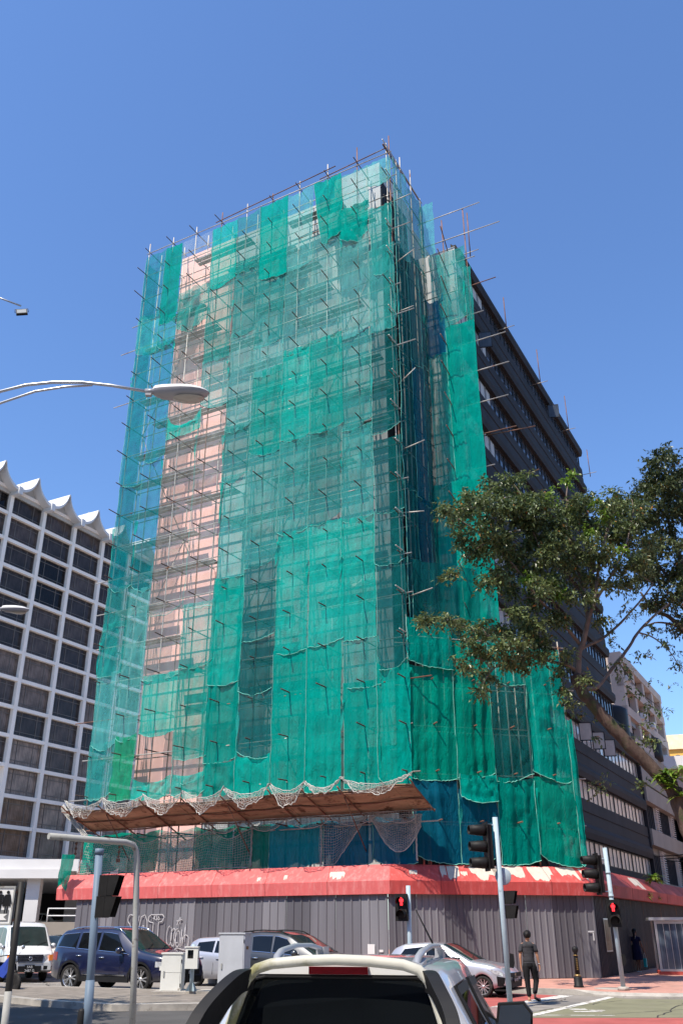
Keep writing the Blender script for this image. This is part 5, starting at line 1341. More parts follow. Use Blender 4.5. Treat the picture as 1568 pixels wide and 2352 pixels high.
# roll bar: one bent tube over the cab rear, with black sail panels sweeping down to the bed
dirty = mat('dirty white powder coat', (0.47, 0.46, 0.40), 0.55, var=0.1, scale=4, spots=(0.22, 0.21, 0.10), spot_scale=2.6, spot_at=0.50, spot_w=0.12)
rb = [(-.70, -.20, .95), (-.66, -.17, 1.20), (-.58, -.13, 1.44), (-.545, -.12, 1.53), (-.49, -.12, 1.585), (-.40, -.12, 1.612), (-.2, -.12, 1.63), (0, -.12, 1.637), (.2, -.12, 1.63), (.40, -.12, 1.612), (.49, -.12, 1.585), (.545, -.12, 1.53), (.58, -.13, 1.44), (.66, -.17, 1.20), (.70, -.20, .95)]
b = MB(); b.tube(rb, .030, 12); b.build('roll_bar', dirty, pk)
for s_ in (1, -1):
    outer_ = [(.53, -.09, 1.585), (.575, -.20, 1.575), (.63, -.34, 1.51), (.70, -.48, 1.40), (.735, -.62, 1.27), (.77, -.85, 1.10), (.78, -.92, 1.03)]
    inner_ = [(.565, -.09, 1.44), (.60, -.16, 1.425), (.645, -.22, 1.36), (.68, -.30, 1.27), (.71, -.42, 1.15), (.73, -.50, 1.06), (.735, -.52, 1.03)]
    def dens(L_):
        out = []
        for q_ in range(len(L_) - 1):
            p0, p1, p2, p3 = [Vector(L_[min(max(q_ + d_, 0), len(L_) - 1)]) for d_ in (-1, 0, 1, 2)]
            for k_ in range(5):
                t_ = k_ / 5; out.append(tuple(.5 * ((2 * p1) + (p2 - p0) * t_ + (2 * p0 - 5 * p1 + 4 * p2 - p3) * t_ * t_ + (3 * p1 - p0 - 3 * p2 + p3) * t_ ** 3)))
        return out + [L_[-1]]
    inner_ = [tuple(Vector(i_).lerp(Vector(o_), .22)) for o_, i_ in zip(outer_, inner_)]
    outer_, inner_ = dens(outer_), dens(inner_)
    b = MB()
    P = []
    for o_, i_ in zip(outer_, inner_):
        P.append([(s_ * (o_[0] + .035), o_[1], o_[2]), (s_ * (o_[0] - .04), o_[1], o_[2]), (s_ * (i_[0] - .04), i_[1], i_[2]), (s_ * (i_[0] + .035), i_[1], i_[2]), (s_ * (o_[0] + .035), o_[1], o_[2])])
    b.grid(P); b.sm = False
    b.poly(P[0][:4]); b.poly(P[-1][:4])
    for q_ in range(len(b.smooth)): b.smooth[q_] = False
    recalc(b.build('sail_panel', M['black'], pk))
# roof rails
for s_ in (1, -1):
    pts = [(s_ * .445, .14, 1.60), (s_ * .45, .20, 1.645), (s_ * .46, .34, 1.675), (s_ * .465, .7, 1.695), (s_ * .465, 1.2, 1.69), (s_ * .45, 1.5, 1.66), (s_ * .445, 1.6, 1.62)]
    b = MB(); 
    for i_ in range(len(pts) - 1): pass
    P = [[(p[0] - s_ * .02, p[1], p[2] - .010), (p[0] + s_ * .02, p[1], p[2] - .010), (p[0] + s_ * .022, p[1], p[2] + .008), (p[0], p[1], p[2] + .018), (p[0] - s_ * .022, p[1], p[2] + .008), (p[0] - s_ * .02, p[1], p[2] - .010)] for p in pts]
    b.grid(P); b.prism([(s_ * .42, .13, 1.59), (s_ * .48, .13, 1.57), (s_ * .49, .30, 1.60), (s_ * .43, .30, 1.62)], (0, 0, .035)); b.prism([(s_ * .42, 1.42, 1.62), (s_ * .48, 1.42, 1.60), (s_ * .48, 1.60, 1.60), (s_ * .42, 1.60, 1.62)], (0, 0, .06))
    recalc(b.build('roof_rail', mat('grey roof rail', (0.38, 0.39, 0.41), 0.4, metal=0.4, var=0.05), pk))
# side glass, pillars, rain visors
def cab_side(y, f, s_, out=.006):
    r_ = cab_ring(y); pts = r_[3:6]
    q_ = f * 2
    if q_ <= 1: (x0_, z0_), (x1_, z1_) = pts[0], pts[1]
    else: (x0_, z0_), (x1_, z1_) = pts[1], pts[2]; q_ -= 1
    return (s_ * (x0_ + (x1_ - x0_) * q_ + out), y, z0_ + (z1_ - z0_) * q_)
for s_ in (1, -1):
    for ya0, ya1, yb0, yb1 in ((.16, .80, .22, .76), (.90, 2.30, .90, 1.72)):
        P = [[cab_side((ya0 + (yb0 - ya0) * f) + ((ya1 + (yb1 - ya1) * f) - (ya0 + (yb0 - ya0) * f)) * j / 8, .05 + .85 * f, s_) for j in range(9)] for f in [k / 6 for k in range(7)]]
        b = MB(); b.grid(P); wn = b.build('side_window', M['g_car'], pk)
        b = MB(); top_ = [Vector(p) + Vector((s_ * .02, 0, .0)) for p in P[-1]]; low_ = [Vector(p) + Vector((s_ * .035, 0, -.055)) for p in P[-1]]
        b.grid([top_, low_]); b.build('rain_visor', M['black'], wn)
        b = MB(); b.tube([Vector(p) + Vector((s_ * .003, 0, 0)) for p in [r0[0] for r0 in P]], .012, 4); b.tube([Vector(p) + Vector((s_ * .003, 0, 0)) for p in P[0]], .014, 4); b.build('trim', M['black'], wn)
    mr_ = MB()
    mp = [(x, z) for x, z in ((.0, .0), (.03, .17), (.20, .18), (.25, .12), (.24, .02), (.19, -.02), (.03, -.02))]
    mr_.prism([(s_ * (.80 + x * 1.15), 1.80 + .02 * x, 1.09 + z * 1.2) for x, z in mp], (0, .12, 0)); mr_.bar((s_ * .78, 1.86, 1.07), (s_ * .84, 1.86, 1.12), .06, .05)
    mo = recalc(mr_.build('mirror', M['black'], pk))
    b = MB(); b.poly([(s_ * (.822 + x * 1.0), 1.792 - (.18 - z) * .30, 1.104 + z * 1.04) for x, z in mp]); b.build('mirror_glass', mat('mirror glass', (0.5, 0.52, 0.55), 0.02, metal=1.0, var=0.02), mo)
b = MB(); b.poly([(x, y + .012, z + .008) for x, y, z in ((-.56, 1.93, 1.59), (.56, 1.93, 1.59), (.60, 2.58, 1.12), (-.60, 2.58, 1.12))]); b.build('windscreen', M['g_ws'], pk)
b = MB(); b.tube([(.42, 1.5, 1.66), (.30, 1.35, 1.93)], [.008, .004], 5); b.lathe([(.03, 0), (.02, .03), (.001, .035)], (.42, 1.5, 1.655), 10); b.build('antenna', M['black'], pk)

# ---- blue motorcycle at the left edge
q = ground(-6, 2282)
mc = thing('motorcycle', 'blue motorcycle with mirror standing at the left picture edge', 'motorcycle', (q.x - .25, q.y, 0), R(90 - 128))
for x in (0.0, 1.22):
    b = MB(); b.lathe([(.20, -.04), (.27, -.045), (.29, 0), (.27, .045), (.20, .04)], (x, 0, .29), 24, 'y'); wh_ = b.build('wheel', M['tyre'], mc)
    b = MB()
    for k in range(6): b.bar((x, 0, .29), (x + .21 * math.cos(R(60 * k)), 0, .29 + .21 * math.sin(R(60 * k))), .02, .02, up=(0, 1, 0))
    b.build('rim', M['rim'], wh_)
bl = paint('blue fairing', (0.01, 0.05, 0.40), 0.2)
b = MB(); b.prism([(-.35, -.10, .66), (.2, -.10, .55), (.75, -.10, .42), (.98, -.10, .62), (1.05, -.10, .90), (.90, -.10, .98), (.55, -.10, .72), (.1, -.10, .78), (-.4, -.10, .80)], (0, .20, 0)); recalc(b.build('body', bl, mc))
b = MB(); b.prism([(-.40, -.12, .79), (.45, -.12, .75), (.50, -.12, .82), (-.42, -.12, .86)], (0, .24, 0)); recalc(b.build('seat', M['black'], mc))
b = MB(); b.tube([(1.22, .08, .29), (1.02, .07, .85), (.92, .06, 1.0)], .025, 6); b.tube([(1.22, -.08, .29), (1.02, -.07, .85), (.92, -.06, 1.0)], .025, 6); b.build('fork', M['black'], mc)
b = MB(); b.tube([(.80, .34, 1.0), (.92, .15, 1.03), (.92, -.15, 1.03), (.80, -.34, 1.0)], .015, 6); b.build('handlebar', M['black'], mc)
for s_ in (1, -1):
    b = MB(); b.tube([(.86, s_ * .25, 1.02), (.92, s_ * .33, 1.2)], .007, 5); b.lathe([(.001, -.01), (.06, -.008), (.055, .012), (.001, .015)], (.92, s_ * .34, 1.24), 14, 'x'); b.build('mirror', M['alu'], mc)
b = MB(); b.lathe([(.001, 0), (.09, .0), (.08, -.06), (.001, -.07)], (1.10, 0, .88), 14, 'x'); b.build('headlight', M['headlamp'], mc)

# ================================================================== street furniture
# height-restriction style pipe frame on the left
p = at(305, 2380, 16.0); fr = thing('pipe_frame', 'grey right angled pipe frame with dangling chains on its arm', 'frame', (p.x, p.y, 0), 0)
top = at(318, 1938, 16.0); end = at(112, 1921, 14.8)
dx = Vector((top.x - p.x, 0, 0))
b = MB()
l_ = Vector((end.x - p.x, end.y - p.y, end.z)); cn = Vector((top.x - p.x, 0, top.z))
dirn = (l_ - cn).normalized()
arcp = [Vector((0, 0, 0)), Vector((dx.x * .5, 0, top.z * .5)), Vector((dx.x, 0, top.z - .28)), Vector((dx.x, 0, top.z - .12)) + dirn * .03, Vector((dx.x, 0, top.z - .03)) + dirn * .10, cn + dirn * .26, l_]
b.tube(arcp, .050, 14); b.build('pipe', M['greysteel'], fr)
for f_ in (.30, .78):
    c0 = l_.lerp(cn, f_) + Vector((0, 0, -.06)); b = MB()
    for k in range(5): b.lathe([(.016, -.006), (.024, 0), (.016, .006)], (c0.x, c0.y, c0.z - .02 - .038 * k), 8, 'x' if k % 2 else 'y')
    if f_ > .5: b.bb(c0.x - .03, c0.x + .03, c0.y - .02, c0.y + .02, c0.z - .26, c0.z - .20)
    b.build('chain', M['rust'], fr)
# blue-grey signal post with two black heads seen from the side
p = at(198, 2385, 18.0); top = at(229, 1950, 18.0)
bp = thing('traffic_signal', 'thick blue grey signal post with two hooded black heads seen from behind', 'traffic light', (p.x, p.y, 0))
b = MB(); tx_ = top.x - p.x
b.tube([(0, 0, 0), (tx_ * .30, 0, (top.z - .1) * .30)], .080, 18); b.tube([(0, 0, 0), (tx_, 0, top.z - .10)], .072, 18); b.tube([(tx_, 0, top.z - .10), (tx_, 0, top.z)], .083, 18); b.build('post', M['bluegrey'], bp)
b = MB(); b.lathe([(.001, 0), (.06, 0), (.07, .05), (.07, .30), (.05, .34), (.001, .34)], (-.12, -.02, .12), 12); b.build('push_button', M['black'], bp)
def head(par, name, loc, rz, rows, m=M['sigblack'], lit=None, w_=.30, h_=.30, visor=.22, figure=False):
    """stack of square lamp housings facing +x (before rz), hoods sticking out"""
    hd = bpy.data.objects.new(name, None)
    b = MB()
    for k in range(rows):
        z = -k * (h_ + .02)
        b.bb(-.14, .02, -w_ / 2, w_ / 2, z - h_ / 2, z + h_ / 2)
        b.lathe([(w_ * .30, -.24), (w_ * .38, -.15)], (0, 0, z), 14, 'x') if False else None
    b.bb(.02, .03, -w_ / 2 - .03, w_ / 2 + .03, -(rows - 1) * (h_ + .02) - h_ / 2 - .03, h_ / 2 + .03)
    body = b.build(name, m, par, loc, rz)
    bpy.data.objects.remove(hd)
    for k in range(rows):
        z = -k * (h_ + .02)
        b = MB(); b.lathe([(.001, .035), (w_ * .36, .034), (w_ * .38, .03)], (0, 0, z), 20, 'x')
        b.build('lens', M['black'], body)
        b = MB(); r1 = w_ * .43; P = []
        for i in range(2):
            P.append([(.03 + i * visor, r1 * (1 - .06 * i) * math.cos(R(g_)), z + r1 * (1 - .06 * i) * math.sin(R(g_)) + (-.03 * i)) for g_ in range(-35, 216, 12)])
        b.grid(P)
        P2 = [[(x, y * .96, z + (zz - z) * .96) for x, y, zz in row] for row in P]; b.grid(P2)
        b.build('visor', m, body)
        if lit == k:
            b = MB(); f = .042
            s_ = w_ / .30
            b.lathe([(.001, -.004), (.026 * s_, -.003), (.026 * s_, .003), (.001, .004)], (f, 0, z + .085 * s_), 12, 'x')
            b.bb(f - .003, f + .003, -.036 * s_, .036 * s_, z - .02 * s_, z + .055 * s_); b.bb(f - .003, f + .003, -.055 * s_, -.041 * s_, z - .015 * s_, z + .05 * s_); b.bb(f - .003, f + .003, .041 * s_, .055 * s_, z - .015 * s_, z + .05 * s_)
            b.bb(f - .003, f + .003, -.034 * s_, -.006 * s_, z - .11 * s_, z - .022 * s_); b.bb(f - .003, f + .003, .006 * s_, .034 * s_, z - .11 * s_, z - .022 * s_)
            b.build('red_figure', M['redlit'], body)
    return body
def boxhead(par, loc, rz, m=M['sigblack']):
    """one boxy pedestrian head with a deep square hood, facing +x"""
    b = MB(); b.bb(-.16, .02, -.17, .17, -.19, .19); body = b.build('pedestrian_head', m, par, loc, rz)
    b = MB(); b.prism([(.02, -.165, .18), (.26, -.165, .19), (.16, -.165, -.18), (.02, -.165, -.18)], (0, .012, 0)); b.prism([(.02, .153, .18), (.26, .153, .19), (.16, .153, -.18), (.02, .153, -.18)], (0, .012, 0)); b.bb(.02, .26, -.165, .165, .18, .192)
    b.build('hood', m, body)
    b = MB(); b.bb(.012, .024, -.15, .15, -.16, .16); b.build('lens', M['black'], body)
    return body
z1 = at(245, 2035, 18.0).z; z2 = at(240, 2084, 18.0).z
for z_, dx_ in ((z1, .24), (z2, .22)): h2 = boxhead(bp, (tx_ + dx_, .05, z_), R(-8)); h2.scale = (.9, .9, .95)
b = MB(); b.bar((tx_ + .05, 0, z1), (tx_ + .14, .05, z1), .05, .05); b.bar((tx_ + .03, 0, z2), (tx_ + .12, .05, z2), .05, .05); b.build('bracket', M['black'], bp)
# toilet sign on a flaking black and white post
p = at(-8, 2500, 13.5); top = at(50, 2026, 13.5)
tp = thing('sign_post', 'leaning black post with flaking paint at the left edge', 'post', (p.x, p.y, 0))
b = MB(); b.tube([(0, 0, 0), ((top.x - p.x) * .5, 0, top.z * .5), (top.x - p.x, 0, top.z)], .047, 14); b.build('post', M['blackpaint'], tp)
b = MB(); b.tube([((top.x - p.x) * (-.05), 0, 0.0), ((top.x - p.x) * .42, 0, top.z * .42)], .0485, 14); b.build('white_painted_foot', mat('mottled white over black paint', (0.30, 0.30, 0.285), 0.6, var=0.2, scale=3, spots=(0.03, 0.03, 0.03), spot_scale=4.0, spot_at=0.50, spot_w=0.05, spot_stretch=(1, 1, 0.4)), tp)
tl = at(-28, 2041, 13.5); br = at(34, 2122, 13.5); trr = at(36, 2041, 13.5)
sg = thing('toilet_sign', 'white double sided sign with man and woman pictograms on the black post', 'sign', (trr.x, trr.y - .02, (trr.z + br.z) / 2), R(4))
wd_ = trr.x - tl.x; ht_ = trr.z - br.z
M['signwhite'] = mat('sign enamel', (0.74, 0.73, 0.70), 0.45, var=0.05, spots=(0.5, 0.48, 0.44), spot_scale=6, spot_at=0.68, spot_w=0.05)
b = MB(); b.bb(-wd_, 0, -.05, .05, -ht_ / 2, ht_ / 2); b.build('board', M['signwhite'], sg)
b = MB(); b.bb(-wd_ - .02, .02, -.06, .06, ht_ / 2, ht_ / 2 + .025); b.bb(-wd_ - .02, .02, -.06, .06, -ht_ / 2 - .025, -ht_ / 2); b.bb(0, .02, -.06, .06, -ht_ / 2, ht_ / 2); b.build('frame', M['greysteel'], sg)
def fig(x, woman):
    b = MB(); y = -.054; s_ = ht_ / .95
    def pr(pts): b.prism([(x + u * s_, y, v * s_) for u, v in pts], (0, -.004, 0))
    pr([(.045 * math.cos(R(g_)), .36 + .045 * math.sin(R(g_))) for g_ in range(0, 360, 24)])
    if woman:
        pr([(-.06, .30), (.06, .30), (.12, -.02), (-.12, -.02)]); pr([(-.075, .30), (-.06, .30), (-.12, .04), (-.145, .04)]); pr([(.06, .30), (.075, .30), (.145, .04), (.12, .04)])
        pr([(-.05, -.02), (-.012, -.02), (-.012, -.25), (-.05, -.25)]); pr([(.012, -.02), (.05, -.02), (.05, -.25), (.012, -.25)])
    else:
        pr([(-.075, .30), (.075, .30), (.075, .02), (-.075, .02)]); pr([(-.115, .29), (-.082, .29), (-.09, .03), (-.115, .03)]); pr([(.082, .29), (.115, .29), (.115, .03), (.09, .03)])
        pr([(-.072, .02), (-.006, .02), (-.04, -.27), (-.09, -.27)]); pr([(.006, .02), (.072, .02), (.06, -.25), (.015, -.25)])
    recalc(b.build('woman_pictogram' if woman else 'man_pictogram', M['black'], sg))
fig(-.37 * ht_ / .95, False); fig(-.15 * ht_ / .95, True)
b = MB(); b.bb(-wd_ + .03, -.03, -.056, -.051, -ht_ / 2 + .03, -ht_ / 2 + .17); b.build('arrow_panel', mat('faded grey panel', (0.16, 0.16, 0.16), 0.6), sg)
b = MB(); za = -ht_ / 2 + .08; b.prism([(-wd_ + .05, -.057, za - .04), (-.04, -.057, za - .04), (-.09, -.057, za), (-.04, -.057, za + .04), (-wd_ + .05, -.057, za + .04)], (0, -.003, 0)); recalc(b.build('arrow', M['signwhite'], sg))
b = MB(); b.bb(.0, .10, -.02, .02, ht_ / 2 - .07, ht_ / 2 - .03); b.bb(-.02, .06, -.02, .02, -ht_ / 2 + .02, -ht_ / 2 + .06); b.build('bracket', M['rust'], sg)
# cabinets
def cabinet(name, label, x0, x1, ytop, ybot, Y, dep, m, z0, rz=R(-8), lid=True):
    a, c_ = at(x0, ybot, Y), at(x1, ybot, Y); zt_ = at((x0 + x1) / 2, ytop, Y).z
    t = thing(name, label, 'cabinet', (a.x, a.y, z0), rz); w_ = (c_.x - a.x); h_ = zt_ - z0
    b = MB(); b.bb(0, w_, 0, dep, 0.02, h_ - .04); b.build('body', m, t)
    b = MB(); b.bb(-.02, w_ + .02, -.03, dep + .02, h_ - .04, h_); b.build('lid', m, t)
    b = MB(); b.bb(.03, w_ - .03, -.012, -.001, .06, h_ - .07); d_ = b.build('door', m, t)
    b = MB(); b.bb(w_ * .12, w_ * .12 + .035, -.035, -.013, h_ * .40, h_ * .40 + .14); b.build('handle', M['greysteel'], d_)
    b = MB()
    for zz in (.15, h_ - .25): b.bb(w_ - .025, w_ - .005, -.02, -.001, zz, zz + .08)
    b.build('hinge', M['black'], t)
    return t, w_, h_
c1, cw_, ch_ = cabinet('utility_cabinet', 'short off white utility cabinet on the island in front of the navy SUV', 366, 415, 2189, 2283, 27.6, .34, M['cabinet'], .145)
b = MB(); b.bb(cw_ * .1, cw_ + .002, -.014, -.0125, ch_ * .50, ch_ * .505); b.build('door_seam', M['black'], c1)
b = MB(); b.bb(-.06, .0, .02, .12, ch_ * .55, ch_ * .66); b.build('lock_box', M['cabinet'], c1)
c2, cw_, ch_ = cabinet('utility_cabinet', 'tall pale grey utility cabinet with sticker in front of the silver hatchback', 497, 560, 2143, 2297, 27.2, .55, M['cabgrey'], .145, R(-14))
b = MB(); b.bb(cw_ + .001, cw_ + .004, .14, .34, ch_ - .42, ch_ - .34); b.build('sticker', mat('torn sticker', (0.20, 0.12, 0.06), 0.6, var=0.6, scale=20), c2)
pm = MB(); a = at(352, 2290, 27.5); pm.bb(a.x, a.x + 4.2, a.y - .25, a.y + .8, .14, .20); struct('cabinet_plinth', pm, M['concrete'])
a = at(434, 2283, 27.1); zt_ = at(434, 2170, 27.1).z
mb_ = thing('meter_box', 'small white meter box on a pale blue post between the two cabinets', 'meter box', (a.x, a.y, .2), R(-10))
b = MB(); b.tube([(0, .16, 0), (0, .16, zt_ - .2)], .055, 14); b.build('post', M['paleblue'], mb_)
b = MB()
for k in range(4): an = R(90 * k + 45); b.prism([(.05 * math.cos(an), .16 + .05 * math.sin(an), .01), (.16 * math.cos(an), .16 + .16 * math.sin(an), .01), (.16 * math.cos(an), .16 + .16 * math.sin(an), .04), (.05 * math.cos(an), .16 + .05 * math.sin(an), .22)], (.008, .008, 0))
recalc(b.build('gusset', M['paleblue'], mb_))
hz = zt_ - .2
b = MB(); b.bb(-.17, .19, -.02, .10, hz - .60, hz - .08); bx_ = b.build('box', M['cabinet'], mb_)
b = MB(); b.bb(-.19, .20, -.04, .12, hz - .08, hz - .05); b.build('lid', M['cabinet'], bx_)
b = MB(); b.bb(-.10, .06, -.026, -.021, hz - .34, hz - .14); b.build('meter_window', M['g_car'], bx_)
b = MB()
for k in range(4): b.bb(.191, .195, .0, .07, hz - .2 - k * .05, hz - .18 - k * .05)
b.build('vent', M['black'], bx_)
# pale blue poles on the right
def pole(p0, ptop, r, m, par, name='pole'):
    b = MB(); b.tube([(0, 0, 0), ((ptop - p0).x, (ptop - p0).y, ptop.z)], r, 16); return b.build(name, m, par)
p = ground(1172, 2316); top = at(1136, 1878, p.y)
mp_ = thing('traffic_signal', 'tall pale blue signal pole with three hooded lamps beside the silver hatchback', 'traffic light', (p.x, p.y, 0))
pole(Vector((p.x, p.y, 0)), top, .068, M['paleblue'], mp_)
fx = lambda z: (top.x - p.x) * z / top.z
zh = at(1108, 1908, p.y).z; xo = at(1108, 1908, p.y).x - p.x
dz_ = zh - at(1108, 1983, p.y).z
def lamphead(par, loc, rz, gap, label=None):
    """three round tunnel hoods on a backing board, pointing along +x before rz"""
    b = MB(); b.bb(-.012, .012, -.17, .17, -gap * 2 - .2, .2); b.bb(-.14, -.012, -.12, .12, -gap * 2 - .14, .14); body = b.build('signal_head', M['sigblack'], par, loc, rz)
    for k in range(3):
        b = MB(); b.lathe([(.14, .012), (.145, .10), (.115, .46), (.105, .46), (.125, .10), (.12, .02)], (0, 0, -gap * k), 18, 'x'); b.lathe([(.115, -.015), (.11, -.10), (.06, -.17), (.001, -.18)], (0, 0, -gap * k), 14, 'x'); h_ = b.build('visor', M['sigblack'], body)
        b = MB(); b.lathe([(.001, .022), (.118, .02)], (0, 0, -gap * k), 16, 'x'); b.build('lens', M['black'], h_)
    return body
lamphead(mp_, (xo + .06, -.05, zh), R(192), dz_ / 2)
b = MB(); b.bar((fx(zh + .1), 0, zh + .14), (xo + .05, -.05, zh + .14), .03, .03); b.bar((fx(zh - dz_ - .1), 0, zh - dz_ - .12), (xo + .05, -.05, zh - dz_ - .12), .03, .03); b.build('bracket', M['paleblue'], mp_)
zp = at(1165, 2062, p.y).z
for z_ in (zp, zp - .34): h2 = boxhead(mp_, (fx(z_) + .22, .06, z_), R(-25)); h2.scale = (.72, .72, .80)
b = MB(); b.lathe([(.001, -.01), (.20, -.008), (.21, 0), (.20, .006), (.001, .008)], (fx(zp) + .10, .09, zp + .50), 20, 'y'); b.build('round_sign_back', M['paleblue'], mp_)
zb_ = at(1178, 2207, p.y).z; b = MB(); b.prism([(fx(zb_) + .07, -.03, zb_ - .16), (fx(zb_) + .16, -.03, zb_ - .17), (fx(zb_) + .19, -.03, zb_ - .05), (fx(zb_) + .18, -.03, zb_ + .14), (fx(zb_) + .10, -.03, zb_ + .16)], (0, .10, 0)); recalc(b.build('push_button', M['black'], mp_))
p = ground(1432, 2276, .125); top = at(1388, 1948, p.y)
rp = thing('traffic_signal', 'pale blue signal pole on the red pavement with lit red man above the poster', 'traffic light', (p.x, p.y, .125))
ptop = Vector((top.x, top.y, top.z - .125)); pole(Vector((p.x, p.y, 0)), ptop, .066, M['paleblue'], rp)
fx = lambda z: (top.x - p.x) * z / ptop.z
zh = at(1365, 1977, p.y).z - .125; xo = at(1365, 1977, p.y).x - p.x; dz_ = zh - (at(1370, 2040, p.y).z - .125)
lamphead(rp, (xo + .02, -.05, zh), R(190), dz_ / 2)
b = MB(); b.bar((fx(zh + .1), 0, zh + .05), (xo, -.05, zh + .05), .03, .03); b.bar((fx(zh - dz_), 0, zh - dz_ - .1), (xo, -.05, zh - dz_ - .1), .03, .03); b.lathe([(.08, -.03), (.08, .03)], (fx(zh - .3), 0, zh - .35), 14); b.lathe([(.08, -.03), (.08, .03)], (fx(zh - 1.), 0, zh - 1.0), 14); b.build('bracket', M['paleblue'], rp)
q = at(1406, 2084, p.y - .15)
head(rp, 'pedestrian_head', (q.x - p.x, -.18, q.z - .125), R(-98), 2, lit=0, w_=.33, h_=.33, visor=.16)
zb_ = at(1427, 2205, p.y).z - .125; b = MB(); b.prism([(fx(zb_) + .07, -.03, zb_ - .14), (fx(zb_) + .15, -.03, zb_ - .15), (fx(zb_) + .18, -.03, zb_ - .05), (fx(zb_) + .17, -.03, zb_ + .12), (fx(zb_) + .09, -.03, zb_ + .14)], (0, .10, 0)); recalc(b.build('push_button', M['black'], rp))
b = MB(); b.lathe([(.17, 0), (.16, .09), (.09, .10)], (0, 0, 0), 16); b.build('foot', M['concrete'], rp)
# thin pole with the other red man in front of the hoarding
p = Vector((at(943, 2240, 29.5).x, 29.5, 0)); top = at(937, 2035, 29.5)
lp = thing('traffic_signal', 'slim pale pole behind the pickup with a lit red man signal', 'traffic light', (p.x, p.y, 0))
pole(p, top, .068, M['paleblue'], lp)
q = at(924, 2070, 29.3); head(lp, 'pedestrian_head', (q.x - p.x - .02, -.12, q.z), R(-110), 2, lit=0, w_=.34, h_=.34, visor=.20)
# bollard
p = ground(1329, 2269, .125)
bo = thing('bollard', 'black cast bollard with brass rings on the red pavement', 'bollard', (p.x, p.y, .125))
b = MB(); b.lathe([(.15, 0), (.15, .05), (.13, .06), (.13, .26), (.10, .30)], (0, 0, 0), 20); b.lathe([(.075, .36), (.065, .84), (.06, .86)], (0, 0, 0), 18); b.lathe([(.055, .88), (.05, .93), (.085, .98), (.10, 1.04), (.085, 1.10), (.001, 1.13)], (0, 0, 0), 18); b.build('post', M['black'], bo)
br_ = mat('dull brass', (0.30, 0.20, 0.08), 0.4, metal=0.7, var=0.2)
b = MB(); b.lathe([(.10, .30), (.105, .32), (.075, .36)], (0, 0, 0), 18); b.lathe([(.06, .86), (.095, .875), (.055, .89)], (0, 0, 0), 18); b.build('brass_ring', br_, bo)
b = MB()
for k in range(7): b.bb(-.022, .022, -.079, -.062, .48 + k * .047, .512 + k * .047)
b.build('raised_letters', br_, bo)
# glazed kiosk at the right edge
p = ground(1519, 2240, .125)
ki = thing('glass_shelter', 'aluminium framed glass shelter with vertical bars at the right edge', 'shelter', (p.x, p.y, .125), R(-14))
hk = at(1519, 2115, p.y).z - .125; WK = 2.6
b = MB(); b.bb(-.05, WK, -.05, 1.6, -.05, .12); b.build('base', M['bandC'], ki)
b = MB(); b.bb(-.22, WK + .1, -.2, 1.7, hk, hk + .07); b.bb(-.20, WK + .1, -.18, 1.68, hk + .07, hk + .11); b.build('roof', M['alu'], ki)
b = MB(); b.bb(.08, WK, 0.012, .02, .2, hk - .12); b.build('pane', glassmat('ribbed blue grey glazing', (0.11, 0.14, 0.18), 0.12, 0.5), ki)
b = MB(); b.bb(0, .02, .02, 1.5, .2, hk - .05); b.build('pane', M['g_high'], ki)
f = MB()
for a0, a1, zz0, zz1 in ((-.02, .07, .12, hk), (WK - .05, WK, .12, hk), (.07, WK, .12, .20), (.07, WK, hk - .12, hk - .02)): f.bb(a0, a1, -.03, .03, zz0, zz1)
f.build('frame', M['alu'], ki)
f = MB(); f.bb(-.04, .03, 1.45, 1.52, .12, hk); f.build('rear_post', M['alu'], ki)
for k in range(1, 11):
    b = MB(); b.bb(.07 + k * .235 - .011, .07 + k * .235 + .011, -.02, .01, .20, hk - .12); b.build('glazing_bar', M['alu'], ki)

# ================================================================== street lamps above
def lamp_head(par, loc, rz, s_=1.0, tilt=R(4)):
    """cobra head pointing +x, origin at its rear spigot"""
    Mx = Matrix.Translation(loc) @ Matrix.Rotation(rz, 4, 'Z') @ Matrix.Rotation(-tilt, 4, 'Y') @ Matrix.Scale(s_, 4)
    xs = [0, .03, .12, .25, .40, .55, .66, .74, .78]
    hw = [.055, .09, .115, .135, .15, .145, .12, .075, .02]
    zt_ = [.05, .075, .085, .088, .085, .072, .05, .025, 0.0]
    zb_ = [-.045, -.06, -.10, -.115, -.118, -.11, -.09, -.05, -.01]
    b = MB(); P = []
    for x, w_, a, c_ in zip(xs, hw, zt_, zb_):
        P.append([(x, -w_, 0), (x, -w_ * .9, a * .6), (x, -w_ * .5, a), (x, 0, a * 1.06), (x, w_ * .5, a), (x, w_ * .9, a * .6), (x, w_, 0)])
    b.grid(P); b.poly([P[0][k] for k in range(7)])
    body = b.build('housing', M['white'], par); body.matrix_local = Mx
    b = MB(); P = []
    for x, w_, a, c_ in zip(xs, hw, zt_, zb_):
        P.append([(x, -w_ * .99, -.002), (x, -w_ * .88, c_ * .55), (x, -w_ * .5, c_ * .9), (x, 0, c_), (x, w_ * .5, c_ * .9), (x, w_ * .88, c_ * .55), (x, w_ * .99, -.002)])
    b.grid(P); b.poly([P[0][k] for k in range(7)])
    o = b.build('canopy', M['lampgrey'], body)
    b = MB(); P = []
    for rr_, dz in ((1.0, -.004), (.93, -.014), (.6, -.035), (.001, -.045)):
        P.append([(.50 + .22 * rr_ * math.cos(R(g_)), .125 * rr_ * math.sin(R(g_)), -.104 + dz + .11 * max(0, .22 * rr_ * math.cos(R(g_)) - .10)) for g_ in range(0, 361, 15)])
    b.grid(P); b.build('lens', M['lamplens'], body)
    b = MB(); b.tube([(-.11, 0, -.005), (.04, 0, 0)], .042, 12); b.bb(-.10, -.02, -.03, .03, -.075, -.04); b.build('spigot', M['lampgrey'], body)
    return body
Yl = 9.9
e = at(352, 900, Yl)
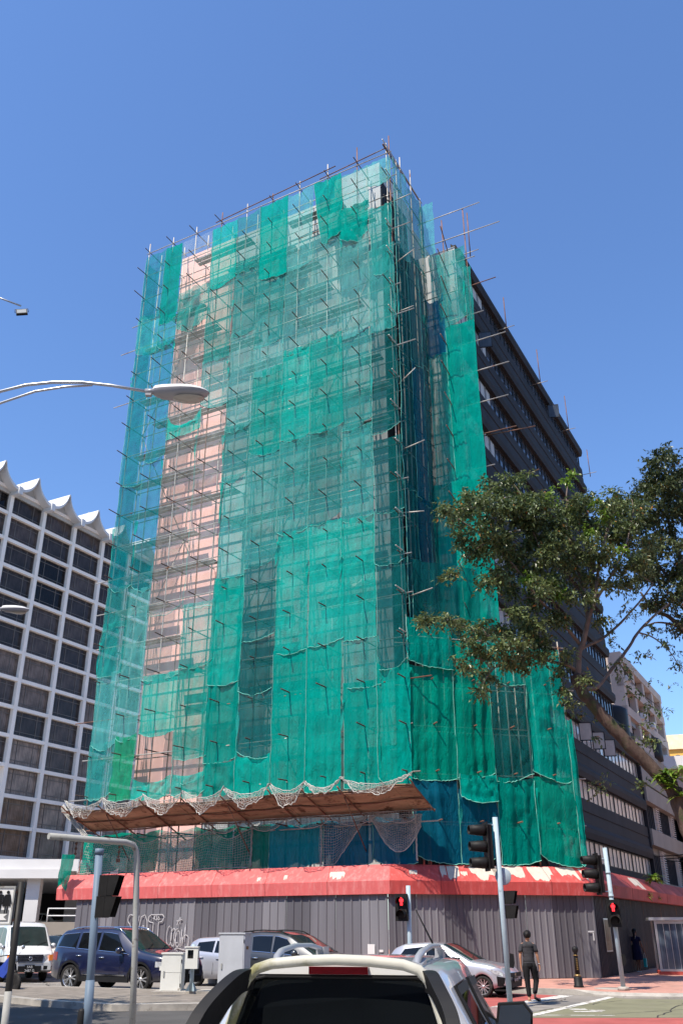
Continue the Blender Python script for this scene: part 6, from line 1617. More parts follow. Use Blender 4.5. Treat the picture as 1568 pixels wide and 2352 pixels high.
base = Vector((e.x - 4.4, Yl + .3, 0))
sl = thing('street_lamp', 'near street lamp with a double curved arm reaching in from the left', 'street lamp', base)
arm = [at(345, 900, Yl), at(255, 885, Yl), at(190, 878, Yl + .02), at(120, 878, Yl + .04), at(60, 884, Yl + .06), at(0, 899, Yl + .08)]
arm2 = [at(212, 884, Yl + .01), at(150, 888, Yl + .03), at(80, 899, Yl + .05), at(0, 926, Yl + .07)]
ext = [Vector((base.x + 1.6, Yl + .2, arm[-1].z - .55)), Vector((base.x + .5, Yl + .28, arm[-1].z - 1.5)), Vector((base.x, Yl + .3, arm[-1].z - 2.6))]
ext2 = [Vector((base.x + 1.2, Yl + .2, arm2[-1].z - 1.0)), Vector((base.x, Yl + .3, arm2[-1].z - 2.6))]
b = MB(); b.tube([q - base for q in arm + ext], .021, 12); b.build('arm', M['steelarm'], sl)
b = MB(); b.tube([q - base for q in arm2 + ext2], .017, 10); b.build('brace_arm', M['steelarm'], sl)
b = MB(); b.tube([(0, 0, 0), (0, 0, arm[-1].z - 2.4)], [.10, .06], 14); b.build('pole', M['steelarm'], sl)
d_ = at(475, 912, Yl) - at(345, 897, Yl)
lamp_head(sl, at(352, 899, Yl) - base, math.atan2(d_.y, d_.x), d_.length / .80, R(-1.5))
# second lamp, further off, only its head and arm tip inside the frame
Y2 = 22.0; e2 = at(4, 1398, Y2); base2 = Vector((e2.x - 3.2, Y2 + .4, 0))
s2 = thing('street_lamp', 'small distant street lamp head in front of the hotel windows', 'street lamp', base2)
b = MB(); b.tube([e2 - base2, Vector((2.0, -.1, e2.z + .05)), Vector((.6, 0, e2.z - .3)), Vector((0, 0, e2.z - 1.3))], .03, 10); b.build('arm', M['steelarm'], s2)
b = MB(); b.tube([(0, 0, 0), (0, 0, e2.z - 1.2)], [.10, .06], 14); b.build('pole', M['steelarm'], s2)
d_ = at(67, 1404, Y2) - e2; lamp_head(s2, e2 - base2, 0.05, d_.length / .80, R(-1))
# floodlight
Y3 = 17.0; f0 = at(45, 706, Y3); base3 = Vector((f0.x - 3.0, Y3 + .2, 0))
fl_ = thing('floodlight', 'square black framed floodlight on a slanted arm against the blue sky', 'floodlight', base3)
b = MB(); b.tube([at(48, 702, Y3) - base3, at(0, 684, Y3) - base3, Vector((.8, 0, at(0, 684, Y3).z + .35)), Vector((0, 0, at(0, 684, Y3).z + .1))], .022, 8); b.build('arm', M['steelarm'], fl_)
b = MB(); b.tube([(0, 0, 0), (0, 0, at(0, 684, Y3).z + .2)], [.09, .05], 12); b.build('pole', M['steelarm'], fl_)
cF = at(50, 717, Y3) - base3
Mx = Matrix.Translation(cF) @ Matrix.Rotation(R(12), 4, 'Z') @ Matrix.Rotation(R(-14), 4, 'Y') @ Matrix.Rotation(R(-25), 4, 'X')
b = MB(); b.bb(-.13, .13, -.03, .03, -.10, .10); hb_ = b.build('lamp_body', M['black'], fl_); hb_.matrix_local = Mx
b = MB(); b.bb(-.105, .105, -.036, -.031, -.08, .08); b.build('lens', mat('floodlight lens', (0.30, 0.31, 0.30), 0.2, var=0.1), hb_)
b = MB(); b.tube([(-.15, 0, 0), (-.15, 0, .15), (.15, 0, .15), (.15, 0, 0)], .010, 6); b.build('yoke', M['black'], hb_)

# ================================================================== people
def skinned(name, J_, E_, m, par, root, subs=2):
    names = list(J_); idx = {k: i for i, k in enumerate(names)}
    me = bpy.data.meshes.new(name)
    me.from_pydata([J_[k][0] for k in names], [(idx[a], idx[b_]) for a, b_ in E_], [])
    o = bpy.data.objects.new(name, me); COL.objects.link(o); o.parent = par
    me.materials.append(m)
    md = o.modifiers.new('Skin', 'SKIN'); md.use_smooth_shade = True
    lay = me.skin_vertices[0] if len(me.skin_vertices) else None
    if lay is None:
        import bmesh
        bm = bmesh.new(); bm.from_mesh(me); bm.verts.layers.skin.verify(); bm.to_mesh(me); bm.free(); lay = me.skin_vertices[0]
    for k in names:
        r_ = J_[k][1]; sv_ = lay.data[idx[k]]
        sv_.radius = r_ if isinstance(r_, tuple) else (r_, r_)
        sv_.use_root = (k == root)
    ss = o.modifiers.new('Subdivision', 'SUBSURF'); ss.levels = subs; ss.render_levels = subs
    return o
def rings(b, rows, n=18, close=True):
    """rows of (x, y, z, rx, ry): a tube of horizontal elliptical rings"""
    base = len(b.v)
    for x, y, z, rx, ry in rows:
        for k in range(n):
            t = 2 * math.pi * k / n
            b.v.append((x + rx * math.cos(t), y + ry * math.sin(t), z + 0.0))
    o = b.sm; b.sm = True
    for i in range(len(rows) - 1):
        for k in range(n):
            k2 = (k + 1) % n
            b._f((base + i * n + k, base + i * n + k2, base + (i + 1) * n + k2, base + (i + 1) * n + k))
    b.sm = o
    if close:
        b._f(tuple(base + k for k in reversed(range(n)))); b._f(tuple(base + (len(rows) - 1) * n + k for k in range(n)))
def hand(J_, E_, side, wrist, palm, spread):
    """palm with four unequal bent fingers and a thumb leaving the side of the palm"""
    p = Vector(palm); s_ = side
    J_['palm' + str(s_)] = (tuple(p), (.026, .034)); E_.append((wrist, 'palm' + str(s_)))
    for k, (off, ln) in enumerate(((-.026, .060), (-.009, .072), (.009, .068), (.026, .052))):
        a = p + Vector((0, off, -.040)); m_ = a + Vector((-s_ * .008, off * .1, -ln * .55)); t = m_ + Vector((-s_ * .018, 0, -ln * .45))
        for nm, q, r_ in (('a', a, .010), ('b', m_, .009), ('c', t, .007)): J_['f%d%d%s' % (s_, k, nm)] = (tuple(q), r_)
        E_ += [('palm' + str(s_), 'f%d%da' % (s_, k)), ('f%d%da' % (s_, k), 'f%d%db' % (s_, k)), ('f%d%db' % (s_, k), 'f%d%dc' % (s_, k))]
    a = p + Vector((-s_ * .006, .034, -.004)); t = a + Vector((-s_ * .010, .022, -.040))
    J_['t%da' % s_] = (tuple(a), .012); J_['t%db' % s_] = (tuple(t), .009)
    E_ += [('palm' + str(s_), 't%da' % s_), ('t%da' % s_, 't%db' % s_)]
def hair_cap(par, c, r, m, zcut, face_dir, seed, tail=None):
    r_ = random.Random(seed); b = MB(); P = []
    for i in range(13):
        th = math.pi * 0.80 * i / 12; row = []
        for k in range(29):
            ph = 2 * math.pi * k / 28
            d = Vector((math.sin(th) * math.cos(ph), math.sin(th) * math.sin(ph), math.cos(th)))
            front = max(0, d.dot(face_dir))
            rad = 1.0 + .05 * math.sin(5 * ph + 3 * th) + r_.uniform(-.04, .10) * (1.0 if th < 1.6 else .4)
            q = Vector((d.x * r[0], d.y * r[1], d.z * r[2])) * rad
            if q.z < zcut + .09 * front * 1.0: q.z = zcut + .09 * front + r_.uniform(-.006, .006); q.x *= .97; q.y *= .97
            row.append(tuple(Vector(c) + q))
        row[-1] = row[0]; P.append(row)
    b.grid(P)
    if tail: b.tube(tail[0], tail[1], 10)
    return b.build('hair', m, par)
MS = 0.972
q = ground(1222, 2302)
man = thing('person', 'man in charcoal T-shirt and black trousers walking away with hands at his sides', 'person', (q.x, q.y, .004), R(-8))
man.scale = (MS, MS, MS)
J1 = dict(pelvis=((0, 0, .95), (.13, .10)), belly=((0, .01, 1.08), (.12, .09)), chest=((0, 0, 1.27), (.14, .10)), ub=((0, -.005, 1.38), (.10, .075)), nb=((.003, .0, 1.44), .058), neck=((.005, .012, 1.50), .052),
          jaw=((.012, .03, 1.565), (.070, .075)), skull=((.012, .022, 1.635), (.078, .092)), crown=((.012, .012, 1.69), (.062, .075)), nose=((.055, .115, 1.60), .012), earR=((.090, .015, 1.60), .014), earL=((-.066, .01, 1.60), .014),
          shL=((-.165, 0, 1.39), .058), elL=((-.225, -.03, 1.13), .041), wrL=((-.222, .015, .89), .027), shR=((.165, 0, 1.39), .058), elR=((.235, -.01, 1.13), .041), wrR=((.275, .05, .90), .027),
          hipL=((-.09, 0, .90), .09), knL=((-.085, .0, .50), .058), anL=((-.070, -.02, .10), .036), heelL=((-.070, -.055, .045), .034), toeL=((-.060, .14, .028), (.030, .020)),
          hipR=((.09, .01, .90), .09), knR=((.165, .10, .51), .058), anR=((.085, -.07, .155), .036), heelR=((.070, -.10, .115), .033), toeR=((.20, .06, .035), (.032, .022)))
E1 = [('pelvis', 'belly'), ('belly', 'chest'), ('chest', 'ub'), ('ub', 'nb'), ('nb', 'neck'), ('neck', 'jaw'), ('jaw', 'skull'), ('skull', 'crown'), ('jaw', 'nose'), ('skull', 'earR'), ('skull', 'earL'),
      ('ub', 'shL'), ('shL', 'elL'), ('elL', 'wrL'), ('ub', 'shR'), ('shR', 'elR'), ('elR', 'wrR'), ('pelvis', 'hipL'), ('hipL', 'knL'), ('knL', 'anL'), ('anL', 'heelL'), ('heelL', 'toeL'), ('pelvis', 'hipR'), ('hipR', 'knR'), ('knR', 'anR'), ('anR', 'heelR'), ('heelR', 'toeR')]
hand(J1, E1, -1, 'wrL', (-.222, .03, .82), 1); hand(J1, E1, 1, 'wrR', (.282, .065, .83), 1)
skinned('body', J1, E1, M['skin'], man, 'pelvis')
hair_cap(man, (.012, .004, 1.635), (.105, .120, .112), M['hair'], -.075, Vector((.45, .9, 0)).normalized(), 4)
def wr(seed, amp):
    r_ = random.Random(seed); return lambda: r_.uniform(-amp, amp)
f_ = wr(3, .004)
b = MB()
rings(b, [(0, .005, .925, .165, .122), (0, .005, .95, .168, .124)] + [(0 + .004 * math.sin(z * 60), .005, z, .152 + .02 * max(0, (z - 1.1) * 2) + f_() + .004 * math.sin(z * 75), .112 + .016 * max(0, (z - 1.1) * 2) + f_() + .004 * math.sin(z * 75)) for z in np.arange(.98, 1.32, .028)] + [(0, 0, 1.34, .185, .124), (0, -.003, 1.39, .19, .112), (0, -.004, 1.425, .155, .09), (.002, .0, 1.455, .085, .07), (.003, .004, 1.468, .066, .062)], 26)
for s_, el in ((-1, (-.212, -.025)), (1, (.216, -.008))):
    rings(b, [(el[0] + s_ * .002, el[1], 1.205, .062, .066), (s_ * .200, -.012, 1.26, .064, .068), (s_ * .182, -.004, 1.33, .066, .072), (s_ * .150, 0, 1.40, .062, .078), (s_ * .10, 0, 1.425, .05, .075)], 16)
recalc(b.build('t_shirt', M['tee'], man))
b = MB()
rings(b, [(-.068, -.02, .125, .042, .046), (-.068, -.018, .14, .058, .062), (-.070, -.012, .20, .062, .066), (-.080, -.002, .36, .070, .076), (-.085, .002, .50, .074, .080), (-.090, .0, .66, .088, .096), (-.090, 0, .84, .102, .112), (-.075, 0, .94, .085, .105)], 18)
rings(b, [(.088, -.068, .195, .042, .046), (.090, -.062, .21, .060, .062), (.098, -.045, .25, .064, .068), (.130, .03, .38, .070, .078), (.160, .092, .50, .078, .084), (.150, .080, .56, .084, .088), (.125, .045, .70, .092, .098), (.10, .015, .84, .104, .112), (.08, .005, .94, .085, .105)], 18)
rings(b, [(0, 0, .82, .10, .10), (0, 0, .86, .165, .118), (0, .003, .92, .168, .120), (0, .005, .985, .158, .114), (0, .005, 1.0, .15, .108)], 24)
tr = recalc(b.build('trousers', M['trouser'], man))
b = MB(); b.bb(-.182, -.155, -.07, .06, .60, .74); b.bb(.195, .225, .0, .12, .60, .74); b.bb(-.17, -.15, -.02, .02, .50, .53); b.build('cargo_pocket', M['trouser'], tr)
for s_, rows in ((-1, ((-.070, -.09), (-.058, .20), .004, .004)), (1, ((.066, -.13), (.225, .115), .085, .004))):
    b = MB(); (xa, ya), (xb, yb), za, zb = rows
    d_ = Vector((xb - xa, yb - ya, 0)); n_ = Vector((-d_.y, d_.x, 0)).normalized()
    P = []
    for i in range(7):
        f = i / 6; wd_ = .040 + .012 * math.sin(f * 3.1) - (.02 if i in (0, 6) else 0)
        c_ = Vector((xa, ya, za + (zb - za) * min(1, f * 1.25))) + d_ * f; P.append((c_ + n_ * wd_, c_ - n_ * wd_))
    b.prism([tuple(p[0]) for p in P] + [tuple(p[1]) for p in reversed(P)], (0, 0, .020)); recalc(b.build('sandal_sole', M['black'] if s_ > 0 else M['sandal'], man))
    b = MB(); P = [[tuple(Vector((xa, ya, za + (zb - za) * .8)) + d_ * f + n_ * (.052 * math.cos(t)) + Vector((0, 0, .02 + .045 * math.sin(t)))) for t in [math.pi * k / 8 for k in range(9)]] for f in (.52, .66, .82)]
    b.grid(P); b.build('sandal_strap', M['sandal'], man)
b = MB(); b.lathe([(.031, -.008), (.033, 0), (.031, .008)], (.272, .045, .915), 14); b.build('bracelet', M['alu'], man)

q = ground(1468, 2234, .125)
wo = thing('person', 'woman in a navy dress walking away along the dark hoarding with a teal bag', 'person', (q.x, q.y, .127), R(-24))
wo.scale = (.96,) * 3
J2 = dict(pelvis=((0, 0, .93), (.14, .11)), belly=((0, .01, 1.06), (.115, .09)), chest=((0, 0, 1.24), (.125, .10)), ub=((0, -.005, 1.34), (.09, .07)), nb=((0, 0, 1.40), .05), neck=((0, .01, 1.45), .045), jaw=((0, .03, 1.515), (.062, .07)), skull=((0, .02, 1.58), (.072, .086)), crown=((0, .01, 1.63), (.055, .07)), nose=((0, .115, 1.545), .011), earR=((.074, .01, 1.55), .012), earL=((-.074, .01, 1.55), .012),
          shL=((-.15, 0, 1.345), .052), elL=((-.205, -.02, 1.10), .038), wrL=((-.235, .03, .88), .025), shR=((.15, 0, 1.345), .052), elR=((.215, -.02, 1.10), .038), wrR=((.275, .06, .88), .025),
          hipL=((-.08, 0, .88), .095), knL=((-.05, .08, .49), .055), anL=((-.05, .02, .12), .034), heelL=((-.05, -.02, .05), .03), toeL=((-.05, .15, .025), (.028, .018)),
          hipR=((.08, 0, .88), .095), knR=((.055, .03, .49), .055), anR=((.05, -.06, .12), .034), heelR=((.05, -.10, .05), .03), toeR=((.06, .08, .025), (.028, .018)))
E2 = list(E1[:27])
hand(J2, E2, -1, 'wrL', (-.242, .045, .81), 1); hand(J2, E2, 1, 'wrR', (.285, .075, .81), 1)
skinned('body', J2, E2, M['skindark'], wo, 'pelvis')
hair_cap(wo, (0, .0, 1.585), (.095, .112, .10), M['hair'], -.07, Vector((0, 1, 0)), 9, ([(0, -.10, 1.58), (-.005, -.135, 1.50), (-.01, -.12, 1.38), (-.01, -.115, 1.26)], [.04, .042, .035, .012]))
b = MB()
rings(b, [(0, 0, .47, .215, .165), (0, 0, .50, .215, .165), (0, 0, .68, .205, .158), (0, -.005, .86, .19, .148), (0, 0, .96, .178, .138), (0, .005, 1.06, .142, .11), (0, .0, 1.16, .145, .112), (0, 0, 1.26, .158, .118), (0, 0, 1.33, .165, .105), (0, 0, 1.375, .125, .082), (0, 0, 1.405, .06, .058)], 24)
for s_ in (-1, 1): rings(b, [(s_ * .190, -.012, 1.20, .056, .060), (s_ * .175, -.005, 1.27, .058, .064), (s_ * .145, 0, 1.35, .055, .07), (s_ * .10, 0, 1.375, .045, .07)], 14)
recalc(b.build('dress', M['dress'], wo))
b = MB(); b.prism([(.02, -.090, 1.40), (.055, -.075, 1.40), (.035, -.122, 1.30), (.0, -.125, 1.28)], (0, -.008, 0)); b.build('pale_collar', M['rope'], wo)
for x, y in ((-.05, .07), (.055, .0)):
    b = MB(); b.prism([(x - .035, y - .12, .0), (x + .035, y - .12, .0), (x + .04, y + .02, 0), (x + .015, y + .12, 0), (x - .015, y + .12, 0), (x - .04, y + .02, 0)], (0, 0, .045)); recalc(b.build('shoe', M['white'], wo))
hp_ = Matrix.Rotation(R(-24), 3, 'Z') @ Vector((.29 * .96, .08 * .96, .72 * .96))
bg = thing('shopping_bag', 'teal shopping bag with pale handles hanging from the hand of the woman', 'bag', (q.x + hp_.x, q.y + hp_.y, .127 + hp_.z - .50), R(-24))
b = MB(); b.prism([(-.05, -.14, 0), (.05, -.14, 0), (.055, -.14, .32), (-.055, -.14, .32)], (0, .28, 0)); recalc(b.build('bag_body', M['tealbag'], bg))
b = MB()
for s_ in (-1, 1): b.tube([(s_ * .05, -.07, .31), (s_ * .02, -.02, .47), (0, 0, .515), (s_ * .02, .02, .47), (s_ * .05, .07, .31)], .012, 6)
b.build('handle', M['rope'], bg)

# ================================================================== trees
def foliage(b, centre, r, n, rn, ln=(.09, .15), droop=.35, flat=.8, mi=0):
    """scatter leaf blades in small drooping sprays through a lump-shaped volume"""
    c = Vector(centre)
    sprays = max(3, n // 9)
    for _ in range(sprays):
        while True:
            d = Vector((rn.uniform(-1, 1), rn.uniform(-1, 1), rn.uniform(-1, 1)))
            if d.length < 1: break
        d = d * (0.45 + 0.55 * d.length) if d.length > 0 else d
        p = c + Vector((d.x * r, d.y * r, d.z * r * flat))
        ax = Vector((rn.uniform(-1, 1), rn.uniform(-1, 1), rn.uniform(-.9, .35))).normalized()
        for k in range(9):
            t = k / 8; L = rn.uniform(*ln)
            q = p + ax * (t * L * 2.2) + Vector((0, 0, -droop * t * t * L))
            dirv = (ax * .5 + Vector((rn.uniform(-1, 1), rn.uniform(-1, 1), rn.uniform(-1.2, .5)))).normalized()
            up_ = Vector((rn.uniform(-.7, .7), rn.uniform(-.7, .7), 1)).normalized()
            sd2 = dirv.cross(up_)
            if sd2.length < .05: continue
            sd2 = sd2.normalized() * L * rn.uniform(.19, .27); nrm = sd2.cross(dirv).normalized()
            m_ = q + dirv * L * .45 - nrm * L * .06
            n0 = len(b.v); b.v += [tuple(q), tuple(m_ + sd2 + nrm * L * .10), tuple(q + dirv * L - nrm * L * .10), tuple(m_ - sd2 + nrm * L * .10)]
            b.f.append((n0, n0 + 1, n0 + 2, n0 + 3)); b.mi.append(mi if rn.random() > .012 else 2); b.smooth.append(False)
def limb(b, pts, r0, r1, n=8, wob=.03, rn=None):
    rn = rn or rnd
    P = [Vector(p) for p in pts]; out = []
    for i in range(len(P) - 1):
        p0 = P[max(i - 1, 0)]; p1 = P[i]; p2 = P[i + 1]; p3 = P[min(i + 2, len(P) - 1)]
        for k in range(5):
            t = k / 5
            q = 0.5 * ((2 * p1) + (p2 - p0) * t + (2 * p0 - 5 * p1 + 4 * p2 - p3) * t * t + (3 * p1 - p0 - 3 * p2 + p3) * t ** 3)
            out.append(q + Vector((rn.uniform(-1, 1), rn.uniform(-1, 1), rn.uniform(-1, 1))) * wob * (r0 + r1))
    out.append(P[-1]); N = len(out)
    b.tube(out, [(r0 + (r1 - r0) * i / (N - 1)) * (1 + rn.uniform(-.05, .05)) for i in range(N)], n)
    return out
M['deadleaf'] = mat('dry leaf', (0.32, 0.15, 0.04), 0.6, var=0.3)
tr_ = random.Random(21)
YT = 31.0
foot = at(1665, 2250, YT); foot.z = .125
tree = thing('street_tree', 'big leaning street tree with mossy trunk reaching across the corner of the tower', 'tree', foot)
F = lambda x, y, Y=YT: at(x, y, Y) - foot
b = MB()
limb(b, [Vector((0, 0, 0)), F(1640, 2090), F(1600, 1960), F(1566, 1872), F(1546, 1817), F(1516, 1784), F(1465, 1734), F(1410, 1675), F(1366, 1626), F(1333, 1582), F(1322, 1554)], .27, .20, 14, .05, tr_)
tree_trunk = b.build('trunk', M['bark'], tree)
LIMBS = [([(1333, 1582, 0), (1360, 1582, .2), (1375, 1574, .3), (1410, 1530, .6), (1443, 1488, .8), (1465, 1453, 1.), (1504, 1413, 1.2), (1535, 1387, 1.4)], .085, .04),
         ([(1326, 1560, 0), (1329, 1501, -.1), (1340, 1470, -.2), (1353, 1415, -.4), (1364, 1385, -.5), (1372, 1320, -.6), (1388, 1240, -.8), (1410, 1180, -1)], .12, .03),
         ([(1336, 1490, -.1), (1350, 1482, .1), (1384, 1466, .4), (1421, 1435, .7), (1443, 1411, .9), (1472, 1378, 1.1), (1500, 1340, 1.3)], .065, .03),
         ([(1333, 1482, -.1), (1307, 1450, -.4), (1289, 1422, -.6), (1272, 1389, -.8), (1262, 1330, -1), (1240, 1260, -1.2), (1210, 1190, -1.4)], .075, .02),
         ([(1322, 1540, 0), (1300, 1526, -.3), (1261, 1519, -.6), (1200, 1500, -1.), (1120, 1462, -1.5), (1030, 1432, -1.9), (960, 1424, -2.2)], .065, .014),
         ([(1350, 1425, -.3), (1335, 1340, -.2), (1308, 1240, 0), (1300, 1150, .2), (1308, 1090, .3)], .07, .018),
         ([(1289, 1422, -.6), (1240, 1380, -1.0), (1180, 1300, -1.4), (1120, 1240, -1.8), (1050, 1190, -2.1)], .06, .02),
         ([(1364, 1385, -.5), (1410, 1310, -.3), (1440, 1240, -.1), (1455, 1170, 0)], .06, .02),
         ([(1240, 1508, -.8), (1180, 1510, -1.1), (1130, 1540, -1.3), (1104, 1580, -1.4)], .035, .012),
         ([(1465, 1453, 1.), (1500, 1465, 1.), (1540, 1500, 1.), (1575, 1560, 1.)], .035, .012), ([(1420, 1520, .7), (1440, 1550, .8), (1470, 1590, .8), (1515, 1625, .8)], .03, .008)]
for pts, r0, r1 in LIMBS:
    b = MB(); limb(b, [F(x, y, YT + d) for x, y, d in pts], r0, r1, 8, .05, tr_); b.build('limb', M['limb'], tree)
CL = '''1020,1175,24 1052,1190,38 1090,1150,44 1128,1120,40 1180,1112,40 1110,1210,48 1160,1180,52 1062,1240,32 1100,1270,42 1150,1250,48 1200,1160,48 1210,1220,52 1250,1152,42 1262,1204,52 1292,1172,42 1200,1290,46 1250,1280,46
1150,1312,40 1112,1332,26 1172,1350,36 1300,1240,50 1340,1190,46 1350,1150,32 1392,1160,38 1400,1212,46 1350,1262,42 1392,1282,40 1300,1302,36 1432,1152,42 1440,1220,50 1452,1282,36 1250,1340,38 1300,1360,34 1222,1372,40 1192,1420,36
1232,1440,36 1270,1412,36 1182,1462,30 1152,1440,26 1100,1440,32 1062,1428,24 1022,1420,18 982,1418,15 1082,1480,28 1070,1520,20 1112,1500,30 1152,1500,28 1122,1550,24 1102,1584,16 1172,1530,24 1202,1520,24 1242,1500,28 1282,1540,18
1290,1582,14 1312,1612,12 1350,1372,22 1400,1342,24 1380,1422,14 1038,1316,18 1215,1135,30 1075,1165,30 1320,1280,30 1420,1300,26 970,1424,9 1345,1560,12 1300,1500,14 1470,1170,34 1475,1240,40 1470,1300,32 1440,1330,26 1415,1170,36 1360,1215,36 1335,1330,30 1375,1330,30 1410,1240,36 1280,1330,30 1220,1240,40 1120,1160,36 1270,1245,40 1330,1140,24 1160,1230,40 1180,1400,26 1140,1470,22 1250,1470,26 1205,1485,24'''
bl_ = {(1250, 1340): 1, (1222, 1372): 1, (1300, 1172): 1}
b = MB()
for tok in CL.split():
    x, y, r = map(int, tok.split(','))
    rad = r / 2330 * YT * 1.06
    dep = tr_.uniform(-1, 1) * 1.3 + (x - 1322) / 380 * 2.2 - .5
    for _ in range(4):
        off = (tr_.uniform(-.5, .5) * r, tr_.uniform(-.45, .45) * r)
        c_ = F(x + off[0], y + off[1], YT + dep + tr_.uniform(-.7, .7))
        foliage(b, c_, rad * .58, int(30 + r * r * .085), tr_, (.12, .20))
for x, y, r in ((1262, 1132, 14), (1310, 1088, 9), (1300, 1104, 8), (1262, 1338, 22), (1275, 1360, 16), (1246, 1150, 14), (1392, 1182, 16), (1420, 1262, 14), (1350, 1222, 12), (1372, 1148, 10), (1210, 1330, 14)):
    foliage(b, F(x, y, YT - 1.6), r / 2330 * YT, int(r * 12), tr_, (.11, .18), mi=1)
for x, y, r, n in ((1435, 1545, 22, 80), (1455, 1580, 20, 70), (1490, 1618, 18, 60), (1520, 1632, 14, 50), (1418, 1520, 18, 60), (1400, 1470, 20, 60), (1380, 1640, 14, 60), (1340, 1640, 12, 40), (1420, 1660, 14, 50), (1480, 1690, 16, 80), (1500, 1700, 14, 70), (1455, 1705, 12, 50), (1360, 1690, 10, 36), (1480, 1740, 12, 50), (1472, 1800, 12, 60), (1376, 1790, 14, 60), (1368, 1812, 10, 50), (1490, 1660, 10, 40), (1455, 1350, 20, 90), (1438, 1400, 16, 70), (1492, 1440, 18, 80), (1520, 1470, 18, 80), (1550, 1520, 18, 70), (1470, 1500, 16, 60), (1400, 1440, 14, 60)):
    foliage(b, F(x, y, YT + .3), r / 2330 * YT, n, tr_, (.11, .18))
b.build('crown', [M['leaf'], M['leafbright'], M['deadleaf']], tree)
b = MB()                                                     # twigs inside the crown
for tok in CL.split():
    x, y, r = map(int, tok.split(','))
    best = min(((math.hypot(px - x, py - y), px, py, d) for pts, _, _ in LIMBS for px, py, d in pts))
    p0 = F(best[1], best[2], YT + best[3]); p1 = F(x, y, YT + (x - 1322) / 380 * 2.2)
    limb(b, [p0, p0.lerp(p1, .5) + Vector((tr_.uniform(-.2, .2), 0, tr_.uniform(-.1, .3))), p1], .022, .008, 5, .4, tr_)
o = b.build('twigs', M['limb'], tree); o['kind'] = 'stuff'
# moss and epiphyte fern on the trunk
def fern(b, c, r, n, rn, mi=0):
    for _ in range(n):
        az = rn.uniform(0, 6.283); el = rn.uniform(.1, 1.2); L = r * rn.uniform(.6, 1.1)
        d = Vector((math.cos(az) * math.cos(el), math.sin(az) * math.cos(el), math.sin(el)))
        s_ = d.cross(Vector((0, 0, 1))).normalized() * L * .10; prev = None; n0 = len(b.v)
        for k in range(5):
            t = k / 4; p = Vector(c) + d * L * t + Vector((0, 0, -L * .55 * t * t)); w_ = math.sin(3.14 * (.12 + .85 * t))
            b.v += [tuple(p - s_ * w_), tuple(p + s_ * w_)]
            if k: b.f.append((n0 + 2 * k - 2, n0 + 2 * k - 1, n0 + 2 * k + 1, n0 + 2 * k)); b.mi.append(mi); b.smooth.append(True)
fe = thing('fern', 'yellow green bird nest fern growing on the leaning trunk at the right edge', 'fern', foot)
b = MB()
for x, y, r in ((1512, 1790, .45), (1530, 1776, .5), (1552, 1790, .6), (1568, 1770, .7), (1540, 1812, .5), (1564, 1830, .6), (1525, 1800, .5)): fern(b, F(x, y, YT - .25), r, 26, tr_)
b.build('fronds', M['leafbright'], fe)
b = MB()
for x, y, r in ((1548, 1800, .4), (1520, 1790, .35), (1560, 1815, .4)): b.lathe([(.02, -.1), (.10, -.05), (.12, .05), (.05, .1)], tuple(F(x, y, YT - .15)), 10)
b.build('root_ball', M['bark'], fe)
# second, darker tree at the right edge
foot2 = at(1790, 2245, 36.0); foot2.z = .125
t2 = thing('street_tree', 'dark dense tree whose crown fills the upper right edge', 'tree', foot2)
G = lambda x, y, Y=36.0: at(x, y, Y) - foot2
b = MB(); limb(b, [Vector((0, 0, 0)), G(1770, 1950), G(1735, 1750), G(1690, 1600), G(1640, 1500)], .40, .22, 12, .05, tr_); b.build('trunk', M['bark'], t2)
for pts, r0, r1 in (([(1640, 1500), (1590, 1470), (1540, 1420), (1500, 1400), (1470, 1360)], .15, .04), ([(1650, 1510), (1600, 1380), (1560, 1280), (1530, 1180), (1510, 1080)], .16, .04), ([(1590, 1470), (1560, 1440), (1510, 1430), (1480, 1440)], .07, .02), ([(1600, 1380), (1540, 1330), (1500, 1280), (1480, 1220)], .08, .03)):
    b = MB(); limb(b, [G(x, y) for x, y in pts], r0, r1, 8, .05, tr_); b.build('limb', M['bark'], t2)
b = MB()
for tok in '1470,1150,30 1458,1205,34 1470,1290,34 1492,1066,30 1532,1050,36 1562,1090,46 1484,1120,36 1522,1140,50 1562,1180,50 1494,1190,46 1532,1240,50 1484,1262,40 1562,1300,46 1512,1320,46 1464,1326,26 1542,1370,42 1566,1425,36 1502,1390,30 1600,1060,50 1610,1150,55 1610,1260,55 1610,1360,50 1500,1100,30 1545,1100,40'.split():
    x, y, r = map(int, tok.split(',')); rad = r / 2330 * 36 * 1.05
    for _ in range(5): foliage(b, G(x + tr_.uniform(-.5, .5) * r, y + tr_.uniform(-.5, .5) * r, 36 + tr_.uniform(-2, 2)), rad * .64, int(40 + r * r * .085), tr_, (.14, .23))
for x, y, r, n in ((1460, 1412, 22, 60), (1482, 1450, 18, 50), (1532, 1482, 22, 60), (1505, 1560, 14, 34), (1492, 1500, 14, 34), (1560, 1500, 18, 60), (1545, 1570, 12, 30), (1525, 1450, 16, 50), (1450, 1380, 14, 40)):
    foliage(b, G(x, y, 35.5), r / 2330 * 36, n, tr_, (.09, .14))
b.build('crown', [M['leafdark'], M['leafbright'], M['deadleaf']], t2)
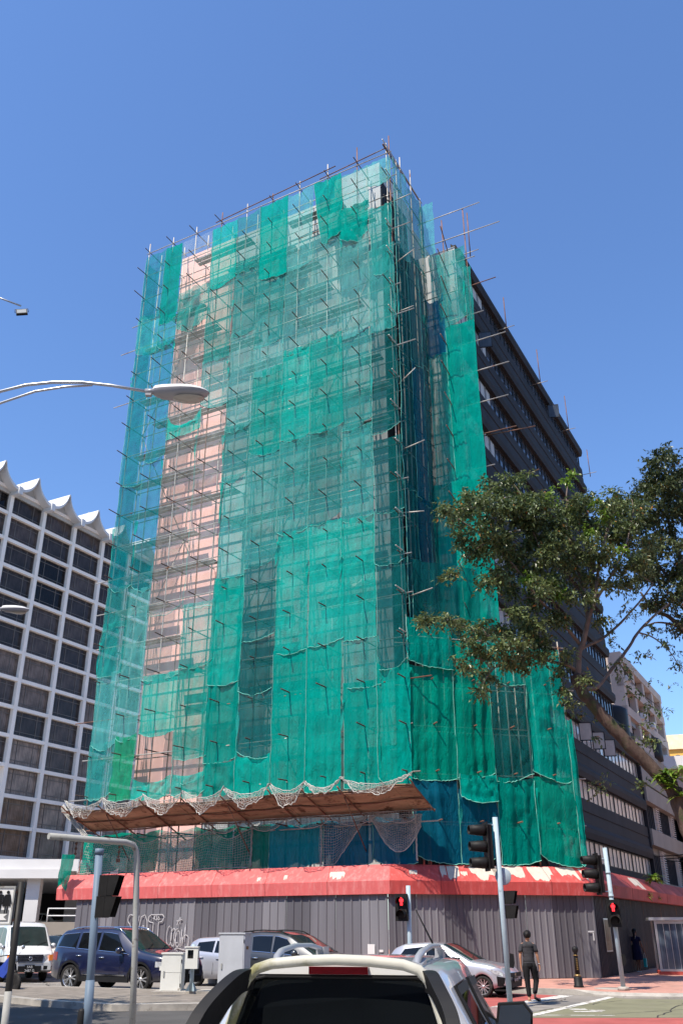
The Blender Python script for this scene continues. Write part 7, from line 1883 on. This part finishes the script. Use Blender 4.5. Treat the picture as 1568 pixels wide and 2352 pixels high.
# tree on the near left, outside the frame: it only throws the dappled shade over the foreground asphalt
foot3 = Vector((-14.0, 16.0, 0))
t3 = thing('street_tree', 'unseen tree added left of the near lane to shade the asphalt', 'tree', foot3)
b = MB(); limb(b, [Vector((0, 0, 0)), Vector((.1, .1, 3)), Vector((.6, .4, 6)), Vector((1.2, .9, 8.4))], .25, .12, 10, .05, tr_); b.build('trunk', M['bark'], t3)
b = MB()
for _ in range(90):
    foliage(b, (tr_.uniform(-3.0, 4.3), tr_.uniform(-1.6, 5.0), tr_.uniform(7.6, 10.0)), .95, 230, tr_, (.24, .38))
b.build('crown', [M['leafdark'], M['leafbright'], M['deadleaf']], t3)
# tree behind the viewpoint; the pickup's rear glass mirrors it
foot4 = Vector((-6.0, -13.0, 0))
t4 = thing('street_tree', 'street tree behind the viewpoint mirrored in the rear glass of the pickup', 'tree', foot4)
b = MB(); limb(b, [Vector((0, 0, 0)), Vector((.1, .1, 3)), Vector((.5, .2, 6)), Vector((.8, .3, 8.4))], .28, .12, 10, .05, tr_); b.build('trunk', M['bark'], t4)
b = MB()
for _ in range(46):
    foliage(b, (tr_.uniform(-3.5, 3.5), tr_.uniform(-2.5, 2.5), tr_.uniform(5.2, 9.5)), .9, 110, tr_, (.22, .36))
b.build('crown', [M['leafdark'], M['leafbright'], M['deadleaf']], t4)
# small plants rooted in the red band on the side street
for x, y, Yd, r, n, lab in ((1499, 2020, 52, .75, 60, 'bushy fern sprouting above the red band on the side street'), (1484, 2060, 49, .55, 40, 'hanging fern rooted in the face of the red band'), (1508, 2066, 53, .45, 26, 'small pale fern tuft at the lower edge of the red band'), (1407, 2040, 36.6, .28, 22, 'small green weed behind the right signal pole')):
    p0 = S(5.55, 0, 0); d = ray(x, y); t_ = (p0 - EYE).dot(UA) / d.dot(UA); p = EYE + d * t_
    fp = thing('wall_fern', lab, 'fern', p, 0, 'ferns growing on the red band')
    b = MB(); fern(b, (0, 0, 0), r, n, tr_); b.build('fronds', M['leafbright'], fp)
    b = MB(); b.lathe([(.01, -.08), (.06, 0), (.02, .06)], (0, 0, 0), 8); b.build('root_ball', M['bark'], fp)
# awning cables of the annex
for i, (x0, y0, x1, y1) in enumerate(((1512, 1967.5, 1600, 1959), (1528, 1973, 1600, 1966), (1542, 1979, 1600, 1973))):
    b = MB(); p0, p1 = at(x0, y0, 62), at(x1, y1, 56); b.tube([tuple(p0), tuple(p0.lerp(p1, .5) - Vector((0, 0, .05))), tuple(p1)], .03, 5)
    tag(b.build('awning_rod', M['black']), ('upper', 'middle', 'lower')[i] + ' of three thin black rods sticking out from the cream annex', 'rod', 'black rods on the annex')
